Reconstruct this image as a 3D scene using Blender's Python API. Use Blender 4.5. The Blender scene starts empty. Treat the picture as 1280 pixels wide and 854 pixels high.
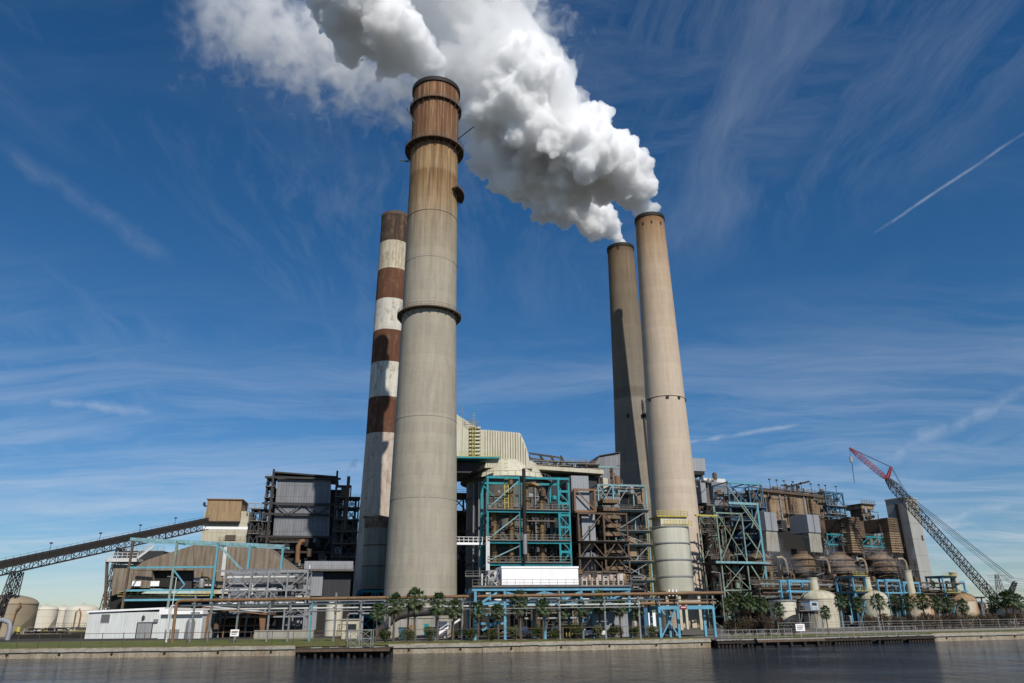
import bpy, bmesh, math, random
from mathutils import Vector, Matrix, noise as mnoise
R = math.radians
rnd = random.Random(7)
SC = bpy.context.scene
COL = SC.collection

# ------------------------------------------------------------------ camera
FPX, HOR, ROLL, CAMZ = 915.0, 343.0, 0.0112, 5.0
TH = math.atan(HOR / FPX)
cam = bpy.data.objects.new('camera', bpy.data.cameras.new('camera'))
COL.objects.link(cam)
_U = Vector((0, -math.sin(TH), math.cos(TH))); _F = Vector((0, math.cos(TH), math.sin(TH))); _R = Vector((1, 0, 0))
CR = _R * math.cos(ROLL) - _U * math.sin(ROLL)
CU = _R * math.sin(ROLL) + _U * math.cos(ROLL)
cam.matrix_world = Matrix(((CR.x, CU.x, -_F.x, 0), (CR.y, CU.y, -_F.y, 0), (CR.z, CU.z, -_F.z, CAMZ), (0, 0, 0, 1)))
cam.data.sensor_width = 36; cam.data.lens = 36 * FPX / 1280
cam.data.clip_start = 0.5; cam.data.clip_end = 30000
SC.camera = cam

# ------------------------------------------------------------------ light
SUN_AZ, SUN_EL = R(25), R(40)         # azimuth: to the right of straight behind the camera
sdir = Vector((math.sin(SUN_AZ) * math.cos(SUN_EL), -math.cos(SUN_AZ) * math.cos(SUN_EL), math.sin(SUN_EL)))
sun = bpy.data.objects.new('sun', bpy.data.lights.new('sun', 'SUN'))
COL.objects.link(sun)
sun.data.energy = 4.4; sun.data.angle = R(0.53); sun.data.color = (1, .95, .87)
sun.rotation_euler = sdir.to_track_quat('Z', 'Y').to_euler(); sun.location = (60, -80, 90)
world = bpy.data.worlds.new('World'); SC.world = world; world.use_nodes = True
SKY = 0.086
SC.view_settings.view_transform = 'Standard'; SC.view_settings.look = 'None'
SC.view_settings.exposure = 0.0; SC.view_settings.gamma = 1.0; SC.view_settings.use_curve_mapping = False
SC.render.engine = 'CYCLES'
SC.cycles.use_denoising = True
SC.cycles.max_bounces = 32; SC.cycles.volume_bounces = 30; SC.cycles.diffuse_bounces = 3; SC.cycles.glossy_bounces = 3
SC.cycles.transmission_bounces = 2; SC.cycles.transparent_max_bounces = 24
SC.cycles.volume_step_rate = 0.22; SC.cycles.volume_max_steps = 256
SC.cycles.caustics_reflective = False; SC.cycles.caustics_refractive = False

# node helper ---------------------------------------------------------------
class NT:
    def __init__(s, tree): s.t = tree; s.n = tree.nodes; s.l = tree.links
    def new(s, typ, **kw):
        nd = s.n.new(typ)
        for k, v in kw.items(): setattr(nd, k, v)
        return nd
    def put(s, sock, v):
        if isinstance(v, bpy.types.NodeSocket): s.l.new(v, sock)
        elif v is not None: sock.default_value = v
    def math(s, op, a, b=None, c=None, clamp=False):
        nd = s.new('ShaderNodeMath', operation=op, use_clamp=clamp)
        for i, v in enumerate((a, b, c)): s.put(nd.inputs[i], v)
        return nd.outputs[0]
    def vmath(s, op, a, b=None):
        nd = s.new('ShaderNodeVectorMath', operation=op)
        s.put(nd.inputs[0], a); s.put(nd.inputs[1], b)
        return nd.outputs['Value'] if op in ('DOT_PRODUCT', 'LENGTH') else nd.outputs[0]
    def map(s, vec, scale=(1, 1, 1), loc=(0, 0, 0), rot=(0, 0, 0)):
        nd = s.new('ShaderNodeMapping'); s.put(nd.inputs[0], vec)
        nd.inputs['Scale'].default_value = scale; nd.inputs['Location'].default_value = loc; nd.inputs['Rotation'].default_value = rot
        return nd.outputs[0]
    def noise(s, vec, scale, detail=4, rough=.55, dist=0, dim='3D'):
        nd = s.new('ShaderNodeTexNoise'); nd.noise_dimensions = dim; s.put(nd.inputs['Vector'], vec)
        nd.inputs['Scale'].default_value = scale; nd.inputs['Detail'].default_value = detail
        nd.inputs['Roughness'].default_value = rough; nd.inputs['Distortion'].default_value = dist
        return nd.outputs['Fac']
    def ramp(s, fac, stops, interp='LINEAR'):
        nd = s.new('ShaderNodeValToRGB'); nd.color_ramp.interpolation = interp
        e = nd.color_ramp.elements
        while len(e) > 1: e.remove(e[-1])
        for i, (p, c) in enumerate(stops):
            if not isinstance(c, (tuple, list)): c = (c, c, c)
            el = e[0] if i == 0 else e.new(p)
            el.position = p; el.color = (*c[:3], 1)
        s.put(nd.inputs[0], fac); return nd.outputs[0]
    def mix(s, fac, a, b, mode='MIX'):
        nd = s.new('ShaderNodeMix', data_type='RGBA', blend_type=mode)
        s.put(nd.inputs[0], fac)
        for k, v in ((6, a), (7, b)):
            if isinstance(v, (tuple, list)): v = (*v[:3], 1)
            s.put(nd.inputs[k], v)
        return nd.outputs[2]
    def maprange(s, v, a, b, c=0., d=1.):
        nd = s.new('ShaderNodeMapRange'); s.put(nd.inputs[0], v)
        for i, x in enumerate((a, b, c, d)): nd.inputs[i + 1].default_value = x
        return nd.outputs[0]

def pix_dir(px, py):
    u, v = px - 640, 427 - py
    return (CR * u + CU * v + _F * FPX)
def at(px, py, Y):
    d = pix_dir(px, py); t = Y / d.y
    return Vector((d.x * t, Y, CAMZ + d.z * t))
def on_z(px, py, z):
    d = pix_dir(px, py); t = (z - CAMZ) / d.z
    return Vector((d.x * t, d.y * t, z))
G = 1.15    # height of the made ground above the water

# ------------------------------------------------------------------ sky
def build_world():
    t = NT(world.node_tree); t.n.clear()
    out = t.new('ShaderNodeOutputWorld'); bg = t.new('ShaderNodeBackground'); bg.inputs[1].default_value = SKY
    sky = t.new('ShaderNodeTexSky', sky_type='NISHITA', sun_disc=False)
    sky.sun_elevation = SUN_EL; sky.sun_rotation = math.pi - SUN_AZ
    sky.air_density = 1.0; sky.dust_density = 0.1; sky.ozone_density = 1.6; sky.altitude = 0
    hs = t.new('ShaderNodeHueSaturation'); hs.inputs['Saturation'].default_value = 1.22; hs.inputs['Value'].default_value = 0.9
    g = t.new('ShaderNodeTexCoord').outputs['Generated']
    sep = t.new('ShaderNodeSeparateXYZ'); t.l.new(g, sep.inputs[0])
    hz = t.mix(t.maprange(sep.outputs[2], 0.0, 0.32), (.68, .79, .99), (.79, .925, 1.06))
    t.l.new(t.mix(1.0, sky.outputs[0], hz, 'MULTIPLY'), hs.inputs['Color'])
    den = t.math('ADD', t.math('MAXIMUM', sep.outputs[2], 0.0), 0.10)
    cmb = t.new('ShaderNodeCombineXYZ')
    t.put(cmb.inputs[0], t.math('DIVIDE', sep.outputs[0], den)); t.put(cmb.inputs[1], t.math('DIVIDE', sep.outputs[1], den))
    p = cmb.outputs[0]
    # thin cirrus: warped wind-drawn filaments, broken into separate fields
    wp = t.new('ShaderNodeTexNoise'); wp.inputs['Scale'].default_value = .9; wp.inputs['Detail'].default_value = 3; t.l.new(p, wp.inputs['Vector'])
    p2 = t.vmath('ADD', p, t.vmath('MULTIPLY', t.vmath('SUBTRACT', wp.outputs['Color'], (.5, .5, .5)), (.55, .55, 0)))
    a = t.noise(t.map(p2, (2.9, .62, 1), rot=(0, 0, R(-38))), 1.0, 12, .70, .25)
    b = t.noise(t.map(p, (.8, .6, 1), loc=(3.1, 1.7, 0)), 1.0, 4, .55, .6)
    c = t.math('MULTIPLY', t.ramp(a, [(.46, 0), (.78, 1)]), t.ramp(b, [(.42, .0), (.66, 1)]))
    aa = t.noise(t.map(p2, (1.0, 3.2, 1), rot=(0, 0, R(30)), loc=(7, 3, 0)), 1.0, 12, .70, .2)
    bb = t.noise(t.map(p, (.7, .9, 1), loc=(9.1, 4.7, 0)), 1.0, 4, .55, .6)
    c = t.math('MAXIMUM', c, t.math('MULTIPLY', t.ramp(aa, [(.46, 0), (.8, 1)]), t.ramp(bb, [(.44, 0), (.64, .9)])))
    a2 = t.noise(t.map(p2, (.42, 1.6, 1), loc=(5, 2, 0), rot=(0, 0, R(9))), 1.0, 11, .68, .3)
    low = t.maprange(sep.outputs[2], 0.42, 0.08)
    c2 = t.math('MULTIPLY', t.ramp(a2, [(.44, 0), (.76, 1)]), low)
    # small cumulus low over the horizon
    a3 = t.noise(t.map(g, (7, 7, 30)), 1.0, 6, .6)
    c3 = t.math('MULTIPLY', t.ramp(a3, [(.56, 0), (.68, .8)]), t.math('MULTIPLY', t.maprange(sep.outputs[2], .035, .07), t.maprange(sep.outputs[2], .15, .10)))
    f = t.math('MAXIMUM', t.math('MAXIMUM', t.math('MULTIPLY', c, .26), t.math('MULTIPLY', c2, .66)), t.math('MULTIPLY', c3, .45))
    # vapour trails: great circles through the sky
    for (x0, y0, x1, y1, w, k) in ((1098, 288, 1290, 160, .0015, .30), (820, 560, 1000, 531, .0028, .35), (1020, 612, 1290, 484, .008, .26), (10, 497, 190, 516, .006, .30), (1120, 660, 1290, 622, .006, .3), (0, 180, 215, 330, .009, .07)):
        d0 = pix_dir(x0, y0).normalized(); d1 = pix_dir(x1, y1).normalized()
        n = d0.cross(d1).normalized(); mid = (d0 + d1).normalized(); half = math.acos(max(-1, min(1, d0.dot(d1)))) / 2
        wob = t.math('MULTIPLY', t.math('SUBTRACT', t.noise(g, 26, 4), .5), w * 3.0)
        dist = t.math('ABSOLUTE', t.math('ADD', t.vmath('DOT_PRODUCT', g, tuple(n)), wob))
        line = t.maprange(dist, w * 1.6, 0)
        ends = t.maprange(t.vmath('DOT_PRODUCT', g, tuple(mid)), math.cos(half * 1.1), math.cos(half * .75))
        brk = t.ramp(t.noise(g, 38, 5), [(.3, .2), (.6, 1)])
        f = t.math('MAXIMUM', f, t.math('MULTIPLY', t.math('MULTIPLY', line, ends), t.math('MULTIPLY', brk, k)))
    col = t.mix(f, hs.outputs[0], (7.6, 8.1, 8.9))
    t.l.new(col, bg.inputs[0]); t.l.new(bg.outputs[0], out.inputs[0])
build_world()

# ------------------------------------------------------------------ mesh builder
class MB:
    def __init__(s): s.v = []; s.f = []; s.sm = []
    def add(s, vs, fs, smooth=False):
        n = len(s.v); s.v.extend(Vector(v) for v in vs)
        for f in fs: s.f.append([i + n for i in f]); s.sm.append(smooth)
        return s
    def box(s, x0, x1, y0, y1, z0, z1):
        vs = [(x, y, z) for z in (z0, z1) for y in (y0, y1) for x in (x0, x1)]
        return s.add(vs, [(0, 2, 3, 1), (4, 5, 7, 6), (0, 1, 5, 4), (2, 6, 7, 3), (0, 4, 6, 2), (1, 3, 7, 5)])
    def bar(s, a, b, w, h=None):
        a = Vector(a); b = Vector(b); h = h or w; d = b - a
        if d.length < 1e-6: return s
        d.normalize(); up = Vector((0, 0, 1)) if abs(d.z) < .95 else Vector((0, 1, 0))
        r = d.cross(up).normalized(); u = r.cross(d)
        vs = []
        for p in (a, b):
            for i, j in ((-1, -1), (1, -1), (1, 1), (-1, 1)): vs.append(p + r * (i * w / 2) + u * (j * h / 2))
        return s.add(vs, [(0, 1, 2, 3), (7, 6, 5, 4), (0, 4, 5, 1), (1, 5, 6, 2), (2, 6, 7, 3), (3, 7, 4, 0)])
    def tube(s, pts, r, n=8, r2=None, cap=True):
        pts = [Vector(p) for p in pts]; rings = []
        m = len(pts); base = len(s.v)
        ref = None
        for i, p in enumerate(pts):
            d = (pts[min(i + 1, m - 1)] - pts[max(i - 1, 0)])
            if d.length < 1e-9: d = Vector((0, 0, 1))
            d.normalize()
            if ref is None: ref = Vector((0, 0, 1)) if abs(d.z) < .9 else Vector((1, 0, 0))
            x = d.cross(ref).normalized(); ref = x.cross(d).normalized()
            rr = r if r2 is None else r + (r2 - r) * i / max(1, m - 1)
            for k in range(n):
                a = 2 * math.pi * k / n
                s.v.append(p + x * (math.cos(a) * rr) + ref * (math.sin(a) * rr))
        for i in range(m - 1):
            for k in range(n):
                k2 = (k + 1) % n; o = base + i * n
                s.f.append([o + k, o + n + k, o + n + k2, o + k2]); s.sm.append(True)
        if cap:
            s.f.append([base + k for k in range(n)]); s.sm.append(False)
            s.f.append([base + (m - 1) * n + k for k in range(n)][::-1]); s.sm.append(False)
        return s
    def lathe(s, cx, cy, prof, n=32, cap=True, a0=0, a1=2 * math.pi):
        base = len(s.v); full = abs(a1 - a0 - 2 * math.pi) < 1e-6; cols = n if full else n + 1
        for (r, z) in prof:
            for k in range(cols):
                a = a0 + (a1 - a0) * k / n
                s.v.append(Vector((cx + r * math.cos(a), cy + r * math.sin(a), z)))
        for i in range(len(prof) - 1):
            for k in range(n):
                k2 = (k + 1) % cols if full else k + 1; o = base + i * cols
                s.f.append([o + k, o + k2, o + cols + k2, o + cols + k]); s.sm.append(True)
        if cap and full:
            for i, rev in ((0, True), (len(prof) - 1, False)):
                if prof[i][0] > 1e-4:
                    f = [base + i * cols + k for k in range(n)]
                    s.f.append(f[::-1] if rev else f); s.sm.append(False)
        return s
    def ring(s, cx, cy, r0, r1, z0, z1, n=32, a0=0, a1=2 * math.pi):
        full = abs(a1 - a0 - 2 * math.pi) < 1e-6; cols = n if full else n + 1; base = len(s.v)
        for (r, z) in ((r0, z0), (r1, z0), (r1, z1), (r0, z1)):
            for k in range(cols):
                a = a0 + (a1 - a0) * k / n
                s.v.append(Vector((cx + r * math.cos(a), cy + r * math.sin(a), z)))
        for i in range(4):
            for k in range(n):
                k2 = (k + 1) % cols if full else k + 1
                o = base + i * cols; o2 = base + ((i + 1) % 4) * cols
                s.f.append([o + k, o + k2, o2 + k2, o2 + k]); s.sm.append(False)
        return s
    def prism(s, poly, y0, y1):
        n = len(poly)
        vs = [(x, y0, z) for x, z in poly] + [(x, y1, z) for x, z in poly]
        fs = [list(range(n)), [n + i for i in range(n)][::-1]]
        for i in range(n): j = (i + 1) % n; fs.append([i, n + i, n + j, j])
        return s.add(vs, fs)
    def loft(s, lo, hi):
        n = len(lo)
        fs = [list(range(n))[::-1], [n + i for i in range(n)]]
        for i in range(n): j = (i + 1) % n; fs.append([i, j, n + j, n + i])
        return s.add(list(lo) + list(hi), fs)
    def frus(s, x0, x1, y0, y1, z0, X0, X1, Y0, Y1, z1):
        return s.loft([(x0, y0, z0), (x1, y0, z0), (x1, y1, z0), (x0, y1, z0)], [(X0, Y0, z1), (X1, Y0, z1), (X1, Y1, z1), (X0, Y1, z1)])
    def lattice(s, a, b, w, w2=None, n=10, t=.12, lace=None, h=None):
        """square lattice mast/boom between a and b"""
        a = Vector(a); b = Vector(b); w2 = w2 or w; d = (b - a).normalized()
        up = Vector((0, 0, 1)) if abs(d.z) < .95 else Vector((0, 1, 0))
        r = d.cross(up).normalized(); u = r.cross(d); lace = lace or t * .6
        def c(i, q):
            k = w + (w2 - w) * q; hh = (h or 1) * k if h else k
            return a.lerp(b, q) + r * (k / 2 * (1 if i in (1, 2) else -1)) + u * (hh / 2 * (1 if i in (2, 3) else -1))
        for i in range(4):
            s.bar(c(i, 0), c(i, 1), t)
            j = (i + 1) % 4
            for k in range(n):
                q0, q1 = k / n, (k + 1) / n
                s.bar(c(i, q0), c(j, q1), lace)
                if k % 2 == 0 or n < 8: s.bar(c(j, q0), c(i, q1), lace)
                s.bar(c(i, q1), c(j, q1), lace)
        return s
    def build(s, name, mat, parent=None, loc=None, rz=0):
        me = bpy.data.meshes.new(name); me.from_pydata([tuple(v) for v in s.v], [], s.f)
        if any(s.sm):
            me.polygons.foreach_set('use_smooth', s.sm); me.set_sharp_from_angle(angle=R(38))
        me.materials.append(mat)
        bm = bmesh.new(); bm.from_mesh(me); bmesh.ops.recalc_face_normals(bm, faces=bm.faces); bm.to_mesh(me); bm.free()
        o = bpy.data.objects.new(name, me); COL.objects.link(o)
        if parent: o.parent = parent
        if loc: o.location = loc
        if rz: o.rotation_euler.z = rz
        return o

def tag(o, label=None, cat=None, group=None, kind=None):
    for k, v in (('label', label), ('category', cat), ('group', group), ('kind', kind)):
        if v: o[k] = v
    return o
def thing(name, label, cat, loc=(0, 0, 0), rz=0, group=None):
    o = bpy.data.objects.new(name, None); COL.objects.link(o); o.location = loc; o.rotation_euler.z = rz
    return tag(o, label, cat, group)
def copy_thing(src, loc, rz, label=None, scale=None):
    c = src.copy(); COL.objects.link(c); c.location = loc; c.rotation_euler.z = rz
    if scale: c.scale = scale
    if label: c['label'] = label
    for ch in list(src.children):
        k = ch.copy(); COL.objects.link(k); k.parent = c
        for g in list(ch.children):
            q = g.copy(); COL.objects.link(q); q.parent = k
    return c

class PL:
    """a vertical plane through the ground point under pixel px at distance Y, turned by ang; local x along it, y away from the viewer, z above the made ground"""
    def __init__(s, px, Y, ang=0, z0=None):
        p = at(px, 775, Y); s.o = Vector((p.x, Y, G if z0 is None else z0)); s.a = ang
        s.d = Vector((math.cos(ang), math.sin(ang), 0)); s.n = Vector((-math.sin(ang), math.cos(ang), 0))
    def near(s, px):
        d = pix_dir(px, 775); t = (s.o - Vector((0, 0, CAMZ))).dot(s.n) / d.dot(s.n)
        return PL(px, (d * t).y, s.a, s.o.z)
    def back(s, dist):
        q = PL(0, 1, s.a); q.o = s.o + s.n * dist; return q
    def sz(s, px, py, d=0):
        r = pix_dir(px, py); c = Vector((0, 0, CAMZ))
        t = (s.o + s.n * d - c).dot(s.n) / r.dot(s.n); p = c + r * t - s.o
        return p.dot(s.d), p.z
    def x(s, px, py, d=0): return s.sz(px, py, d)[0]
    def z(s, px, py, d=0): return s.sz(px, py, d)[1]
    def thing(s, name, label, cat, group=None): return thing(name, label, cat, s.o, s.a, group)

# ------------------------------------------------------------------ materials
def mat_new(name):
    m = bpy.data.materials.new(name); m.use_nodes = True; t = NT(m.node_tree)
    return m, t, t.n['Principled BSDF']
def weathered(name, base, stain=None, amt=.5, scale=.6, streak=.12, rough=.7, metal=0., ribs=None, bump=.25, seams=None, spec=.3, ribstr=.35, var=.18):
    """paint, panel or concrete with run-down streaks and patchy dirt; ribs=(axis, pitch) adds pressed profile, seams=dz adds sheet joints"""
    m, t, b = mat_new(name)
    tc = t.new('ShaderNodeTexCoord').outputs['Object']
    n1 = t.noise(t.map(tc, (1, 1, streak)), scale * 2.2, 6, .62)
    n2 = t.noise(tc, scale * .45, 5, .6)
    n3 = t.noise(tc, scale * 9, 3, .6)
    stain = stain or tuple(c * .45 for c in base)
    f = t.math('MULTIPLY', t.ramp(t.math('ADD', t.math('MULTIPLY', n1, .6), t.math('MULTIPLY', n2, .4)), [(.40, 0), (.62, 1)]), amt)
    c = t.mix(f, base, stain)
    v = t.math('ADD', t.math('MULTIPLY', t.math('SUBTRACT', n3, .5), var * 2), 1.0)
    v = t.math('ADD', v, t.math('MULTIPLY', t.math('SUBTRACT', n2, .5), var * 1.5))
    h = n3
    if seams:
        sp = t.new('ShaderNodeSeparateXYZ'); t.l.new(tc, sp.inputs[0])
        fr = t.math('FRACT', t.math('DIVIDE', sp.outputs[2], seams)); line = t.math('LESS_THAN', fr, .035)
        v = t.math('SUBTRACT', v, t.math('MULTIPLY', line, .35))
    if ribs:
        sp = t.new('ShaderNodeSeparateXYZ'); t.l.new(tc, sp.inputs[0])
        w = t.math('FRACT', t.math('DIVIDE', sp.outputs['XYZ'.index(ribs[0].upper())], ribs[1]))
        tri = t.math('ABSOLUTE', t.math('SUBTRACT', w, .5)); prof = t.ramp(tri, [(.0, 0), (.12, .1), (.2, 1), (.5, 1)])
        h = t.math('ADD', t.math('MULTIPLY', n3, .1), prof)
        v = t.math('SUBTRACT', v, t.math('MULTIPLY', t.math('LESS_THAN', tri, .07), ribstr))
    cc = t.new('ShaderNodeVectorMath', operation='SCALE'); t.l.new(c, cc.inputs[0]); t.l.new(v, cc.inputs['Scale'])
    t.l.new(cc.outputs[0], b.inputs['Base Color'])
    b.inputs['Roughness'].default_value = rough; b.inputs['Metallic'].default_value = metal; b.inputs['Specular IOR Level'].default_value = spec
    bp = t.new('ShaderNodeBump'); bp.inputs['Strength'].default_value = bump; bp.inputs['Distance'].default_value = .1
    t.l.new(h, bp.inputs['Height']); t.l.new(bp.outputs[0], b.inputs['Normal'])
    return m
RUST = (.13, .055, .022)
M = {}
M['cyan'] = weathered('cyan_paint', (.10, .34, .42), RUST, .35, .8, .3, .5)
M['teal'] = weathered('teal_paint', (.012, .27, .31), (.03, .05, .05), .45, .8, .3, .5)
M['blue'] = weathered('light_blue_paint', (.12, .36, .52), (.10, .12, .13), .45, .7, .3, .5)
M['paleblue'] = weathered('faded_blue_paint', (.20, .42, .47), RUST, .6, .9, .3, .6)
M['dblue'] = weathered('blue_steel', (.055, .15, .25), (.03, .05, .07), .5, .8, .3, .5)
M['green'] = weathered('faded_green_paint', (.20, .30, .25), RUST, .55, .9, .3, .6)
M['gsteel'] = weathered('galvanised_steel', (.30, .31, .32), (.14, .11, .09), .5, .8, .3, .5, .3)
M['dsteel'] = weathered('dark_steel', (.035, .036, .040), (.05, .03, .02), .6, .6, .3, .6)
M['rsteel'] = weathered('rusty_steel', (.125, .085, .058), (.045, .032, .024), .6, .9, .25, .8)
M['brown'] = weathered('rust_brown_paint', (.24, .12, .055), (.10, .06, .04), .6, .7, .3, .7)
M['yellow'] = weathered('yellow_paint', (.50, .42, .08), (.12, .09, .04), .4, .9, .3, .6)
M['white'] = weathered('white_paint', (.90, .90, .90), (.72, .60, .56), .35, .5, .15, .5, var=.05)
M['whiterib'] = weathered('white_ribbed_sheet', (.66, .68, .66), (.40, .38, .32), .4, .5, .15, .55, ribs=('x', .6), var=.06, ribstr=.18)
M['cream'] = weathered('cream_paint', (.52, .49, .38), (.28, .20, .11), .5, .5, .12, .6, seams=3.2, var=.1)
M['creamrib'] = weathered('cream_ribbed_sheet', (.56, .53, .42), (.30, .25, .16), .45, .5, .12, .6, var=.08)
M['tan'] = weathered('tan_sheet', (.36, .25, .14), (.14, .08, .04), .6, .5, .12, .7, ribs=('x', .8), var=.1, ribstr=.2)
M['gpanel'] = weathered('grey_ribbed_cladding', (.22, .225, .24), (.08, .08, .09), .55, .35, .12, .6, .15, ribs=('x', .9), seams=4, var=.12, ribstr=.3)
M['lgpanel'] = weathered('light_grey_cladding', (.29, .305, .335), (.20, .19, .18), .5, .4, .12, .6, .1, ribs=('x', .7), var=.1, ribstr=.2)
M['dpanel'] = weathered('charcoal_cladding', (.040, .042, .048), (.025, .02, .018), .5, .4, .12, .7, ribs=('x', .8), ribstr=.25)
M['brownwall'] = weathered('stained_brown_concrete', (.25, .21, .16), (.10, .065, .04), .75, .45, .1, .85, ribs=('x', 1.3), ribstr=.18)
M['rustcasing'] = weathered('rusty_casing', (.24, .165, .10), (.05, .03, .022), .9, .9, .22, .85, ribs=('z', 1.1), ribstr=.2, bump=.4)
M['tancasing'] = weathered('tan_boiler_casing', (.33, .24, .15), (.10, .06, .035), .75, .4, .1, .8, ribs=('x', 1.5), seams=5, ribstr=.3)
M['vessel'] = weathered('grey_vessel_shell', (.135, .125, .108), (.06, .055, .05), .6, .3, .1, .65, .2, seams=7)
M['silo'] = weathered('pale_green_silo_steel', (.56, .55, .46), (.32, .28, .18), .42, .3, .08, .55, seams=None, var=.08)
M['silodark'] = weathered('old_silo_steel', (.26, .26, .20), (.10, .075, .04), .6, .3, .08, .6, var=.12)
M['pipebrown'] = weathered('bronze_lagging', (.20, .13, .06), (.10, .06, .03), .5, .5, .2, .45, .4, seams=2.5)
M['pipeorange'] = weathered('rust_orange_pipe', (.24, .14, .07), (.12, .065, .035), .6, .3, 1, .6)
M['pipewhite'] = weathered('white_pipe_lagging', (.62, .62, .60), (.30, .27, .22), .4, .4, 1, .5)
M['grate'] = weathered('steel_grating', (.12, .12, .12), (.07, .05, .03), .5, 1, .5, .8)
M['rail'] = weathered('handrail_steel', (.22, .20, .17), (.12, .07, .03), .5, 1, .5, .7)
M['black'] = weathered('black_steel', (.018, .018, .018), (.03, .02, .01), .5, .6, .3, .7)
M['glass'] = weathered('dark_glass', (.02, .025, .03), None, .2, .5, .3, .15, spec=.6)
M['timber'] = weathered('old_dark_timber', (.045, .035, .028), (.015, .012, .01), .7, 1.2, .15, .9, bump=.6)
M['greytimber'] = weathered('bleached_timber', (.34, .32, .29), (.14, .12, .10), .6, 1.2, .5, .9, bump=.5)
M['red'] = weathered('red_paint', (.30, .04, .045), (.16, .03, .02), .3, .8, .4, .5)
M['tank'] = weathered('off_white_tank_paint', (.62, .58, .48), (.42, .34, .22), .45, .12, .1, .6, seams=2.8, var=.06)
M['tantank'] = weathered('tan_tank_paint', (.33, .28, .20), (.20, .14, .08), .5, .12, .1, .6, seams=2.8, var=.08)
M['rusttank'] = weathered('rust_run_tank', (.56, .50, .38), (.34, .16, .05), .95, .28, .05, .7, var=.1)
M['tyre'] = weathered('tyre_rubber', (.02, .02, .02), None, .2, 1, 1, .9)
M['greybox'] = weathered('grey_paint', (.30, .31, .32), (.15, .13, .11), .4, .6, .2, .6)
M['fade'] = weathered('pale_concrete', (.36, .34, .29), (.14, .12, .09), .6, .5, .15, .9)
# ------------------------------------------------------------------ the four chimneys
def chimney_mat(name, zbase, stops, r, streak=.5, joints=2.3, streakcol=(.12, .06, .025), streak_lo=0., streak_hi=1., zt=150., interp='LINEAR', grime=.25, mottle=0., mottlecol=(.36, .22, .10), patch=0., patchcol=(.2, .16, .12)):
    m, t, b = mat_new(name)
    tc = t.new('ShaderNodeTexCoord').outputs['Object']
    sp = t.new('ShaderNodeSeparateXYZ'); t.l.new(tc, sp.inputs[0]); z = sp.outputs[2]
    n0 = t.noise(t.map(tc, (1, 1, .2)), .35, 4)
    zn = t.math('DIVIDE', t.math('ADD', z, t.math('MULTIPLY', t.math('SUBTRACT', n0, .5), .5)), zt)
    c = t.ramp(zn, [(zz / zt, cc) for zz, cc in stops], interp)
    st = t.noise(t.map(tc, (1, 1, .025)), 1.1, 7, .68)
    st2 = t.noise(t.map(tc, (1, 1, .05)), .35, 4, .6)
    hi = t.maprange(z, streak_lo, streak_hi)
    f = t.math('MULTIPLY', t.math('MULTIPLY', t.ramp(st, [(.42, 0), (.64, 1)]), t.ramp(st2, [(.3, .35), (.6, 1)])), t.math('MULTIPLY', hi, streak))
    c = t.mix(f, c, streakcol)
    tan_ = t.math('MULTIPLY', t.ramp(t.noise(t.map(tc, (1, 1, .03), loc=(9, 4, 0)), 1.5, 6, .7), [(.50, 0), (.66, 1)]), t.math('MULTIPLY', hi, mottle))
    c = t.mix(tan_, c, mottlecol)
    pt = t.math('MULTIPLY', t.ramp(t.noise(t.map(tc, (1, 1, .5)), .5, 9, .72), [(.54, 0), (.60, 1)]), patch)
    c = t.mix(pt, c, patchcol)
    # general grime, form-lift joints and thin vertical board lines
    g1 = t.noise(t.map(tc, (1, 1, .12)), .9, 7, .65); g2 = t.noise(tc, 5, 3)
    fr = t.math('FRACT', t.math('DIVIDE', z, joints)); j = t.math('LESS_THAN', fr, .05)
    wn = t.new('ShaderNodeTexWhiteNoise'); wn.noise_dimensions = '1D'
    t.put(wn.inputs['W'], t.math('FLOOR', t.math('DIVIDE', z, joints)))
    v = t.math('ADD', 1.0, t.math('MULTIPLY', t.math('SUBTRACT', g1, .5), grime * 2))
    v = t.math('ADD', v, t.math('MULTIPLY', t.math('SUBTRACT', g2, .5), .22))
    v = t.math('SUBTRACT', v, t.math('MULTIPLY', j, .09))
    v = t.math('ADD', v, t.math('MULTIPLY', t.math('SUBTRACT', wn.outputs[0], .5), .09))
    ang = t.math('ARCTAN2', sp.outputs[1], sp.outputs[0])
    vl = t.math('LESS_THAN', t.math('FRACT', t.math('MULTIPLY', ang, 36 / 6.2832)), .045)
    v = t.math('SUBTRACT', v, t.math('MULTIPLY', vl, .07))
    cc = t.new('ShaderNodeVectorMath', operation='SCALE'); t.l.new(c, cc.inputs[0]); t.l.new(v, cc.inputs['Scale'])
    t.l.new(cc.outputs[0], b.inputs['Base Color']); b.inputs['Roughness'].default_value = .88; b.inputs['Specular IOR Level'].default_value = .2
    bp = t.new('ShaderNodeBump'); bp.inputs['Strength'].default_value = .35; bp.inputs['Distance'].default_value = .12
    t.l.new(g2, bp.inputs['Height']); t.l.new(bp.outputs[0], b.inputs['Normal'])
    return m

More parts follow.
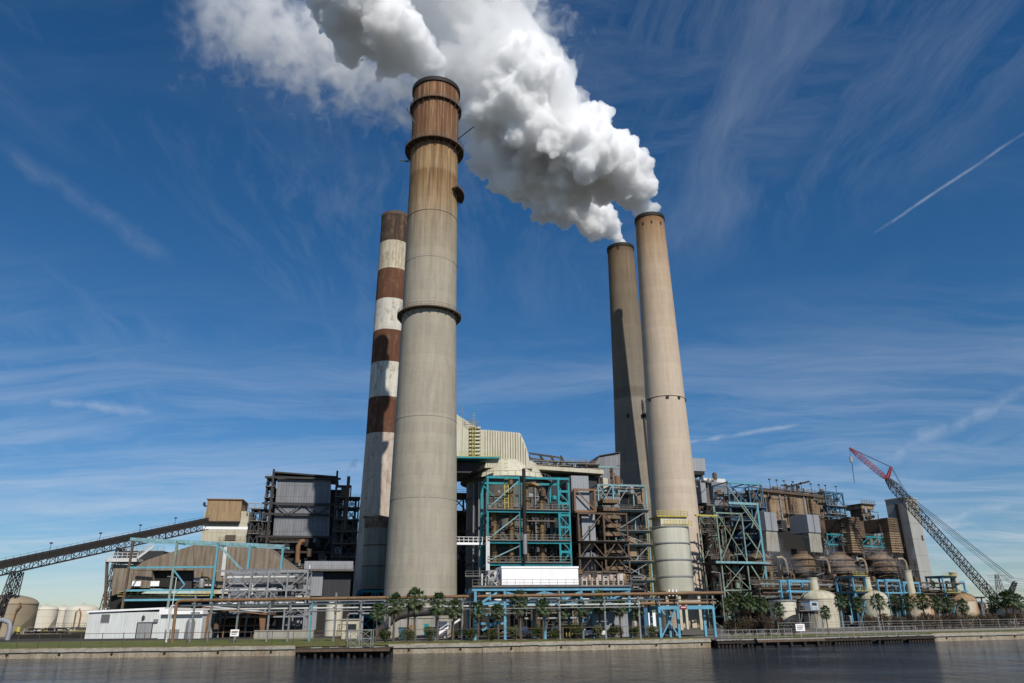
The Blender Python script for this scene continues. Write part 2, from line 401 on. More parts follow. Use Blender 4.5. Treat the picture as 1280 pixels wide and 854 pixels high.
def catwalk(root, r, z, wd=1.8, rail=1.25, col='rsteel', a0=0, a1=2 * math.pi, n=48, drop=.9):
    w = MB(); w.ring(0, 0, r + .02, r + wd, z, z + .14, n, a0, a1).ring(0, 0, r + wd - .12, r + wd, z - .1, z + .18, n, a0, a1)
    cw = w.build('catwalk', M[col], root)
    k = 22 if a1 - a0 > 6 else 8
    for i in range(k + (0 if k == 22 else 1)):
        br = MB(); a = a0 + (a1 - a0) * i / k; c, s_ = math.cos(a), math.sin(a)
        br.bar((c * (r + wd), s_ * (r + wd), z), (c * (r + .05), s_ * (r + .05), z - drop * 1.6), .09, .12)
        br.bar((c * (r + wd), s_ * (r + wd), z - .1), (c * (r + .05), s_ * (r + .05), z - .1), .1, .18)
        br.build('bracket', M[col], cw)
    rl = MB()
    for h in (rail * .5, rail):
        rl.tube([(math.cos(a0 + (a1 - a0) * i / n) * (r + wd - .06), math.sin(a0 + (a1 - a0) * i / n) * (r + wd - .06), z + h) for i in range(n + 1)], .05, 5)
    for i in range(n + 1):
        a = a0 + (a1 - a0) * i / n; c, s_ = math.cos(a) * (r + wd - .06), math.sin(a) * (r + wd - .06)
        rl.bar((c, s_, z), (c, s_, z + rail), .07)
    rl.build('railing', M['rail'], cw)
    return cw

def chimney(name, label, cx_px, Y, base_px, prof_px, mat, lip, group='tall concrete chimneys', rim='black', fl=1.2):
    """prof_px: (py, width_px) pairs from top; returns root, helper giving z and r"""
    X0 = at(cx_px, prof_px[0][0], Y).x
    root = thing(name, label, 'chimney', (X0, Y, G), 0, group)
    prof = []
    for py, w in prof_px:
        z = at(cx_px, py, Y).z
        dep = Y * math.cos(TH) + (z - CAMZ) * math.sin(TH); rr = w / 2 * dep / FPX
        prof.append((rr, at(cx_px, py, Y - rr).z - G))
    prof.sort(key=lambda q: q[1])
    r0, z0 = prof[0]; r1, z1 = prof[-1]
    if z0 > 0: prof.insert(0, (r0 + (r0 - prof[1][0]) / (prof[1][1] - z0) * z0, 0))
    def rad(z):
        for (ra, za), (rb, zb) in zip(prof, prof[1:]):
            if z <= zb: return ra + (rb - ra) * (z - za) / (zb - za)
        return prof[-1][0]
    zt = prof[-1][1]; rt = prof[-1][0]
    pp = []
    for i in range(41): z = zt * i / 40; pp.append((rad(z), z))
    pp += [(rt - .9, zt), (rt - 1.1, zt - 6)]
    sh = MB().lathe(0, 0, pp, 96, cap=False).build('shaft', mat, root)
    MB().ring(0, 0, rt - 1.2, rt + lip, zt - .9, zt + .35, 72).build('rim', M[rim], root)
    MB().lathe(0, 0, [(0.01, zt - 5), (rt - 1.0, zt - 5)], 40, cap=False).build('flue_cap', M['black'], root)
    return root, rad, zt, X0

conc = (.335, .30, .245)
def zpx(cx, py, Y): return at(cx, py, Y - 6.3).z - G
Y1 = 170
z = lambda py: zpx(546, py, Y1)
zt1 = z(97)
m1 = chimney_mat('stained_grey_concrete', 0, [(0, (.335, .30, .24)), (z(480), (.35, .31, .245)), (z(330), (.35, .31, .24)), (z(270), (.34, .285, .20)), (z(245), (.32, .225, .125)), (z(225), (.27, .17, .08)), (z(210), (.23, .13, .055)), (z(208), (.36, .25, .13)), (z(190), (.34, .22, .11)), (z(176), (.24, .13, .065)), (z(165), (.20, .105, .055)), (z(140), (.19, .09, .048)), (z(112), (.17, .075, .04))],
                 7, .9, 2.4, (.075, .036, .02), z(350), z(225), zt1 + .1, mottle=.85, mottlecol=(.40, .27, .15), patch=.15, grime=.34)
C1, rad1, zt1, X1 = chimney('chimney', 'tallest and nearest chimney, grey concrete stained rusty brown at the top, with ring walkways', 546, Y1, 525, [(97, 56), (208, 59), (385, 67), (560, 79), (745, 91)], m1, .35)
cw = catwalk(C1, rad1(z(119)), z(122), .8, 1.2); cw = catwalk(C1, rad1(z(172)), z(174), 1.6, 1.3, drop=1.2)
catwalk(C1, rad1(z(383)), z(385), 1.25, 1.1, 'rsteel')
catwalk(C1, rad1(z(228)), z(229), 1.9, 1.2, a0=R(-35), a1=R(25), n=10)
lad = MB()
for zz in range(0, int(zt1), 1):
    a = R(-83); lad.bar((math.cos(a) * (rad1(zz) + .25), math.sin(a) * (rad1(zz) + .25), zz + .3), (math.cos(a) * (rad1(zz) + .25) + .45, math.sin(a) * (rad1(zz) + .25), zz + .3), .04)
for k in (0, .45):
    a = R(-83)
    lad.tube([(math.cos(a) * (rad1(zz) + .25) + k, math.sin(a) * (rad1(zz) + .25), zz) for zz in range(0, int(zt1), 8)], .045, 5)
bo = MB(); bo.bar((rad1(z(160)) - .2, -1, z(160)), (rad1(z(155)) + 4.6, -3, z(149)), .22); bo.build('davit_arm', M['dsteel'], C1)
bo = MB(); bo.bar((-rad1(z(150)) + 1.6, -5.6, z(152)), (-rad1(z(130)) - .6, -6.5, z(136)), .22); bo.build('davit_arm', M['dsteel'], C1)
bo = MB(); bo.bar((-rad1(z(185)) - .2, -1, z(187)), (-rad1(z(185)) - 2.6, -2, z(188)), .25); bo.build('davit_arm', M['dsteel'], C1)
for k in range(9):                       # thin steel bands on the shaft
    zz = z(470) + (z(225) - z(470)) * 0 if False else None
for py in (262, 320, 520, 622):
    MB().ring(0, 0, rad1(z(py)) - .05, rad1(z(py)) + .06, z(py) - .07, z(py) + .07, 64).build('steel_band', M['rsteel'] if py < 300 else M['fade'], C1)

# striped chimney
Y2 = 236
zz2 = lambda py: zpx(495, py, Y2)
W_, B_ = (.54, .51, .44), (.115, .05, .03)
bands = [(zz2(263), B_), (zz2(298), B_), (zz2(333), W_), (zz2(371), B_), (zz2(411), W_), (zz2(451), B_), (zz2(495), W_), (zz2(540), B_)]
st = [(0, (.47, .39, .32)), (zz2(540), B_), (zz2(495), W_), (zz2(451), B_), (zz2(411), W_), (zz2(371), B_), (zz2(333), (.50, .44, .33)), (zz2(298), (.055, .035, .028))]
m2 = chimney_mat('brown_and_white_bands', 0, st, 6, .75, 2.6, (.13, .085, .05), zz2(380), zz2(300), zz2(262) + .1, 'CONSTANT', .6, patch=.45, patchcol=(.19, .13, .09))
C2, rad2, zt2, X2 = chimney('chimney', 'chimney painted in brown and white bands behind the nearest one, giving off no steam', 495, Y2, 468, [(264, 34), (400, 40), (540, 45), (745, 58)], m2, .1, rim='rsteel')
# right pair
Y3 = 240
z3 = lambda py: zpx(811, py, Y3)
m3 = chimney_mat('warm_tan_concrete', 0, [(0, (.50, .415, .325)), (z3(480), (.49, .40, .31)), (z3(330), (.45, .34, .24)), (z3(285), (.34, .22, .13)), (z3(268), (.22, .12, .06))], 6, .55, 2.2, (.16, .08, .04), z3(420), z3(270), z3(264) + .1, grime=.24, mottle=.15, patch=.08, patchcol=(.3, .2, .13))
C3, rad3, zt3, X3 = chimney('chimney', 'clean tan chimney at the right with the pale green silo at its foot', 811, Y3, 853, [(266, 35), (470, 47), (640, 58), (745, 65)], m3, .3)
MB().ring(0, 0, rad3(z3(495)) - .05, rad3(z3(495)) + .09, z3(495) - .12, z3(495) + .12, 64).build('steel_band', M['rsteel'], C3)
for a in (-150, -95, -60, -20):
    a = R(a); r = rad3(z3(497)); c = Vector((math.cos(a) * r, math.sin(a) * r, z3(497)))
    MB().bar(c - Vector((math.cos(a), math.sin(a), 0)) * .4, c + Vector((math.cos(a), math.sin(a), 0)) * .3, .9, .9).build('vent_box', M['black'], C3)
for a in (-130, -95, -55):
    a = R(a); r = rad3(z3(272)); c = Vector((math.cos(a) * r, math.sin(a) * r, z3(276)))
    MB().bar(c - Vector((math.cos(a), math.sin(a), 0)) * .4, c + Vector((math.cos(a), math.sin(a), 0)) * .06, .7, 1.3).build('opening', M['black'], C3)
Y4 = 275
z4 = lambda py: zpx(775, py, Y4)
m4 = chimney_mat('grey_brown_concrete', 0, [(0, (.235, .205, .165)), (z4(579), (.235, .205, .165)), (z4(577), (.22, .19, .155)), (z4(515), (.22, .19, .155)), (z4(497), (.24, .21, .17)), (z4(495), (.15, .13, .105)), (z4(484), (.15, .13, .105)), (z4(482), (.19, .165, .13)), (z4(380), (.18, .145, .105)), (z4(320), (.19, .14, .09)), (z4(305), (.12, .08, .05))], 6, .6, 2.2, (.10, .06, .035), z4(420), z4(305), z4(302) + .1, grime=.3, patch=.12, patchcol=(.12, .10, .08))
C4, rad4, zt4, X4 = chimney('chimney', 'dull grey-brown chimney half hidden behind the clean tan one', 775, Y4, 805, [(304, 32), (490, 42), (620, 53), (745, 60)], m4, .3)
lad = MB(); a = R(-62)
for zz in range(int(z4(620)), int(z4(500))):
    r = rad4(zz) + .15; lad.ring(math.cos(a) * (r + .5), math.sin(a) * (r + .5), .45, .6, zz, zz + .12, 8)
lad.bar((math.cos(a) * (rad4(0) + .3), math.sin(a) * (rad4(0) + .3), 0), (math.cos(a) * (rad4(z4(500)) + .3), math.sin(a) * (rad4(z4(500)) + .3), z4(500)), .7, .2)
lad.build('caged_ladder', M['dsteel'], C4)
catwalk(C4, rad4(z4(518)), z4(519), 1.8, 1.3, 'dsteel', a0=R(-70), a1=R(-25), n=6)
for a, py in ((-110, 308), (-112, 520)):
    a = R(a); r = rad4(z4(py)); c = Vector((math.cos(a) * r, math.sin(a) * r, z4(py)))
    MB().bar(c - Vector((math.cos(a), math.sin(a), 0)) * .4, c + Vector((math.cos(a), math.sin(a), 0)) * .1, .9, 1.5).build('opening', M['black'], C4)

# ------------------------------------------------------------------ steam
def volume_mat(name, dens, noise=None, col=(1, 1, 1), aniso=.25, absorb=0.0):
    aniso = 0.0
    m = bpy.data.materials.new(name); m.use_nodes = True; t = NT(m.node_tree); t.n.clear()
    out = t.new('ShaderNodeOutputMaterial'); v = t.new('ShaderNodeVolumePrincipled')
    v.inputs['Color'].default_value = (*col, 1); v.inputs['Anisotropy'].default_value = aniso
    if noise:
        tc = t.new('ShaderNodeTexCoord').outputs['Object']
        sc, lo, hi = noise
        n = t.noise(tc, sc, 3, .62, .6)
        t.l.new(t.math('MULTIPLY', t.ramp(n, [(lo, 0), (hi, 1)]), dens), v.inputs['Density'])
    else:
        v.inputs['Density'].default_value = dens
    t.l.new(v.outputs[0], out.inputs['Volume'])
    return m
def plume_mesh(name, mat, path, seed, voxel, levels=((.55, 10), (.26, 34), (.12, 60)), spread=.62, disp=(2.2, .7)):
    """path: list of (x,y,z,r). billowing lumps, each carrying smaller lumps, fused into one skin"""
    rr = random.Random(seed); pts = []
    def unit():
        while True:
            v = Vector((rr.uniform(-1, 1), rr.uniform(-1, 1), rr.uniform(-1, 1)))
            if .05 < v.length < 1: return v.normalized()
    sph = []
    L = 0
    for (a, b) in zip(path, path[1:]):
        A, B = Vector(a[:3]), Vector(b[:3]); d = (B - A).length; q = 0
        while q < d:
            f = q / d; r = a[3] + (b[3] - a[3]) * f; c = A.lerp(B, f)
            k = 3 if r > 6 else 2
            for _ in range(k):
                o = unit() * r * spread * rr.uniform(.5, 1)
                br = r * rr.uniform(.42, .62)
                sph.append((c + o, br))
                if levels:
                    for _ in range(9):
                        u = unit(); b2 = br * rr.uniform(.28, .48); c2 = c + o + u * br * .86
                        sph.append((c2, b2))
                        for _ in range(3):
                            u2 = (u + unit() * .9).normalized(); sph.append((c2 + u2 * b2 * .85, b2 * rr.uniform(.3, .5)))
            q += r * .42
    ico = bmesh.new(); bmesh.ops.create_icosphere(ico, subdivisions=2, radius=1)
    iv = [v.co.copy() for v in ico.verts]; jf = [[v.index for v in f.verts] for f in ico.faces]; ico.free()
    V, F = [], []
    for c, r in sph:
        if r < voxel * .7: continue
        n = len(V); V.extend([c + v * r for v in iv]); F.extend([[i + n for i in f] for f in jf])
    me = bpy.data.meshes.new(name); me.from_pydata([tuple(v) for v in V], [], F)
    o = bpy.data.objects.new(name, me); COL.objects.link(o)
    md = o.modifiers.new('r', 'REMESH'); md.mode = 'VOXEL'; md.voxel_size = voxel; md.use_smooth_shade = True
    if disp:
        for kk, (scl, st_) in enumerate(((disp[0] * 2.6, disp[1] * 2.0), (disp[0] * 1.1, disp[1] * .9), (disp[0] * .5, disp[1] * .46), (disp[0] * .26, disp[1] * .24))):
            tx = bpy.data.textures.new(name, 'VORONOI'); tx.noise_scale = scl; tx.noise_intensity = 1
            dm = o.modifiers.new('d', 'DISPLACE'); dm.texture = tx; dm.strength = -st_ * 1.6; dm.mid_level = .4; dm.texture_coords = 'LOCAL'
        tx = bpy.data.textures.new(name, 'CLOUDS'); tx.noise_scale = disp[0] * .5; tx.noise_depth = 4
        dm = o.modifiers.new('d', 'DISPLACE'); dm.texture = tx; dm.strength = disp[1] * .8; dm.mid_level = .5; dm.texture_coords = 'LOCAL'
    dg = bpy.context.evaluated_depsgraph_get(); dg.update()
    nm = bpy.data.meshes.new_from_object(o.evaluated_get(dg))
    o.modifiers.clear(); o.data = nm; bpy.data.meshes.remove(me)
    nm.materials.clear(); nm.materials.append(mat)
    return o
def P4(px, py, Y, wpx):
    p = at(px, py, Y); dep = Y * math.cos(TH) + (p.z - CAMZ) * math.sin(TH)
    return (p.x, p.y, p.z, wpx / 2 * dep / FPX)
def drift_mat(name, A, B, rA, rB, dens, nscale, bias=.45, col=(1, 1, 1), power=1.0, gap=1.6):
    """steam thinning out round a line from A to B: torn edges where noise eats into it"""
    m = bpy.data.materials.new(name); m.use_nodes = True; t = NT(m.node_tree); t.n.clear()
    out = t.new('ShaderNodeOutputMaterial'); v = t.new('ShaderNodeVolumePrincipled'); v.inputs['Color'].default_value = (*col, 1); v.inputs['Anisotropy'].default_value = 0.0
    tc = t.new('ShaderNodeTexCoord').outputs['Object']
    A, B = Vector(A), Vector(B); d = (B - A); L = d.length; d.normalize()
    rel = t.vmath('SUBTRACT', tc, tuple(A)); s_ = t.vmath('DOT_PRODUCT', rel, tuple(d))
    ax = t.new('ShaderNodeVectorMath', operation='SCALE'); ax.inputs[0].default_value = tuple(d); t.l.new(s_, ax.inputs['Scale'])
    dist = t.vmath('LENGTH', t.vmath('SUBTRACT', rel, ax.outputs[0]))
    rad = t.maprange(s_, 0, L, rA, rB)
    fall = t.math('SUBTRACT', 1.0, t.math('DIVIDE', dist, rad), clamp=True)
    n = t.noise(tc, nscale, 6, .64, .5)
    e = t.math('ADD', t.math('MULTIPLY', t.math('SUBTRACT', n, .5), 4.6), t.math('SUBTRACT', t.math('MULTIPLY', fall, gap), bias))
    ends = t.math('MULTIPLY', t.maprange(s_, -.0, L * .12), t.maprange(s_, L, L * .85))
    e = t.math('MULTIPLY', t.math('MULTIPLY', t.math('MAXIMUM', t.math('MINIMUM', e, 1.0), 0.0), t.math('GREATER_THAN', fall, .001)), ends)
    t.l.new(t.math('MULTIPLY', e, dens), v.inputs['Density']); t.l.new(v.outputs[0], out.inputs['Volume'])
    return m
def drift(name, pts, dens, nscale, **kw):
    """pts: two (x,y,z,r); a tapering hull filled with torn steam"""
    (x0, y0, z0, r0), (x1, y1, z1, r1) = pts; A = Vector((x0, y0, z0)); B = Vector((x1, y1, z1)); mid = (A + B) / 2
    m = drift_mat(name, A - mid, B - mid, r0, r1, dens, nscale, **kw)
    o = MB().tube([A - mid, B - mid], r0, 24, r1).build(name, m); o.location = mid
    return o
steam_d = volume_mat('dense_steam', .75)
steam_m = volume_mat('opening_steam', .13)
steam_w2 = volume_mat('thin_grey_smoke', .22, (.5, .3, .6), (.62, .63, .68))
SG = 'steam from the chimneys'
p1 = [(X1, 170, G + zt1 - 1.5, 5.4), (X1 - 1.0, 169.6, G + zt1 + 1, 5.6), P4(532, 80, 166, 60), P4(514, 60, 164, 84), P4(486, 34, 161, 116), P4(446, 2, 157, 150), P4(395, -45, 150, 190)]
o = plume_mesh('steam_plume', steam_d, p1, 3, .42, disp=(2.2, .8))
tag(o, 'billowing white steam rising up and left from the nearest rust-stained chimney', 'steam plume', SG)
p2 = [(X3, 240, G + zt3 - 1.5, 4.3), P4(809, 262, 240, 34), P4(795, 242, 237, 68), P4(768, 222, 234, 100), P4(736, 200, 230, 136), P4(702, 172, 226, 158), P4(672, 138, 223, 160), P4(646, 100, 220, 140)]
o = plume_mesh('steam_plume', steam_d, p2, 5, .6, disp=(2.4, .95))
tag(o, 'thick white steam cloud blowing left from the clean tan chimney', 'steam plume', SG)
p2b = [P4(700, 172, 227, 110), P4(672, 138, 224, 150), P4(640, 95, 221, 176), P4(606, 45, 218, 196), P4(570, -10, 214, 210), P4(530, -70, 210, 220)]
o = plume_mesh('steam_plume', steam_m, p2b, 21, 1.0, disp=(3.2, 1.4))
tag(o, 'looser upper part of the tan chimney steam reaching the top edge of the sky', 'steam plume', SG)
p3 = [(X4, 275, G + zt4 - 1.5, 3.8), P4(773, 300, 275, 24), P4(764, 288, 272, 34), P4(742, 270, 270, 56), P4(708, 248, 268, 80), P4(668, 222, 264, 96), P4(625, 192, 262, 110)]
o = plume_mesh('steam_plume', steam_d, p3, 9, .6, disp=(2.4, .9))
tag(o, 'narrower white steam drifting left off the grey-brown chimney', 'steam plume', SG)
o = drift('steam_cloud', [P4(665, 190, 234, 250), P4(500, -110, 208, 380)], .11, .11, bias=.90, gap=2.1)
tag(o, 'broad thinning steam cloud above the tan chimney plume, behind the nearest chimney', 'steam cloud', SG)
o = drift('steam_cloud', [P4(640, 170, 236, 190), P4(240, -10, 200, 320)], .13, .13, bias=1.22, gap=2.0)
tag(o, 'ragged wispy steam cloud left of the nearest chimney top', 'steam cloud', SG)
o = drift('steam_wisp', [P4(455, 530, 250, 42), P4(398, 500, 246, 56)], .018, .35, bias=.5, col=(.8, .8, .84))
tag(o, 'small faint grey smoke smudge left of the striped chimney', 'smoke wisp')
# ------------------------------------------------------------------ structure helpers
def steel(root, xs, ds, zs, m, w=.45, bw=None, br=None, bm=None, decks=(), rails=True, dm='grate', rm='rail', back_br=False, z0=0.):
    bw = bw or w; bm = bm or m
    for d in ds:
        for x in xs: MB().box(x - w / 2, x + w / 2, d - w / 2, d + w / 2, z0, zs[-1]).build('column', M[m], root)
    for z in zs:
        if z <= z0 + .01: continue
        for d in ds: MB().box(xs[0], xs[-1], d - bw * .32, d + bw * .32, z - bw * .9, z - .01).build('beam', M[m], root)
        if len(ds) > 1:
            for x in xs: MB().box(x - bw * .3, x + bw * .3, ds[0], ds[-1], z - bw * .85, z - .02).build('cross_beam', M[m], root)
    if br:
        levels = [z0] + [z for z in zs if z > z0 + .01]
        for dd in ([ds[0], ds[-1]] if back_br and len(ds) > 1 else [ds[0]]):
            for i in range(len(xs) - 1):
                for k in range(len(levels) - 1):
                    p = br.get((i, k), br.get('all')) if isinstance(br, dict) else br
                    if not p: continue
                    x0, x1, a, b = xs[i], xs[i + 1], levels[k], levels[k + 1]; xm = (x0 + x1) / 2; d = dd - w * .1
                    t = w * .55
                    segs = {'/': [((x0, a), (x1, b))], '\\': [((x0, b), (x1, a))], 'x': [((x0, a), (x1, b)), ((x0, b), (x1, a))],
                            '^': [((x0, a), (xm, b)), ((x1, a), (xm, b))], 'v': [((x0, b), (xm, a)), ((x1, b), (xm, a))],
                            'k': [((x0, a), (xm, b - bw)), ((x1, a), (xm, b - bw)), ]}[p]
                    for q, (s0, s1) in enumerate(segs):
                        MB().bar((s0[0], d - .03 * q, s0[1]), (s1[0], d - .03 * q, s1[1]), t).build('brace', M[bm], root)
    for z in decks:
        dk = MB().box(xs[0] - .5, xs[-1] + .5, ds[0] - .8, ds[-1] + .3, z, z + .12).build('deck', M[dm], root)
        if rails: rail(xs[0] - .5, xs[-1] + .5, ds[0] - .75, z + .12, M[rm]).build('railing', M[rm], root)
def rail(x0, x1, y, z, m=None, h=1.1, step=1.6, t=.06):
    b = MB(); n = max(1, int(abs(x1 - x0) / step))
    for k in (h, h * .52): b.bar((x0, y, z + k), (x1, y, z + k), t)
    b.bar((x0, y, z + .08), (x1, y, z + .08), .03, .14)
    for i in range(n + 1): b.bar((x0 + (x1 - x0) * i / n, y, z), (x0 + (x1 - x0) * i / n, y, z + h), t)
    return b
def clutter(root, x0, x1, y0, y1, z0, z1, n, seed, mats=('rsteel', 'pipebrown', 'gsteel', 'dsteel', 'rsteel', 'tancasing', 'greybox', 'pipewhite'), sz=1.):
    q = random.Random(seed); W, H = x1 - x0, z1 - z0
    for i in range(n):
        m = M[q.choice(mats)]; x = q.uniform(x0, x1); y = q.uniform(y0, y1); z = q.uniform(z0, z1); k = q.random(); r = q.uniform(.12, .34) * sz
        if k < .22:
            b = MB().tube([(x, y, z0 + q.random() * .4 * H), (x, y, z1 - q.random() * .4 * H)], r, 8); b.build('pipe', m, root)
        elif k < .46:
            L = q.uniform(.25, .8) * W; xe = min(x1, x + L); dz = q.choice((-1, 1)) * q.uniform(1, 4)
            ze = min(max(z + dz, z0), z1)
            MB().tube([(x, y, z), (max(x, xe - .8), y, z), (xe - .25, y, z + (ze - z) * .12), (xe, y, z + (ze - z) * .35), (xe, y, ze)], r, 8).build('pipe', m, root)
        elif k < .60:
            a, b_, c = q.uniform(.8, 2.4) * sz, q.uniform(.8, 2) * sz, q.uniform(.7, 2.2) * sz
            MB().box(x, min(x + a, x1), y, y + b_, z, min(z + c, z1)).box(x + .15, min(x + a, x1) - .1, y - .06, y, z + .2, z + c * .7).build('equipment_box', m, root)
        elif k < .70:
            rr = q.uniform(.5, 1.1) * sz; hh = q.uniform(1.2, 3) * sz
            MB().lathe(x, y, [(rr * .3, z), (rr, z + .3), (rr, z + hh), (rr * .9, z + hh + .25), (rr * .3, z + hh + .45)], 14).build('drum', m, root)
        elif k < .86:
            L = q.uniform(.3, .9) * W; a = max(x0, x - L / 2); b_ = min(x1, x + L / 2)
            MB().box(a, b_, y, y + 1.1, z, z + .1).build('walkway', M['grate'], root)
            rail(a, b_, y, z + .1, h=1.05).build('railing', M['rail'], root)
        else:
            MB().bar((x, y, z), (min(x1, x + q.uniform(1, 4)), y, max(z0, min(z1, z + q.uniform(-3, 3)))), .22 * sz).build('brace', m, root)

# ------------------------------------------------------------------ water, ground, shore
def water():
    m, t, b = mat_new('dark_rippled_water')
    tc = t.new('ShaderNodeTexCoord').outputs['Object']
    a = t.noise(t.map(tc, (1, .55, 1), rot=(0, 0, R(12))), 1.4, 4, .6, .4)
    c = t.noise(t.map(tc, (1, .6, 1), rot=(0, 0, R(-20))), .28, 3, .5, .5)
    d = t.noise(t.map(tc, (1, 2.2, 1)), .03, 4, .55)
    e = t.noise(t.map(tc, (1, .7, 1)), 4.5, 3, .6)
    h = t.math('ADD', t.math('ADD', t.math('MULTIPLY', a, .42), t.math('MULTIPLY', e, .20)), t.math('MULTIPLY', c, .8))
    gust = t.ramp(d, [(.40, .30), (.60, 1)])
    bp = t.new('ShaderNodeBump'); bp.inputs['Distance'].default_value = .95; t.put(bp.inputs['Strength'], gust); t.l.new(h, bp.inputs['Height'])
    t.l.new(bp.outputs[0], b.inputs['Normal'])
    b.inputs['Base Color'].default_value = (.006, .012, .020, 1); b.inputs['Roughness'].default_value = .05; b.inputs['IOR'].default_value = 1.333; b.inputs['Specular IOR Level'].default_value = .17
    w = MB(); w.add([(-9000, -400, 0), (9000, -400, 0), (9000, 400, 0), (-9000, 400, 0)], [(0, 1, 2, 3)])
    tag(w.build('water', m), kind='structure')
water()
def ground_mat(name, c1, c2, c3, s=.25, rough=.95):
    m, t, b = mat_new(name); tc = t.new('ShaderNodeTexCoord').outputs['Object']
    n = t.noise(tc, s, 6, .65); n2 = t.noise(tc, s * 14, 4, .7)
    c = t.mix(t.ramp(n, [(.38, 0), (.62, 1)]), c1, c2); c = t.mix(t.ramp(n2, [(.45, 0), (.7, .7)]), c, c3)
    t.l.new(c, b.inputs['Base Color']); b.inputs['Roughness'].default_value = rough; b.inputs['Specular IOR Level'].default_value = .15
    bp = t.new('ShaderNodeBump'); bp.inputs['Strength'].default_value = .6; bp.inputs['Distance'].default_value = .15; t.l.new(n2, bp.inputs['Height']); t.l.new(bp.outputs[0], b.inputs['Normal'])
    return m
MG = ground_mat('yard_gravel', (.13, .12, .10), (.09, .085, .075), (.20, .18, .15))
MGR = ground_mat('verge_grass', (.10, .125, .028), (.16, .145, .055), (.06, .085, .022), .18)
MAS = ground_mat('asphalt', (.045, .045, .045), (.06, .058, .055), (.035, .035, .035), .3)
MPA = ground_mat('pale_path', (.30, .26, .21), (.24, .20, .17), (.36, .32, .27), .4)
SHORE = [(-60, 826), (0, 824), (180, 822), (368, 819.5), (485, 817.5), (640, 815), (888, 809.5), (1000, 807), (1166, 802), (1285, 799), (1340, 797)]
SH = [on_z(px, py, 0) for px, py in SHORE]
SH[0].x -= 200; SH[-1] = SH[-1] + (SH[-1] - SH[-2]) * 12
def shoreY(X):
    for a, b in zip(SH, SH[1:]):
        if a.x <= X <= b.x: return a.y + (b.y - a.y) * (X - a.x) / (b.x - a.x)
    return SH[0].y if X < SH[0].x else SH[-1].y
def band(name, m, x0, x1, o0, o1, z, n=24, kind='structure', z1=None):
    b = MB(); vs = []
    for i in range(n + 1):
        x = x0 + (x1 - x0) * i / n; y = shoreY(x); vs += [(x, y + o0, z), (x, y + o1, z if z1 is None else z1)]
    b.add(vs, [(2 * i, 2 * i + 2, 2 * i + 3, 2 * i + 1) for i in range(n)])
    o = b.build(name, m); return tag(o, kind=kind)
b = MB(); vs = []
for p in SH: vs += [(p.x, p.y + .3, G), (p.x * 1.0 + p.x * 30, 9000, G)]
b.add(vs, [(2 * i, 2 * i + 2, 2 * i + 3, 2 * i + 1) for i in range(len(SH) - 1)])
tag(b.build('ground', MG), kind='structure')
band('grass_verge', MGR, -95, 31, .6, 17.5, G + .004)
band('grass_verge', MGR, 38, 190, 3, 16, G + .004)
band('grass_strip', MGR, -120, -28, 17.6, 44, G + .004)
band('path', MPA, -24, 34, 18.2, 20.6, G + .006)
band('road', MAS, -200, -26, 46, 70, G + .005)
band('access_road', MAS, -25, 40, 22, 30, G + .005)
band('quay_path', MPA, 31, 190, 17, 32, G + .005)

def wall_mat():
    m, t, b = mat_new('stained_seawall_concrete'); tc = t.new('ShaderNodeTexCoord').outputs['Object']
    sp = t.new('ShaderNodeSeparateXYZ'); t.l.new(tc, sp.inputs[0]); z = sp.outputs[2]
    n = t.noise(t.map(tc, (1, 1, .3)), .8, 6, .65); n2 = t.noise(tc, 4, 4)
    c = t.mix(t.ramp(n, [(.35, 0), (.65, 1)]), (.38, .33, .25), (.22, .165, .105))
    tide = t.maprange(t.math('ADD', z, t.math('MULTIPLY', n, .25)), .62, .38)
    c = t.mix(tide, c, (.075, .06, .04))
    v = t.math('ADD', .75, t.math('MULTIPLY', n2, .5))
    fr = t.math('FRACT', t.math('DIVIDE', sp.outputs[0], 5.5)); v = t.math('SUBTRACT', v, t.math('MULTIPLY', t.math('LESS_THAN', fr, .02), .4))
    cc = t.new('ShaderNodeVectorMath', operation='SCALE'); t.l.new(c, cc.inputs[0]); t.l.new(v, cc.inputs['Scale']); t.l.new(cc.outputs[0], b.inputs['Base Color'])
    b.inputs['Roughness'].default_value = .9
    bp = t.new('ShaderNodeBump'); bp.inputs['Strength'].default_value = .7; bp.inputs['Distance'].default_value = .2; t.l.new(n2, bp.inputs['Height']); t.l.new(bp.outputs[0], b.inputs['Normal'])
    return m
MSW = wall_mat()
def seawall(label, X0, X1, h=G):
    r = thing('seawall', label, 'seawall', ((X0 + X1) / 2, shoreY((X0 + X1) / 2), -.5), 0, 'concrete seawalls along the water'); ox, oy = r.location.x, r.location.y
    q = random.Random(int(X0)); f, c, cr = MB(), MB(), MB(); n = max(4, int((X1 - X0) / 2.7))
    xs = [X0 + (X1 - X0) * i / n for i in range(n + 1)]
    step = 0.
    for a, e in zip(xs, xs[1:]):
        A = Vector((a - ox, shoreY(a) - oy, 0)); B = Vector((e - ox, shoreY(e) - oy, 0))
        f.bar(A + Vector((0, .35, 0.5 + h / 2 - .2)), B + Vector((0, .35, .55 + h / 2 - .2)), .7, h + 1.0 - .3)
        step = step * .6 + q.uniform(-.05, .05)
        c.bar(A + Vector((0, .42, h + .34 + step)), B + Vector((0, .42, h + .34 + step + q.uniform(-.03, .03))), 1.25, .34)
    f.build('wall_face', MSW, r); c.build('cap', M['fade'], r)
    k = 0; x = X0 + 3
    while x < X1:
        MB().tube([(x - ox, shoreY(x) - oy - .12, .5 + h * .45), (x - ox, shoreY(x) - oy + .3, .5 + h * .45)], .17, 10).build('drain_pipe', M['black'], r); x += 7.5
seawall('long pale concrete seawall at the left edge below the grass bank', SH[0].x, SH[3].x)
seawall('cracked concrete seawall in the middle below the palm trees', SH[4].x, SH[6].x)
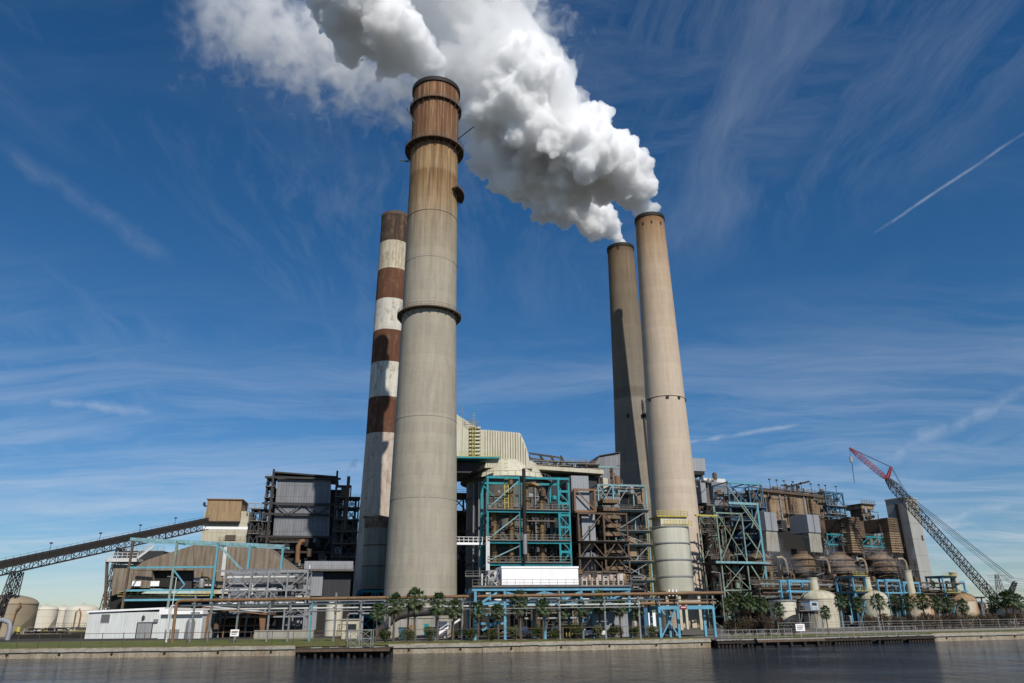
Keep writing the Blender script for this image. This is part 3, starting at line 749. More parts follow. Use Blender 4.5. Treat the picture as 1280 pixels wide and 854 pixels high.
seawall('low far seawall at the right edge beyond the timber bulkhead', SH[8].x, SH[9].x + 120)

# timber bulkhead at the right, small rusty jetty at the left
def bulkhead(label, px0, px1, out, seed, posts=True):
    p0, p1 = on_z(px0, 809 if px0 < 1000 else 806, 0), on_z(px1, 806 if px1 < 1100 else 802, 0)
    mid = (p0 + p1) / 2; q = random.Random(seed)
    r = thing('timber_bulkhead', label, 'bulkhead', (mid.x, shoreY(mid.x), -.5), 0)
    A = Vector((p0.x, shoreY(p0.x) - out, 0)) - Vector((*r.location.xy, 0)); B = Vector((p1.x, shoreY(p1.x) - out, 0)) - Vector((*r.location.xy, 0))
    L = (B - A).length; n = int(L / .62); d = (B - A) / n; nn = Vector((-d.y, d.x, 0)).normalized()
    MB().bar(A + nn * 1.2 + Vector((0, 0, G + .45)), B + nn * 1.2 + Vector((0, 0, G + .45)), 2.6, .18).build('decking', M['greytimber'], r)
    MB().bar(A + nn * .5 + Vector((0, 0, .8)), B + nn * .5 + Vector((0, 0, .8)), .2, 1.9).build('backing_wall', M['black'], r)
    if posts:
        for i in range(n):
            p = A + d * (i + .5); hh = G + .35 + q.uniform(-.12, .16)
            if q.random() < .9: MB().tube([(p.x, p.y, 0), (p.x + q.uniform(-.04, .04), p.y, hh)], .23, 7).build('pile', M['timber'], r)
        MB().bar(A - nn * .28 + Vector((0, 0, G + .05)), B - nn * .28 + Vector((0, 0, G + .05)), .2, .3).build('fender_beam', M['timber'], r)
    else:
        for i in range(int(n / 4)):
            p = A + d * (4 * i + 2); MB().tube([(p.x, p.y, 0), (p.x, p.y, G + .3)], .26, 8).build('pile', M['timber'], r)
            MB().bar((p.x, p.y, G - .2), (p.x + nn.x * 2, p.y + nn.y * 2, G - .2), .25).build('cross_beam', M['rsteel'], r)
        MB().bar(A - nn * .1 + Vector((0, 0, G + .2)), B - nn * .1 + Vector((0, 0, G + .2)), .3, .35).build('edge_beam', M['rsteel'], r)
bulkhead('close row of black timber piles at the left end of the long bulkhead', 891, 946, 1.4, 1)
bulkhead('open timber landing on spaced piles between two dense rows of piles', 947, 1022, 2.2, 2, False)
bulkhead('dark weathered bulkhead of timber piles at its right end', 1023, 1166, .8, 3)

jp = on_z(428, 822, 0)
J = thing('jetty', 'small rusty jetty on black piles in front of the left grass bank', 'jetty', (jp.x, jp.y, -.5))
w0, w1 = at(369, 820, jp.y).x - jp.x, at(487, 820, jp.y).x - jp.x
MB().box(w0, w1, 0, 3.2, G + .35, G + .5).build('deck', M['timber'], J)
MB().box(w0, w1, -.15, .12, G + .08, G + .42).build('edge_beam', M['rsteel'], J)
MB().box(w0, w1, 2.9, 3.1, -.4, G + .3).build('dark_back_panel', M['black'], J)
for i in range(17):
    x = w0 + (w1 - w0) * (i + .5) / 17; MB().tube([(x, .3 + (i % 3) * .3, 0), (x, .3 + (i % 3) * .3, G + .3)], .22, 7).build('pile', M['timber'], J)
for i in range(9):
    x = w0 + (w1 - w0) * (i + .5) / 9
    MB().bar((x - .7, .5 + (i % 4) * .4, G + .56), (x + 1.1, .7 + (i * 7 % 5) * .3, G + .58), .22, .12).build('loose_plank', M['greytimber' if i % 2 else 'rsteel'], J)
gx = at(447, 800, jp.y).x - jp.x
K = thing('gangway_frame', 'pale metal gangway frame standing on the small rusty jetty', 'gangway', (jp.x + gx, jp.y + 1.2, G))
steel(K, [-1.6, 0, 1.6], [0, 1.6], [1.2, 2.3], 'gsteel', .1, .1, 'x'); MB().box(-1.7, 1.7, -.1, 1.7, .08, .16).build('deck', M['grate'], K)
K = thing('ladder_frame', 'tall thin metal ladder frame behind the gangway on the small jetty', 'frame', (jp.x + gx - 3.0, jp.y + 3.6, G))
steel(K, [-.6, .6], [0, .9], [1.0, 2.1, 3.0], 'rsteel', .07, .07, '/')

# ------------------------------------------------------------------ fences
def fence(label, x0, x1, off, step, h, m, z=G, wires=(1.0, .55, .12), seg=2):
    n = max(1, round((x1 - x0) / step)); r = thing('fence', label, 'fence', ((x0 + x1) / 2, shoreY((x0 + x1) / 2) + off, z), 0, None); ox, oy = r.location.x, r.location.y
    P = [Vector((x0 + (x1 - x0) * i / n - ox, shoreY(x0 + (x1 - x0) * i / n) + off - oy, 0)) for i in range(n + 1)]
    for p in P: MB().bar(p, p + Vector((0, 0, h + .1)), .075).build('post', M[m], r)
    for k, w in enumerate(wires):
        b = MB()
        for a, e in zip(P, P[1:]): b.bar(a + Vector((0, 0, h * w)), e + Vector((0, 0, h * w)), .07 if k == 0 else .035)
        b.build('top_rail' if k == 0 else 'wire', M[m], r)
fence('thin rusty wire fence along the left grass bank', -75, -21, 5.5, 3.1, 2.0, 'rsteel')
fence('thin rusty fence in front of the middle palms and shrubs', -17, 26, 5.5, 4.2, 2.0, 'rsteel')
fence('pale pipe railing behind the left row of black piles', 33.5, 46, 2.2, 1.25, 1.3, 'gsteel')
fence('long pale railing behind the right timber bulkhead', 51, 72, 2.6, 1.5, 1.35, 'gsteel')
fence('taller mesh fence before the reddish hedge at the right', 46, 140, 8.5, 4.5, 2.2, 'gsteel', wires=(1, .8, .6, .4, .2))
for i, (px, lab) in enumerate(((292, 'small white notice board on the fence of the left grass bank'), (1002, 'small white notice board by the landing at the right'))):
    p = on_z(px, 803 if i == 0 else 797, G); q = thing('notice_board', lab, 'sign', p)
    MB().box(-.06, .06, .02, .08, 0, 2.1).build('post', M['gsteel'], q); bd = MB().box(-.75, .75, -.04, .0, 1.0, 2.1).build('board', M['white'], q)
    for k in range(3): MB().box(-.55, .55 - .1 * k, -.06, -.042, 1.75 - .25 * k, 1.85 - .25 * k).build('lettering_line', M['red' if k == 0 else 'black'], bd)

# ------------------------------------------------------------------ plants
def leaf_mat(name, c1, c2, c3):
    m, t, b = mat_new(name); oi = t.new('ShaderNodeObjectInfo'); tc = t.new('ShaderNodeTexCoord').outputs['Object']
    n = t.noise(tc, 2.2, 3); g = t.new('ShaderNodeNewGeometry')
    c = t.mix(t.ramp(g.outputs['Random Per Island'], [(0, 0), (1, 1)]), c1, c2); c = t.mix(t.ramp(n, [(.5, 0), (.75, .8)]), c, c3)
    t.l.new(c, b.inputs['Base Color']); b.inputs['Roughness'].default_value = .55; b.inputs['Specular IOR Level'].default_value = .35
    return m
MP = leaf_mat('palm_leaf', (.020, .042, .012), (.042, .072, .022), (.085, .095, .03))
MPD = leaf_mat('dead_palm_leaf', (.16, .10, .045), (.22, .15, .07), (.10, .065, .03))
MS1 = leaf_mat('shrub_leaf', (.030, .050, .016), (.065, .085, .028), (.11, .085, .03))
MS2 = leaf_mat('reddish_shrub_leaf', (.060, .030, .020), (.035, .045, .018), (.13, .045, .03))
MTK = weathered('palm_bark', (.15, .12, .09), (.07, .05, .035), .6, 2, .6, .95, bump=1)
def palm(seed, H=6.):
    """cabbage palm: ringed trunk, round head of fan leaves, dead skirt; 1 unit = 1 m, crown top at H"""
    q = random.Random(seed); r = thing('palm_tree', 'x', 'palm tree', (0, 0, 0))
    bend = q.uniform(-.35, .35); hc = H - 1.55
    pts = [(bend * math.sin(t * 1.8) * .6 + q.uniform(-.02, .02), q.uniform(-.02, .02), hc * t) for t in [i / 9 for i in range(10)]]
    MB().tube(pts, .19, 9, .14).build('trunk', MTK, r); top = Vector(pts[-1])
    cb, dd = MB(), MB()
    nf = 50
    for i in range(nf):
        dead = i < 5; a = i * 2.39996 + q.uniform(-.2, .2)
        el = (-1.15 + q.random() * .3) if dead else (-.75 + 2.1 * ((i - 5) / (nf - 6)) ** .9 + q.uniform(-.15, .15))
        out = Vector((math.cos(a), math.sin(a), 0)); d = out * math.cos(el) + Vector((0, 0, math.sin(el)))
        L = q.uniform(.8, 1.3) if not dead else q.uniform(.5, .8); b = dd if dead else cb
        c0 = top + Vector((0, 0, .1)); hub = c0 + d * L + Vector((0, 0, -.06))
        b.bar(c0, hub, .045)
        side = Vector((-math.sin(a), math.cos(a), 0)); nrm = side.cross(d).normalized(); nl = 15; tw = q.uniform(-.35, .35)
        side2 = (side * math.cos(tw) + nrm * math.sin(tw))
        for k in range(nl):
            th = -1.35 + 2.7 * k / (nl - 1); dv = (d * math.cos(th) + side2 * math.sin(th)).normalized(); LL = q.uniform(.65, .95) * (1 - .22 * abs(th) / 1.35)
            wv = dv.cross(nrm).normalized() * .058
            m1 = hub + dv * LL * .62 + Vector((0, 0, -.05)); e = hub + dv * LL + Vector((0, 0, -.30 - .12 * abs(math.cos(el))))
            b.add([hub - wv * .3, hub + wv * .3, m1 + wv, m1 - wv, e], [(0, 1, 2, 3), (3, 2, 4)])
    cr = cb.build('crown', MP, r); dd.build('dead_leaves', MPD, r)
    return r
def shrub(seed, mat, nm='shrub', w=1.0, h=2.0, n=900):
    q = random.Random(seed); r = thing(nm, 'x', 'shrub', (0, 0, 0)); b, st = MB(), MB()
    lobes = [(Vector((q.uniform(-.5, .5) * w, q.uniform(-.5, .5) * w, h * q.uniform(.35, .8))), q.uniform(.35, .6) * w) for _ in range(9)]
    for c, rr in lobes: st.bar((c.x * .2, c.y * .2, 0), c, .05)
    for i in range(n):
        c, rr = q.choice(lobes); v = Vector((q.gauss(0, 1), q.gauss(0, 1), q.gauss(0, 1))).normalized() * rr * q.uniform(.55, 1.12); p = c + v
        if p.z < .1: continue
        u = Vector((q.gauss(0, 1), q.gauss(0, 1), q.gauss(0, 1))).normalized(); s_ = u.cross(Vector((q.random(), .3, q.random()))).normalized(); k = q.uniform(.06, .12)
        b.add([p - s_ * k * .5, p + u * k * 1.6, p + s_ * k * .5, p - u * k * 1.2], [(0, 1, 2, 3)])
    b.build('foliage', mat, r); st.build('stems', MTK, r); return r
palms = [palm(i, 6.) for i in range(4)]
shrubs = [shrub(10 + i, MS1, n=1300) for i in range(3)]
rshrubs = [shrub(20 + i, MS2, 'shrub', 1.5, 2.2, 1300) for i in range(2)]
used = set()
def place(protos, i, p, s, lab, group):
    src = protos[i % len(protos)]; rz = (i * 1.7) % 6.28
    if src.name not in used:
        used.add(src.name); o = src; o.location = p; o.rotation_euler.z = rz; o['label'] = lab
    else: o = copy_thing(src, p, rz, lab)
    o.scale = s if isinstance(s, tuple) else (s, s, s); o['group'] = group
    return o
G1 = 'cabbage palms along the waterfront'
PAL = [(470, 753, 'short palm left of the nearest chimney beside a pipe post'), (492, 741, 'palm standing before the left edge of the nearest chimney'), (519, 734, 'tallest slim palm in front of the middle of the nearest chimney'),
       (547, 741, 'full-headed palm before the right half of the nearest chimney'), (566, 748, 'low bushy palm just right of the nearest chimney foot'), (597, 751, 'palm by the left end of the light blue steel platform'), (623, 754, 'palm below the left end of the white box on the platform'),
       (651, 738, 'leaning palm under the left half of the white box'), (679, 747, 'palm beside the middle column of the light blue platform'), (703, 752, 'palm under the right half of the white box'), (728, 751, 'palm below the right end of the white box'),
       (751, 738, 'tall palm below the rusty white machines on the platform'), (776, 746, 'palm before the grey shed at the platform end'), (797, 752, 'palm left of the small cross-braced blue frame')]
for i, (px, py, lab) in enumerate(PAL):
    Y = shoreY(at(px, 790, 118).x) + 15.5 + (i * 37 % 5) * .6; p = at(px, 790, Y); p.z = G; h = at(px, py, Y).z - G
    place(palms, i, p, (h / 6. * .82, h / 6. * .82, h / 6.), lab, G1)
PAL2 = [(912, 746, 178), (925, 740, 160), (939, 742, 158), (956, 746, 165), (977, 752, 150), (1035, 757, 150), (1057, 741, 168), (1076, 746, 165), (1103, 741, 175), (1124, 744, 180), (1141, 741, 176), (1158, 741, 182), (1176, 743, 178), (1191, 746, 184), (1210, 748, 186), (1249, 744, 190), (1262, 739, 186), (1272, 737, 184), (1282, 742, 188)]
L2 = ['palm partly behind the others at the foot of the green steel tower', 'dense palm at the foot of the faded green steel tower', 'palm right of the green steel tower foot', 'palm before the low white round tank', 'small slim palm before the low white round tank', 'little palm below the first domed tank',
      'palm before the right side of the first domed tank', 'palm between the first and second domed tanks', 'palm before the second domed tank', 'palm left of the rust-run domed tank', 'palm before the rust-run domed tank', 'palm before the right side of the rust-run domed tank',
      'palm between the two rusty domed tanks', 'palm before the left side of the last domed tank', 'palm before the right side of the last domed tank', 'leftmost palm of the clump below the crane', 'second palm of the clump right of the crane foot', 'tallest palm of the clump at the right edge', 'rightmost palm at the edge of the picture']
for i, ((px, py, Y), lab) in enumerate(zip(PAL2, L2)):
    p = at(px, 785, Y); p.z = G; h = at(px, py, Y).z - G; place(palms, i + 2, p, (h / 6. * .78, h / 6. * .78, h / 6.), lab, G1)
G2 = 'rounded shrubs along the waterfront path'
SL = ['shrub left of the shortest palm at the left end of the row', 'yellowish shrub between the first two palms', 'round shrub before the middle of the nearest chimney', 'shrub right of the tallest palm before the nearest chimney', 'shrub at the left column of the light blue platform', 'shrub below the left end of the white box', 'large shrub beside the leaning palm',
      'shrub under the middle of the white box', 'shrub by the middle platform column', 'shrub under the right half of the white box', 'shrub before the white pickup truck', 'shrub before the grey shed door', 'shrub at the right end of the grey shed', 'wide shrub left of the cross-braced blue frame']
for i, (px, lab) in enumerate(zip((460, 482, 508, 537, 590, 614, 643, 672, 695, 722, 746, 770, 793, 814), SL)):
    Y = shoreY(at(px, 790, 118).x) + 14; p = at(px, 790, Y); p.z = G; place(shrubs, i, p, (1.15 + (i % 3) * .15, 1.15, 1.0 + (i * 5 % 4) * .08), lab, G2)
G3 = 'reddish shrubs and hedge at the right'
HL = [(915, 150), (928, 150), (941, 148), (960, 146), (977, 146), (991, 146)] + [(1086 + k * 10.5, 172 + k * .9) for k in range(19)]
for i, (px, Y) in enumerate(HL):
    p = at(px, 785, Y); p.z = G
    lab = ['reddish shrub at the foot of the green steel tower', 'second reddish shrub by the green steel tower', 'dark shrub right of the green steel tower', 'shrub before the low white tank', 'slim shrub left of the notice board', 'narrow shrub beside the notice board'][i] if i < 6 else 'reddish shrub growing into the long hedge at the right'
    place(rshrubs, i, p, (1.25, 1.25, 1.15 + (i * 3 % 5) * .09), lab, G3 if i < 6 else 'hedge shrubs before the domed tanks')
# far woodland
b = MB(); q = random.Random(4)
for i in range(900):
    X = q.uniform(-1500, 1500); Y = 1500 + q.uniform(-60, 60); h = q.uniform(4, 9)
    for k in range(5):
        c = Vector((X + q.uniform(-7, 7), Y + q.uniform(-5, 5), G + q.uniform(.3, 1) * h)); u = Vector((q.gauss(0, 1), q.gauss(0, 1), q.gauss(0, 1))).normalized() * 4; v = u.cross(Vector((.3, 1, .2))).normalized() * 3
        b.add([c - u, c + v, c + u, c - v], [(0, 1, 2, 3)])
tag(b.build('woodland', MS1), 'low dark far-off woodland on the horizon', 'woodland', kind='stuff')
# ================================================================== LEFT PART OF THE PLANT
def cyl_tank(label, name, px, hw, Y, ptop, papex, mat, rib=None, group=None, extra=None, eave='rail', cat='tank'):
    """round tank: centre pixel, half width in px, wall-top and apex pixel rows"""
    p = at(px, 775, Y); r = thing(name, label, cat, (p.x, Y, G), R(15), group)
    dep = Y * math.cos(TH); rad = hw * dep / FPX; zt = at(px, ptop, Y - rad * .5).z - G; za = at(px, papex, Y).z - G
    MB().lathe(0, 0, [(rad, 0), (rad, zt)], 48, cap=False).ring(0, 0, rad, rad + .12, 0, .25, 48).build('shell', M[mat], r)
    prof = [(rad + .12, zt - .1), (rad + .12, zt + .08)]
    for i in range(1, 9):
        t = i / 8; prof.append((rad * math.cos(t * math.pi / 2) + .01, zt + .08 + (za - zt) * math.sin(t * math.pi / 2)))
    rf = MB().lathe(0, 0, prof, 48, cap=False).build('roof', M[mat], r)
    MB().lathe(0, 0, [(.4, za - .2), (.4, za + .5), (.6, za + .55), (.6, za + .7), (.05, za + .9)], 12).build('vent', M[mat], rf)
    rl = MB(); n = 24
    for i in range(n):
        a, e = 2 * math.pi * i / n, 2 * math.pi * (i + 1) / n
        A = Vector((math.cos(a) * (rad - .1), math.sin(a) * (rad - .1), zt)); B = Vector((math.cos(e) * (rad - .1), math.sin(e) * (rad - .1), zt))
        rl.bar(A, A + Vector((0, 0, 1.1)), .06); rl.bar(A + Vector((0, 0, 1.1)), B + Vector((0, 0, 1.1)), .06)
    if eave == 'rail': rl.build('railing', M['rail'], r)
    st = MB(); a = R(-60)
    for i in range(24):
        aa = a + i * .05; st.bar((math.cos(aa) * rad, math.sin(aa) * rad, zt * i / 24), (math.cos(aa) * (rad + .9), math.sin(aa) * (rad + .9), zt * i / 24), .25, .08)
    st.build('spiral_stair', M['rail'], r)
    return r, rad, zt, za
GT = 'storage tanks at the left edge'
r, rad, zt, za = cyl_tank('big tan domed tank at the left edge below the conveyor', 'storage_tank', 5, 34, 215, 755, 744, 'tantank', group=GT, eave='')
MB().tube([(rad * .55, -rad * .9, 0), (rad * .62, -rad * .9, zt * .8), (rad * .72, -rad * .85, zt), (rad * .4, -rad * .5, zt + 1)], .18, 8).build('vent_pipe', M['brown'], r)
cyl_tank('small off-white tank just right of the big tan tank', 'storage_tank', 55, 14, 330, 762, 757, 'tank', group=GT, eave='')
cyl_tank('off-white tank in the middle of the distant white ones', 'storage_tank', 76, 12, 350, 763, 758, 'tank', group=GT, eave='')
r, rad, zt, za = cyl_tank('widest of the distant off-white tanks, right beside the conveyor tower', 'storage_tank', 101, 19, 330, 763, 756, 'tank', group=GT, eave='')
MB().tube([(-rad * .1, -rad - .2, 0), (-rad * .1, -rad - .2, zt * .9), (rad * .05, -rad + .1, zt + .6), (rad * .2, -rad, zt * .8), (rad * .2, -rad - .2, 0)], .3, 8).build('vent_pipe', M['brown'], r)

# conveyor ---------------------------------------------------------------
Pe = at(258, 652, 252); Ps = at(-70, 722, 196)
mid = Vector((Ps.x, Ps.y, G))
CV = thing('coal_conveyor', 'long dark inclined coal conveyor on lattice towers at the left', 'conveyor', mid)
a, b_ = Ps - mid, Pe - mid; d = (b_ - a).normalized()
sd = Vector((d.y, -d.x, 0)).normalized()
MB().bar(a, b_, 3.2, 1.35).build('belt_gallery', M['black'], CV)
MB().bar(a + Vector((0, 0, 1.0)), b_ + Vector((0, 0, 1.0)), 2.6, .5).build('belt_cover', M['dsteel'], CV)
tr = MB(); n = 34; dn = Vector((0, 0, -2.7))
for s_ in (-1, 1):
    o = sd * (1.7 * s_)
    tr.bar(a + o + dn, b_ + o + dn, .28); tr.bar(a + o + Vector((0, 0, -.8)), b_ + o + Vector((0, 0, -.8)), .28)
    for i in range(n):
        p, q = a.lerp(b_, i / n) + o, a.lerp(b_, (i + 1) / n) + o
        tr.bar(p + dn, p, .16); tr.bar(p + (dn if i % 2 else Vector((0, 0, -.8))), q + (Vector((0, 0, -.8)) if i % 2 else dn), .14)
for i in range(n):
    p = a.lerp(b_, i / n) + dn; tr.bar(p - sd * 1.7, p + sd * 1.7, .14)
tr.build('truss', M['dsteel'], CV)
rl = MB()
for i in range(41):
    p = a.lerp(b_, i / 40) + sd * 1.9 + Vector((0, 0, .6)); rl.bar(p, p + Vector((0, 0, 1.3)), .06)
    if i < 40: q = a.lerp(b_, (i + 1) / 40) + sd * 1.9 + Vector((0, 0, 1.9)); rl.bar(p + Vector((0, 0, 1.3)), q, .06)
rl.build('railing', M['dsteel'], CV)
for px in (40, 101, 155, 207):
    t = (px + 70) / 328; p = a.lerp(b_, t)
    lp = MB().bar(p, p + Vector((0, 0, 3.2)), .10).build('lamp_pole', M['dsteel'], CV)
    MB().box(p.x - .35, p.x + .35, p.y - .2, p.y + .2, p.z + 3.1, p.z + 3.5).build('lamp_head', M['dsteel'], lp)
for (x0, t, x1) in ((6, .235, 0), (128, .62, 0)):
    p = a.lerp(b_, t) + dn; z0 = 0
    for s_ in (-1, 1):
        m = MB(); hh = p.z
        m.lattice(Vector((p.x - 1.5, p.y + s_ * 2.6, 0)), Vector((p.x, p.y + s_ * 1.6, hh)), 1.7, 1.0, 11, .16)
        m.build('support_tower', M['dsteel'], CV)
    m = MB()
    for k in range(5):
        f0, f1 = k / 5, (k + 1) / 5; w0, w1 = 2.6 - f0, 2.6 - f1
        m.bar((p.x - 1.5 * (1 - f0), p.y - w0, p.z * f0), (p.x - 1.5 * (1 - f1), p.y + w1, p.z * f1), .16); m.bar((p.x - 1.5 * (1 - f0), p.y + w0, p.z * f0), (p.x - 1.5 * (1 - f1), p.y - w1, p.z * f1), .16)
    m.build('cross_bracing', M['dsteel'], CV)

# transfer tower ------------------------------------------------------------
L = PL(285, 262, R(10))
T = L.thing('transfer_house', 'cream boxy transfer house with a projecting tan top storey at the head of the conveyor', 'building')
x0, x1 = L.x(256, 640), L.x(311, 645); zb, zt_ = 0, L.z(300, 639)
MB().box(x0, x1, 0, 12, 0, zt_).build('wall', M['cream'], T)
MB().box(x0 + .1, x1 + .1, -.12, 0, L.z(280, 662), L.z(280, 658.5)).build('white_band', M['white'], T)
xa, xb = L.x(259, 630, -1.5), L.x(302, 630, -1.5); za, zc = L.z(280, 652, -1.5), L.z(280, 625, -1.5)
MB().box(xa, xb, -1.5, 11, za, zc).build('top_storey', M['tan'], T)
MB().box(xa - .3, xb + .4, -1.9, 11.3, zc, zc + .35).build('roof', M['brown'], T)
MB().box(xa - .05, xb + .05, -1.62, -1.4, za - .25, za + .15).build('sill_beam', M['dsteel'], T)
MB().box(xa - 1.2, xa, -1.2, .5, zc - 2.2, zc - 1.9).box(xa - 1.5, xa - .9, -1.0, .4, zc - 1.9, zc - .8).build('roof_lamp', M['dsteel'], T)
MB().box(x1 - 7, x1 - 3.5, -.4, 0, L.z(300, 675), L.z(300, 669)).build('door', M['rsteel'], T)
rail(x1 - 9, x1, -.5, L.z(300, 675), M['rail']).build('railing', M['rail'], T)

# brown coal bunker house ----------------------------------------------------
L = PL(250, 208, R(6))
T = L.thing('coal_bunker_house', 'stained brown concrete house with sloping shoulders and a dark arched opening', 'building')
P = lambda *pts: [L.sz(*p) for p in pts]
MB().prism(P((165, 713), (165, 706), (243, 681), (243, 713)), 0, 14).build('left_hood', M['brownwall'], T)
MB().prism(P((243.3, 735), (243.3, 681), (283, 681), (283, 735)), -.6, 14).build('middle_wall', M['brownwall'], T)
MB().prism(P((283.3, 735), (283.3, 681), (330, 682), (374, 716), (374, 735)), -.2, 14).build('right_wall', M['brownwall'], T)
MB().prism(P((139, 745), (141, 706), (164.7, 706), (164.7, 735), (139, 745)[:2])[:4], .3, 14).build('end_wall', M['brownwall'], T)
MB().prism(P((164.9, 735), (164.9, 713.5), (190, 713.5), (190, 735)), -.3, 6).build('front_panel', M['brownwall'], T)
arch = [L.sz(190.3, 735), L.sz(190.3, 720)] + [L.sz(202 - 12 * math.cos(k * math.pi / 8), 720 - 8 * math.sin(k * math.pi / 8)) for k in range(1, 8)] + [L.sz(214, 720), L.sz(214, 735)]
MB().prism(arch, 2.2, 9).build('arched_opening', M['black'], T)
MB().prism(P((214.3, 735), (214.3, 713.5), (243, 713.5), (243, 735)), 3, 12).build('recess_wall', M['dsteel'], T)
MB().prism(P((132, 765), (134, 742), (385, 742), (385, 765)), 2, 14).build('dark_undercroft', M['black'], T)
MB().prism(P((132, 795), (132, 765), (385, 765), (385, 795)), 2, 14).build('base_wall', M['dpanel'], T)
for px in (171, 194, 259):
    x, z_ = L.sz(px, 733); MB().box(x - 1.0, x + 1.2, -.9, -.62, z_, z_ + 1.3).build('white_panel', M['white'], T)
MB().prism(P((277, 720), (281, 684), (285, 684), (282, 720)), -.9, -.65).build('rain_pipe', M['pipewhite'], T)
clutter(T, L.x(240, 735), L.x(270, 735), -1.6, -.8, L.z(250, 740), L.z(250, 712), 8, 55)
xr0, xr1 = L.x(150, 745), L.x(270, 745)
MB().box(xr0, xr1, -1.6, .6, L.z(200, 746), L.z(200, 746) + .15).build('walkway', M['grate'], T); rail(xr0, xr1, -1.5, L.z(200, 746) + .15, h=1.2).build('railing', M['yellow'], T)
# roof platform at its left
zq = L.z(165, 698, -1); xq0, xq1 = L.x(134, 699, -1), L.x(172, 699, -1)
MB().box(xq0, xq1, -1.5, 8, zq - .9, zq - .1).build('platform', M['pipewhite'], T)
rail(xq0, xq1, -1.5, zq - .1, h=1.5, step=1.2, t=.12).build('railing', M['pipewhite'], T)
MB().box(xq0 + 1.4, L.x(200, 690), 3, 10, zq - .1, L.z(165, 689, 3)).build('parapet_box', M['dpanel'], T)
sx0, sz0 = L.sz(172, 698, -1.8); sx1, sz1 = L.sz(192, 683, -1.8)
st = MB().bar((sx0, -1.8, sz0), (sx1, -1.8, sz1), .3, .5)
for k in (0, 1.1): st.bar((sx0, -1.8, sz0 + k + .6), (sx1, -1.8, sz1 + k + .6), .08)
for i in range(9): f = i / 8; st.bar((sx0 + (sx1 - sx0) * f, -1.8, sz0 + (sz1 - sz0) * f), (sx0 + (sx1 - sx0) * f, -1.8, sz0 + (sz1 - sz0) * f + 1.7), .08)
st.build('stair', M['pipewhite'], T)
rail(xq0 + 2, L.x(200, 690), 3, L.z(165, 689, 3), h=1.2).build('railing', M['rail'], T)
MB().prism(P((134, 700), (137, 700), (134, 760), (131, 760)), -1, -.4).build('corner_post', M['rsteel'], T)

# pale blue gantry frame -------------------------------------------------------
L = PL(250, 192, R(4))
T = L.thing('steel_gantry', 'faded light blue steel gantry in front of the brown bunker house', 'gantry')
ztop = lambda px: L.z(px, 674 + (px - 165) * .045)
cols = [(152, 745, 167, 675, 'rsteel'), (208, 745, 222, 676, 'green'), (263, 745, 273, 679, 'cyan'), (308, 745, 313, 681, 'cyan'), (351, 745, 354, 683, 'cyan')]
for i, (a_, b1, c, d_, m) in enumerate(cols):
    x = L.x(c, d_); zb = 0 if i < 3 else L.z(350, 714)
    MB().box(x - .25, x + .25, -.25, .25, zb, L.z(c, d_)).build('column', M[m], T)
X = [L.x(c[2], c[3]) for c in cols]
MB().bar((X[0] - .8, 0, L.z(167, 674)), (X[4] + .3, 0, L.z(354, 683)), .5, .75).build('top_beam', M['paleblue'], T)
MB().bar((X[0] - .8, 6, L.z(167, 674)), (X[4] + .3, 6, L.z(354, 683)), .4, .6).build('top_beam', M['paleblue'], T)
for i, x in enumerate(X): MB().box(x - .12, x + .12, 0, 6, ztop(cols[i][2]) - .5, ztop(cols[i][2]) - .1).build('cross_beam', M['paleblue'], T)
for py in (709, 737.5, 749.5):
    x_, z_ = L.sz(200, py); MB().box(X[0] - .3, X[2] + .2, -.2, .2, z_ - .3, z_ + .15).build('beam', M['cyan'], T)
z_ = L.z(300, 713); MB().box(X[2], X[4], -.2, .2, z_ - .3, z_ + .1).build('beam', M['gsteel'], T)
def br(m, x0, y0, x1, y1, w=.3, d=-.05):
    A = L.sz(x0, y0, d); B = L.sz(x1, y1, d); MB().bar((A[0], d, A[1]), (B[0], d, B[1]), w).build('brace', M[m], T)
br('cyan', 216, 711, 231, 731); br('paleblue', 275, 683, 302, 712, .45); br('paleblue', 231, 731, 216, 745, .2)

# white low building, right block, brown open shed --------------------------------
L = PL(170, 178, R(-3))
T = L.thing('low_building', 'long low white ribbed building with a grey roller door and louvre', 'building')
x0, x1 = L.x(107, 790), L.x(201, 790); zt_ = L.z(150, 765.5)
MB().box(x0, x1, 0, 12, 0, zt_).build('wall', M['whiterib'], T)
MB().prism([(x0 - .4, zt_), (x1 + .3, zt_ + .55), (x1 + .3, zt_ + .95), (x0 - .4, zt_ + .4)], -.4, 12.4).build('roof', M['white'], T)
dx0, dx1 = L.x(171, 790), L.x(189, 790)
dr = MB().box(dx0, dx1, -.05, 0.02, 0, L.z(180, 779)).build('roller_door', M['greybox'], T); MB().box(dx0 - .15, dx1 + .15, -.10, -.0, L.z(180, 779), L.z(180, 779) + .2).box(dx0 - .2, dx0, -.1, 0, 0, L.z(180, 779)).box(dx1, dx1 + .2, -.1, 0, 0, L.z(180, 779)).build('frame', M['dsteel'], dr)
lv = MB().box(L.x(126, 775), L.x(137, 775), -.06, .02, L.z(130, 779), L.z(130, 769)).build('louvre', M['greybox'], T)
sl = MB()
for k in range(8): zz_ = L.z(130, 779) + .2 + k * .22; sl.box(L.x(126, 775) + .1, L.x(137, 775) - .1, -.1, -.06, zz_, zz_ + .1)
sl.build('slats', M['dsteel'], lv)
MB().lathe(L.x(180, 772), -.3, [(.1, L.z(180, 774)), (.35, L.z(180, 774) + .1), (.3, L.z(180, 774) + .6), (.1, L.z(180, 774) + .8)], 10).build('wall_lamp', M['dsteel'], T)
MB().box(L.x(193, 775), L.x(198, 775), -.4, 0, L.z(195, 778), L.z(195, 774)).build('air_unit', M['gsteel'], T)
L = PL(227, 170, R(0))
T = L.thing('low_building', 'white block with a rounded white eave between the ribbed building and the brown shed', 'building')
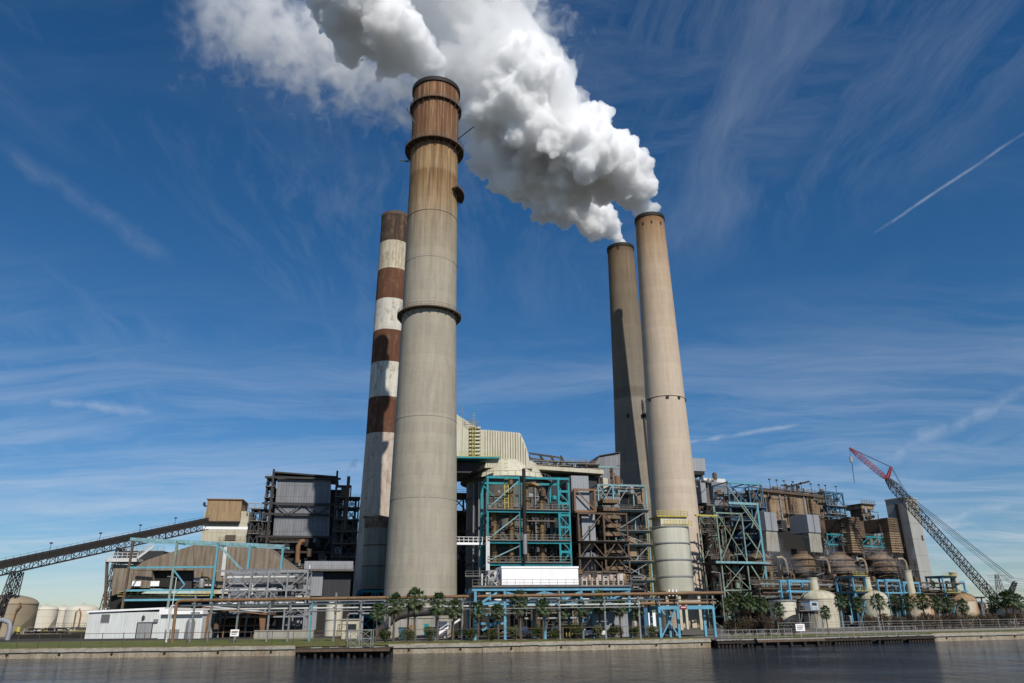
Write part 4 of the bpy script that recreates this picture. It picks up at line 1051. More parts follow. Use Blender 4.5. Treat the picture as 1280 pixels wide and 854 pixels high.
x0, x1 = L.x(199, 785), L.x(252, 785)
MB().box(x0, x1, 0, 9, 0, L.z(225, 768)).build('wall', M['whiterib'], T)
MB().box(x0 - .1, x1 + .2, -.9, 9, L.z(225, 768), L.z(225, 761)).build('eave', M['white'], T)
for px in (212, 222, 240): MB().box(L.x(px, 780) - .6, L.x(px, 780) + .6, -.5, 0, 0, 1.9).build('meter_cabinet', M['gsteel'], T)
MB().lathe(L.x(242, 785), -1.8, [(.9, 0), (.9, 3.2), (.7, 3.8), (.2, 4.1)], 16).build('small_tank', M['gsteel'], T)
L = PL(292, 172, R(2))
T = L.thing('open_shed', 'dark brown open-fronted shed with a sloping roof', 'shed')
x0, x1 = L.x(253, 780), L.x(331, 780); za, zb = L.z(253, 758), L.z(331, 766)
MB().prism([(x0 - .3, za), (x1 + .3, zb), (x1 + .3, zb - .45), (x0 - .3, za - .45)], -.6, 10).build('roof', M['brown'], T)
MB().prism([(x0 - .3, za + .16), (x1 + .3, zb + .16), (x1 + .3, zb + .01), (x0 - .3, za + .01)], -.8, 10).build('fascia', M['pipewhite'], T)
MB().box(x0, x1, 8.5, 9, 0, zb - .5).build('dark_back_panel', M['black'], T)
MB().prism([(x0, 0), (x0, za - .4), (x0 + 1.5, za - .5), (x0 + .9, 0)], .2, .6).build('side_frame', M['brown'], T)
MB().prism([(x1, 0), (x1, zb - .4), (x1 - 1.5, zb - .4), (x1 - .7, 0)], .2, .6).build('side_frame', M['brown'], T)
for k in range(1, 4): x = x0 + (x1 - x0) * k / 4; MB().box(x - .12, x + .12, 4, 4.3, 0, zb - .4).build('post', M['brown'], T)
MB().box(x0, x1, 4, 4.2, 2.4, 2.6).build('beam', M['brown'], T)
clutter(T, x0 + 1, x1 - 1, 2, 7, 0, 1.6, 8, 31)
L = PL(352, 160, R(2))
T = L.thing('low_wall', 'low stained concrete wall in front of the grey pipe rack', 'wall')
MB().box(L.x(318, 790), L.x(392, 790), 0, .4, 0, 1.5).build('wall_face', M['fade'], T); MB().box(L.x(318, 790) - .05, L.x(392, 790) + .05, -.06, .46, 1.5, 1.65).build('cap', M['fade'], T)

# grey rack full of pipes -----------------------------------------------------------
L = PL(330, 178, R(6))
T = L.thing('grey_pipe_rack', 'crowded grey steel pipe rack right of the brown bunker house', 'pipe rack')
xs = [L.x(279, 740), L.x(312, 740), L.x(334, 740), L.x(358, 740), L.x(383, 740)]
zs = [L.z(330, y) for y in (770, 757, 737, 714)]
steel(T, xs, [0, 5], zs, 'gsteel', .35, .4, {(0, 2): '/', (1, 2): 'x', (2, 2): '\\', (3, 2): '/', (0, 3): 'x', (1, 3): '/', (2, 3): '\\', (3, 3): '/', (1, 1): 'x', (3, 1): 'k'}, decks=(zs[1],), rails=False)
for k in range(7):
    z_ = zs[1] + .5 + (zs[3] - zs[1]) * (k % 5) / 5.2; MB().tube([(xs[0] - 1, 1 + k * .45, z_), (xs[-1] - (k % 3) * 3, 1 + k * .45, z_)], .22 + .06 * (k % 3), 8).build('pipe', M['gsteel' if k % 2 else 'pipewhite'], T)
clutter(T, xs[0], xs[-1], .5, 4.5, 1, zs[3] + .5, 26, 77, ('gsteel', 'lgpanel', 'pipewhite', 'gsteel', 'dsteel'))
L = PL(335, 186, R(6))
T = L.thing('grey_duct_house', 'grey clad duct house hidden behind the crowded pipe rack', 'building')
MB().box(L.x(285, 740), L.x(372, 740), 0, 8, 0, L.z(330, 716)).build('wall', M['gpanel'], T)
MB().prism([L.sz(285, 716), L.sz(300, 711), L.sz(360, 711), L.sz(372, 716)], .2, 8).build('roof', M['gpanel'], T)

# light grey boxes right of it -------------------------------------------------------
L = PL(400, 196, R(12))
T = L.thing('grey_duct_block', 'stacked light grey and charcoal duct casings left of the old silo', 'duct')
def bx(x0, x1, y0, y1, mat, name, d0=0, d1=8): MB().box(L.x(x0, y1, d0), L.x(x1, y1, d0), d0, d1, L.z((x0 + x1) / 2, y1, d0), L.z((x0 + x1) / 2, y0, d0)).build(name, M[mat], T)
bx(380, 441, 701.5, 712, 'lgpanel', 'upper_duct', -1, 9); bx(371, 402, 715, 745, 'lgpanel', 'grey_casing', -.5, 9); bx(402.5, 437, 716, 746, 'dpanel', 'charcoal_casing', .3, 9)
MB().box(L.x(368, 714), L.x(442, 714), -2, 9, L.z(400, 714.5), L.z(400, 713)).build('deck', M['grate'], T); rail(L.x(368, 714), L.x(442, 714), -2, L.z(400, 713), step=1.8).build('railing', M['rail'], T)
bx(380, 441, 746, 749, 'dsteel', 'beam', -1, 9)
x0, x1 = L.x(366, 780), L.x(396, 780)
MB().box(x0, x1, -6, 6, 1.2, L.z(380, 757, -6)).build('lower_casing', M['lgpanel'], T); MB().box(x0, x0 + .6, -6.2, -6, 1.2, L.z(380, 757, -6)).build('corner_trim', M['cream'], T)
MB().box(L.x(335, 780), L.x(365, 780), -2, 6, 0, L.z(350, 757)).build('side_casing', M['gpanel'], T)
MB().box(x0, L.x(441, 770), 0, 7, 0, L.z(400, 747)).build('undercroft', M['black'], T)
L = PL(417, 178, R(0))
r = L.thing('white_tank', 'plain white upright tank at the foot of the charcoal duct casing', 'tank')
rr = (L.x(428, 780) - L.x(407, 780)) / 2; zt_ = L.z(417, 756)
MB().lathe(0, 0, [(rr, 0), (rr, zt_), (rr * .6, zt_ + .6), (.05, zt_ + .8)], 32).build('shell', M['tank'], r); MB().ring(0, 0, rr, rr + .1, zt_ * .5, zt_ * .5 + .15, 32).build('hoop', M['gsteel'], r)
MB().tube([(rr * .5, -rr - .2, 0), (rr * .5, -rr - .2, zt_ + 1)], .12).build('pipe', M['gsteel'], r)

# dark filter house ----------------------------------------------------------------------
L = PL(375, 262, R(12))
T = L.thing('dark_filter_house', 'tall grey panelled filter house in a blackened steel frame left of the striped chimney', 'building')
xa, xb = L.x(345, 640), L.x(417, 640)
ztp = L.z(380, 597); zm = L.z(380, 671)
MB().prism([(L.x(341, 671), zm), (L.x(347, 595), L.z(347, 594)), (L.x(413, 600), L.z(413, 600)), (L.x(410, 671), zm)], 0, 14).build('panel_wall', M['gpanel'], T)
xs = [L.x(342, 640), L.x(376, 640), L.x(416, 640)]
for z_ in (ztp - .2, L.z(380, 630), L.z(380, 643), zm, L.z(380, 690)):
    MB().box(xs[0] - 4, xs[2] + 2, -1.3, -.8, z_ - .5, z_ + .2).build('beam', M['dsteel'], T)
for x in (xs[0] - 1.2, xs[2] + .6): MB().box(x - .35, x + .35, -1.6, -.9, 0, ztp + (2.5)).build('column', M['dsteel'], T)
MB().prism([(xs[0] - 1.4, L.z(343, 592)), (xs[2] + 1, L.z(418, 598)), (xs[2] + 1, L.z(418, 598) + .5), (xs[0] - 1.4, L.z(343, 592) + .5)], -1.8, 14.5).build('roof', M['dsteel'], T)
za, zb = L.z(380, 643), L.z(380, 630)
for i in range(4):
    x0_, x1_ = xs[0] + (xs[2] - xs[0]) * i / 4, xs[0] + (xs[2] - xs[0]) * (i + 1) / 4
    MB().bar((x0_, -1.05, zb if i % 2 == 0 else za), (x1_, -1.05, za if i % 2 == 0 else zb), .3).build('brace', M['dsteel'], T)
# hoppers
for i in range(2):
    x0_, x1_ = xs[0] + (xs[2] - xs[0]) * i / 2 + .4, xs[0] + (xs[2] - xs[0]) * (i + 1) / 2 - .4; c = (x0_ + x1_) / 2
    MB().frus(c - 1, c + 1, 5, 7, L.z(380, 697), x0_, x1_, 0, 12, zm - .6).build('hopper', M['dpanel'], T)
MB().box(xs[0] - 3, xs[2] + 3, 13, 14, L.z(380, 697), ztp - 2).build('dark_rear_fill', M['black'], T)  # black sheet added to fill the gap behind the hoppers with dark
MB().box(xs[0] - 4, xs[2] + 6, 3, 14, 0, L.z(380, 697)).build('dark_base', M['black'], T)  # black block added as dark fill below the hoppers
MB().tube([L3 for L3 in [(L.x(372, 700, -3), -3, L.z(372, 704, -3)), (L.x(372, 690, -3), -3, L.z(373, 683, -3)), (L.x(376, 678, -3), -3, L.z(376, 677, -3)), (L.x(384, 676, -2), -1, L.z(383, 676, -3))]], .8, 12).build('rusty_duct', M['brown'], T)
clutter(T, xs[0], xs[2], -3, 1, L.z(380, 710), zm - 1, 22, 91, ('dsteel', 'rsteel', 'black', 'gsteel'))
L2_ = L.near(324)
T = L2_.thing('stair_tower', 'blackened steel stair tower at the left side of the dark filter house', 'stair tower'); L = L2_
xs = [L.x(314, 650), L.x(324, 650), L.x(337, 650)]; zs = [L.z(325, y) for y in (715, 700, 685, 668, 652, 637)]
steel(T, xs[:2], [0, 5], zs, 'dsteel', .5, .5, 'x', decks=zs[1:]); 
zs2 = zs[1:] + [L.z(336, 622), L.z(336, 608), L.z(336, 597)]
steel(T, [xs[1] + 1.2, xs[2]], [1.5, 6.5], zs2, 'dsteel', .5, .45, '/', decks=zs2)
clutter(T, xs[0], xs[2], .5, 5, zs[0], zs[-1], 22, 5, ('dsteel', 'black', 'rsteel'), 1.1)
MB().box(xs[0], xs[2], 6.6, 8.5, zs[0], zs[4]).build('dark_screen', M['black'], T)  # black fill added behind the open stair tower to make it dark
rail(xs[0] - 2.0, xs[0] + 2.4, 4, L.z(318, 640), h=3.4, step=2, t=.3).build('roof_frame', M['gsteel'], T)
L3_ = PL(430, 258, R(12)); L = L3_
T = L.thing('black_steel_tower', 'blackened open steel tower between the filter house and the striped chimney', 'steel tower')
xs = [L.x(419, 650), L.x(430, 650), L.x(447, 650)]; zs = [L.z(430, y) for y in (712, 697, 680, 665, 650, 635, 622)]
steel(T, xs, [0, 5], zs, 'dsteel', .5, .5, 'x', decks=zs[1:], back_br=True)
steel(T, [L.x(420, 620), L.x(438, 620)], [1, 4], [zs[-1], L.z(430, 606)], 'dsteel', .4, .5, None, z0=zs[-1] - .5)
MB().box(xs[0], xs[2], 5.5, 7, 0, zs[4]).build('dark_screen', M['black'], T)  # black fill added for the dark inside the open tower
MB().lathe(L.x(431, 620), 2.5, [(.6, zs[-1]), (1.5, zs[-1] + 1.2), (1.5, zs[-1] + 3.6), (.4, zs[-1] + 4.2)], 16).build('drum', M['rsteel'], T)
clutter(T, xs[0], xs[2], .3, 4.5, zs[0], zs[-1], 26, 17, ('dsteel', 'black', 'rsteel', 'gsteel'), 1.1)
stx = L.x(433, 640)
MB().tube([(stx, -.6, L.z(433, 665)), (stx, -.6, L.z(433, 596))], .55, 12).build('thin_stack', M['rsteel'], T)
q0 = L.sz(433, 595, -.6)
p = L.o + L.d * q0[0] + L.n * -.6; p.z = L.o.z + q0[1]
w = plume_mesh('steam_wisp', steam_w2, [(p.x, p.y, p.z - .3, .5), (p.x + .6, p.y, p.z + 2.5, .9), (p.x + 2.2, p.y, p.z + 4.5, 1.7), (p.x + 3.4, p.y, p.z + 5.2, 1.2)], 44, .3, disp=(1, .2))
tag(w, 'thin grey smoke wisp above the slim rusty stack left of the striped chimney', 'smoke wisp')
L = PL(467, 222, R(12))
T = L.thing('storage_silo', 'old dull green-grey silo on a teal steel base between the two left chimneys', 'silo')
rr = (L.x(485, 700) - L.x(450, 700)) / 2; zt_ = L.z(468, 648); zb = L.z(465, 737)
MB().lathe(0, 0, [(rr, zb), (rr, zt_ - 3)], 44).build('shell', M['silodark'], T)
MB().lathe(0, 0, [(rr + .1, zt_ - 3), (rr + .1, zt_), (rr - .4, zt_ + .2), (.1, zt_ + 1)], 44, cap=False).build('rusty_top_ring', M['rustcasing'], T)
for py in (683, 709): z_ = L.z(465, py); MB().ring(0, 0, rr, rr + .14, z_, z_ + .25, 44).build('hoop', M['rsteel'], T)
MB().lathe(0, 0, [(1, zb - 4), (rr - .3, zb)], 32).build('hopper', M['dsteel'], T)
s0 = rr * .8; steel(T, [-s0 - 1.5, 0, s0 + 1.0], [-s0, s0], [4.5, zb - .2], 'teal', .55, .8, 'x'); 
MB().box(-s0 - 2, s0 + 1, s0 - 1, s0, 0, zb - 1).build('dark_back_panel', M['black'], T)  # black panel added so the space inside the base reads dark
k = MB().box(-rr - .6, -rr + 1.4, -1.5, 1.5, zt_ + .2, zt_ + .4).build('top_platform', M['grate'], T); rail(-rr - .6, -rr + 1.6, -1.5, zt_ + .4, h=1.4, step=.9, t=.12).build('railing', M['yellow'], k)
# ================================================================== CENTRE
# long pipe rack ----------------------------------------------------------
L = PL(640, 135.5, R(-7))
T = L.thing('pipe_bridge', 'long pipe bridge of rust-orange and white pipes on slim grey posts across the whole front', 'pipe rack')
xl, xr = L.x(226, 745), L.x(800, 745)
zo = L.z(640, 745); z2 = L.z(640, 751.5); z3_ = L.z(640, 757)
L0 = L.x(226, 745)
def pz(px, py, d=0): a = L.sz(px, py, d); return Vector((a[0], d, a[1]))
xe = L.x(228, 747); zl = zo
MB().tube([(L.x(216, 795), 0, 0), (L.x(220, 760), 0, zl - 1.2), (L.x(221, 752), 0, zl - .5), (L.x(224, 747), 0, zl - .1), (L.x(228, 746), 0, zl), (xr + 14, 0, zl)], .27, 12).build('rusty_pipe', M['pipeorange'], T)
MB().tube([(L.x(206, 795), .7, 0), (L.x(209, 765), .7, z2 - .8), (L.x(212, 757), .7, z2), (L.x(218, 754), .7, z2), (xr + 4, .7, z2)], .17, 10).build('white_pipe', M['pipewhite'], T)
MB().tube([(L.x(214, 760), 1.1, z3_), (xr, 1.1, z3_)], .15, 8).build('white_pipe', M['pipewhite'], T)
MB().tube([(L.x(290, 760), -.6, z3_ - .5), (xr, -.6, z3_ - .5)], .08, 8).build('grey_pipe', M['gsteel'], T)
MB().tube([(L.x(380, 760), 1.8, zo - .4), (L.x(700, 760), 1.8, zo - .4)], .12, 8).build('grey_pipe', M['gsteel'], T)
for k, (px, m) in enumerate(((240, 'gsteel'), (262, 'gsteel'), (296, 'gsteel'), (335, 'gsteel'), (361, 'gsteel'), (388, 'cyan'), (418, 'gsteel'), (450, 'gsteel'), (481, 'gsteel'), (510, 'gsteel'), (545, 'gsteel'), (578, 'gsteel'), (700, 'gsteel'), (757, 'gsteel'), (800, 'gsteel'))):
    x = L.x(px, 780); top = zo + (1.0 if k % 3 == 0 else -.35)
    
    MB().box(x - .13, x + .13, -.1, .2, 0, top).build('post', M[m], T)
    MB().box(x - .1, x + .1, -.8, 2.1, z3_ - .7, z3_ - .45).build('lower_arm', M['gsteel'], T); MB().box(x - .1, x + .1, -.8, 2.1, zo - .7, zo - .45).build('upper_arm', M['gsteel'], T)
for k in range(12):
    x = xl + (xr - xl) * (k + .6) / 12; MB().tube([(x, 0, zo), (x + .2, 0, zo)], .36, 12).build('flange', M['pipebrown'], T)

# white box and light blue platform ------------------------------------------
L = PL(690, 138, R(11))
T = L.thing('steel_platform', 'light blue steel platform on tall braced columns carrying the white box', 'platform')
pc = (594, 631, 680.5, 727, 742, 787)
xs = [L.x(px, 760) for px in pc]; zp = L.z(690, 734); D = 9
for i, x in enumerate(xs):
    for d in (0, D): MB().box(x - .22, x + .22, d - .22, d + .22, 0, zp - .1).build('column', M['blue'], T)
for d in (0, D): MB().box(xs[0] - .6, xs[-1] + .4, d - .3, d + .3, zp - .6, zp).build('main_beam', M['blue'], T)
for x in xs: MB().box(x - .2, x + .2, 0, D, zp - .8, zp - .05).build('cross_beam', M['blue'], T)
zl = L.z(690, 750)
for i, (a, c) in enumerate(zip(xs, xs[1:])):
    m = (a + c) / 2
    if i in (0, 1, 2, 4): MB().box(m - .15, m + .15, -.15, .15, zl, zp - .8).build('hanger', M['blue'], T)
def bl(x0, z0, x1, z1, w=.34): MB().bar((x0, -.05, z0), (x1, -.05, z1), w).build('brace', M['blue'], T)
bl(xs[0] + .6, zp - 2.8, xs[0] + 3.8, zp - .9); bl(xs[0] + .6, zp - 2.8, xs[1] - 1, zl - .4, .4)
bl(xs[1] + .3, zp - .9, xs[1] + 3.2, zl + .6); bl(xs[2] - .3, zp - .9, xs[2] - 4.0, zl); bl(xs[2] + .3, zp - .9, xs[2] + 4, zl + .4); bl(xs[3] - .3, zp - .9, xs[3] - 3.6, zl)
bl(xs[4] + .3, zp - .9, xs[4] + 2.8, zl + .2); bl(xs[5] - .3, zp - .9, xs[5] - 3.4, zl)
z5, z6 = L.z(690, 770), L.z(690, 778)
MB().box(xs[0], xs[1], -.15, .15, z6 - .25, z6 + .1).build('beam', M['blue'], T); MB().box(xs[0], xs[-1], -.15, .15, zl - .8, zl - .5).build('beam', M['blue'], T)
bl(xs[0] + .5, L.z(600, 762), xs[1] - .8, z6, .36); bl(xs[0] + 1.2, L.z(600, 788), xs[1] - 1.8, L.z(600, 780), .36)
bl(xs[4] - 1.5, 2.5, xs[4] - .1, 5.2, .3); MB().box(xs[3] + .4, xs[4], 3, 3.3, 3, 3.3).build('beam', M['blue'], T)
MB().box(xs[0] - .6, xs[-1] + .4, -.6, D + .4, zp, zp + .12).build('deck', M['grate'], T)
rail(xs[0] - .6, xs[-1] + .4, -.55, zp + .12, h=1.15, step=1.5, t=.05).build('railing', M['rail'], T)
for k in range(4): MB().tube([(xs[0] + 2, 1 + k, zl + .3 * k), (xs[-1] - 1, 1 + k, zl + .3 * k)], .25).build('pipe', M['pipewhite' if k % 2 == 0 else 'gsteel'], T)
ZP = zp + .12
LW = L
T = thing('white_equipment_box', 'bright white long equipment box on the light blue platform', 'enclosure', L.o + Vector((0, 0, ZP)), L.a)
x0, x1 = L.x(628, 720), L.x(724, 720); zt_ = L.z(680, 708, .6) - ZP
MB().box(x0, x1, .6, 6.5, 0, zt_ - .35).build('casing', M['white'], T)
MB().box(x0 - .12, x1 + .12, .5, 6.6, zt_ - .35, zt_).build('lid', M['white'], T)
MB().box(x0 - .05, x1 + .05, .52, 6.4, 0.02, .32).build('skirt', M['greybox'], T)
T = thing('grey_equipment_box', 'grey cabinet with upright pipes at the left end of the white box', 'enclosure', L.o + Vector((0, 0, ZP)), L.a)
xa = L.x(614, 720)
MB().box(xa, x0 - .2, 3.5, 6.5, 0, zt_ - .5).build('casing', M['greybox'], T)
for k in range(4): x = xa + .6 + k * .55; MB().tube([(x, 2.4 + .3 * (k % 2), .02), (x, 2.4 + .3 * (k % 2), zt_ * (.55 + .12 * k))], .17).build('pipe', M['pipewhite' if k % 2 else 'gsteel'], T)
clutter(T, L.x(600, 725), x0 - .5, .2, 3, 0, zt_ * .7, 12, 8, ('pipewhite', 'gsteel', 'rsteel', 'greybox'), .6)
T = thing('rusty_white_machine', 'stepped white machine housings streaked with rust at the right end of the blue platform', 'machine', L.o + Vector((0, 0, ZP)), L.a)
ms = weathered('rust_streaked_white', (.55, .54, .50), (.30, .12, .04), .8, .9, .3, .6)
hx = [(729, 736, 721), (736.3, 741, 717), (741.3, 749, 722), (749.3, 756, 714), (756.3, 763, 720), (763.3, 769, 717), (769.3, 775, 719), (775.3, 782, 717)]
for k, (a, c, y) in enumerate(hx):
    zz_ = L.z(755, y, 1) - ZP; hs = MB().box(L.x(a, 725), L.x(c, 725), 1 + .2 * (k % 2), 4.5, 0, zz_).build('housing', ms, T)
    xm = (L.x(a, 725) + L.x(c, 725)) / 2
    for q in ((.35,) if k % 2 else (.35, 1.5)): MB().box(xm - .28, xm + .28, .9 + .2 * (k % 2), 1 + .2 * (k % 2) - .003, q, min(q + .65, zz_ - .1)).build('hatch', M['black'], hs)
MB().box(L.x(733, 725), L.x(775, 725), .7, .9, 2.5, 2.7).build('walkway', M['rsteel'], T)
for k in range(5): x = L.x(737 + k * 9, 722); MB().tube([(x, .8, 0.02), (x, .8, 3.4 + (k % 3) * .5)], .08).build('pipe', M['rsteel'], T)
# under the platform: dark back, parked vehicles

L = PL(690, 160, R(11))
T = L.thing('plant_ground_floor', 'shadowed open ground floor of the plant behind the light blue platform', 'building')
MB().box(L.x(572, 770), L.x(815, 770), 6, 7, 0, L.z(690, 742)).build('dark_back_panel', M['black'], T)  # black panel added for the darkness under the plant
for k in range(9):
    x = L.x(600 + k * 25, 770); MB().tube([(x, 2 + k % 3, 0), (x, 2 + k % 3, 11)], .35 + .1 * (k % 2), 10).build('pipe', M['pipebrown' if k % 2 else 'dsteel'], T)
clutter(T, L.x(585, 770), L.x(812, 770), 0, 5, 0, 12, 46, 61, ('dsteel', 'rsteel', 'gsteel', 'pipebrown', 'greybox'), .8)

def vehicle(name, label, px, Y, rz, body, kind='pickup'):
    p = at(px, 790, Y); r = thing(name, label, 'pickup truck' if kind == 'pickup' else 'car', (p.x, p.y, G + .01), rz, None)
    L_ = 5.4 if kind == 'pickup' else 4.6; h = L_ / 2
    if kind == 'pickup': prof = [(-h, .55), (-h, 1.15), (-h + 1.35, 1.22), (-h + 2.0, 1.85), (-h + 3.1, 1.9), (-h + 3.35, 1.25), (h, 1.2), (h, .55)]
    else: prof = [(-h, .45), (-h, .95), (-h + 1.2, 1.05), (-h + 1.9, 1.5), (-h + 3.3, 1.52), (-h + 4.1, 1.1), (h, 1.0), (h, .45)]
    b = MB(); n = len(prof); lo = [(x, -.92 if z < 1.3 else -.72, z) for x, z in prof]; hi = [(x, .92 if z < 1.3 else .72, z) for x, z in prof]
    b.loft(lo, hi); b.build('body', body, r)
    g = prof[2:6] if kind == 'pickup' else prof[2:6]
    zc = sum(z for x, z in g) / 4; xc = sum(x for x, z in g) / 4
    for s in (-1, 1):
        gl = [(xc + (x - xc) * .82, s * (.95 if z < 1.3 else .76), zc + (z - zc) * .72) for x, z in g]
        gi = [(x, y - s * .12, z) for x, y, z in gl]; MB().loft(gl, gi).build('side_window', M['glass'], r)
    for x in (-h + 1.0, h - 1.1):
        for s in (-1, 1):
            w = MB().tube([(x, s * .72, .36), (x, s * .98, .36)], .36, 16).build('wheel', M['tyre'], r); MB().tube([(x, s * .96, .36), (x, s * 1.0, .36)], .2, 12).build('rim', M['gsteel'], w)
    MB().box(-h - .08, -h + .05, -.85, .85, .45, .68).build('bumper', M['gsteel'], r)
    for s in (-1, 1): MB().box(-h - .03, -h + .02, s * .7 - .15, s * .7 + .15, .8, .98).build('headlight', M['white'], r)
    return r
WP = weathered('white_car_paint', (.72, .72, .72), (.6, .6, .58), .2, .5, 1, .25, var=.02); DP = weathered('dark_car_paint', (.03, .03, .035), None, .2, .5, 1, .25, var=.02)
vehicle('pickup_truck', 'white pickup truck parked under the right end of the blue platform', 737, 142, R(8), WP)
vehicle('pickup_truck', 'white truck nose in the shade under the middle of the blue platform', 696, 150, R(75), WP)
vehicle('parked_car', 'dark car parked behind the small cross-braced blue frame', 835, 142, R(10), DP, 'car')
vehicle('parked_car', 'white car at the right edge below the palm clump', 1271, 215, R(12), WP, 'car')
vehicle('pickup_truck', 'pale truck beneath the left half of the white box', 655, 152, R(80), WP)

# grey shed right, small blue frame, yellow skip ------------------------------
L = PL(762, 146, R(11))
T = L.thing('grey_shed', 'plain light grey shed with small dark door under the blue platform', 'shed')
MB().box(L.x(743, 790), L.x(786, 790), 0, 5, 0, L.z(765, 766)).build('wall', M['lgpanel'], T); MB().box(L.x(743, 790) - .2, L.x(786, 790) + .2, -.2, 5.2, L.z(765, 766), L.z(765, 766) + .2).build('roof', M['gsteel'], T)
MB().box(L.x(763, 790), L.x(767, 790), -.06, 0, 0, 2.1).build('door', M['black'], T)
L = PL(715, 146, R(11))
T = L.thing('yellow_skip', 'yellow and dark skip container left of the white pickup truck', 'skip')
x0, x1 = L.x(706, 790), L.x(728, 790)
MB().frus(x0 + .4, x1 - .4, .3, 2.2, .15, x0, x1, 0, 2.4, 1.7).build('body', M['black'], T); MB().box(x0 - .05, x1 + .05, -.06, 2.46, 1.7, 2.2).build('rim', M['yellow'], T)
for k in range(6): x = x0 + .3 + (x1 - x0 - .6) * k / 5; MB().bar((x, .1, .2), (x, -.12, 1.68), .12).build('stiffener', M['yellow'], T)
L = PL(858, 137, R(11))
T = L.thing('small_blue_frame', 'small light blue cross-braced frame carrying pipes in front of the pale silo', 'pipe rack')
xs = [L.x(825, 780), L.x(848, 780), L.x(893, 780)]; zt_ = L.z(860, 757)
steel(T, xs, [0, 4], [zt_], 'blue', .42, .7, {(0, 0): 'x'})
MB().box(xs[0], xs[2] + .3, -.6, -.3, zt_ + .9, zt_ + 1.05).build('top_rail', M['rsteel'], T)
for k in range(3): MB().tube([(xs[0] - 3, .8 + k, zt_ + .4), (xs[2] + 1, .8 + k, zt_ + .4)], .26).build('pipe', M['pipewhite' if k == 1 else 'pipeorange'], T)
for x in xs: MB().box(x - .12, x + .12, -.4, -.15, zt_, zt_ + 1.6).build('post', M['gsteel'], T)
rb = MB().box(L.x(849, 757), L.x(857, 757), -.42, -.34, zt_ - .55, zt_ - .02).build('red_sign', M['red'], T)
MB().box(L.x(850, 757), L.x(856, 757), -.44, -.425, zt_ - .33, zt_ - .23).build('lettering_line', M['white'], rb)
L = PL(812, 150, R(11))
T = L.thing('blue_white_cabinet', 'white and blue container left of the small cross-braced blue frame', 'container')
MB().box(L.x(811, 780), L.x(820, 780), 0, 3, .2, L.z(815, 766)).build('casing', M['white'], T); MB().box(L.x(806, 780), L.x(811, 780) - .03, .2, 2.6, .2, L.z(815, 760)).build('blue_side', M['dblue'], T)

# things at the foot of the nearest chimney --------------------------------------
L = PL(530, 150, R(9))
T = L.thing('curved_duct', 'dark curved ground duct sweeping past the foot of the nearest chimney', 'duct')
MB().tube([(L.x(470, 788), 0, 1.2), (L.x(480, 783), 0, 2.1), (L.x(490, 777), 0, 3.4), (L.x(500, 772), 0, 4.2), (L.x(515, 769.5), 0, 4.6), (L.x(545, 768.5), 0, 4.8), (L.x(572, 768), 0, 4.9)], .75, 14).build('duct_pipe', M['dsteel'], T)
for px in (500, 520, 543, 565): MB().box(L.x(px, 780) - .15, L.x(px, 780) + .15, -.2, .2, 0, 4.6).build('support', M['gsteel'], T)
L = PL(530, 156, R(9))
T = L.thing('chimney_base_room', 'low concrete room with a teal door at the foot of the nearest chimney', 'building')
MB().box(L.x(486, 785), L.x(566, 785), 0, 4, 0, L.z(530, 773)).build('wall', M['fade'], T)
MB().box(L.x(486, 785) - .15, L.x(566, 785) + .15, -.15, 4, L.z(530, 773), L.z(530, 773) + .3).build('roof', M['fade'], T)
MB().box(L.x(530, 787), L.x(536, 787), -.06, 0, 0, 2.6).build('door', M['teal'], T); MB().box(L.x(512, 782), L.x(516, 782), -.08, 0, 1.2, 2.4).build('panel', M['brown'], T)
for i, (px, m, lab) in enumerate(((505, 'dblue', 'dark blue bin beside the first shrubs at the nearest chimney'), (543, 'dblue', 'bright blue container right of the teal door'))):
    Lb = PL(px, 148, R(9)); T = Lb.thing('storage_bin', lab, 'bin'); MB().frus(-.8, .8, -.5, .5, .02, -1.0, 1.0, -.6, .6, 1.9).build('body', M[m], T); MB().box(-1.05, 1.05, -.65, .65, 1.9, 2.05).build('lid', M['black'], T)
Lb = PL(560, 152, R(9)); T = Lb.thing('outside_stair', 'small white outside stair with handrail right of the nearest chimney foot', 'stair')
b = MB()
for i in range(10): b.box(-2.6 + i * .5, -2.1 + i * .5, 0, 1.1, i * .33, i * .33 + .1)
b.build('steps', M['gsteel'], T)
for y in (0, 1.1): MB().bar((-2.6, y, .9), (2.4, y, 4.2), .1).bar((-2.6, y, .2), (2.4, y, 3.4), .14, .3).build('handrail', M['white'], T)
MB().box(-2.2, 0, 1.6, 2.4, 0, 3).build('side_panel', M['white'], T)
Lb = PL(576, 150, R(9)); T = Lb.thing('yellow_barrow', 'small yellow machine right of the white outside stair', 'machine')
MB().box(-1.3, 1.0, 0, 1, .5, 1.2).build('body', M['yellow'], T); MB().bar((1, .5, 1), (2.4, .5, 1.9), .15).build('handle', M['yellow'], T)
for x in (-.8, .6): MB().tube([(x, -.1, .35), (x, .05, .35)], .35, 12).build('wheel', M['tyre'], T)
Lb = PL(440, 152, R(6)); T = Lb.thing('switchgear_hut', 'small cream switchgear hut left of the short palm', 'hut')
MB().box(-1.8, 1.8, 0, 2.5, 0, 3.4).build('wall', M['cream'], T); MB().box(-2, 2, -.2, 2.7, 3.4, 3.65).build('roof', M['fade'], T); MB().box(-.9, .9, -.05, 0, 1.5, 2.7).build('window', M['glass'], T); MB().box(-1.1, 1.1, -.09, -.05, 1.3, 1.48).build('sill', M['fade'], T)
Lb = PL(455, 140, R(6)); T = Lb.thing('pipe_loop', 'white pipe portal bent over the switchgear hut', 'pipe')
xa, xb = Lb.x(434, 780), Lb.x(487, 780); zz_ = Lb.z(455, 767)
MB().tube([(xa, 0, 0), (xa, 0, zz_ - .4), (xa + .3, 0, zz_), (xb, 0, zz_)], .17, 10).build('pipe', M['gsteel'], T)
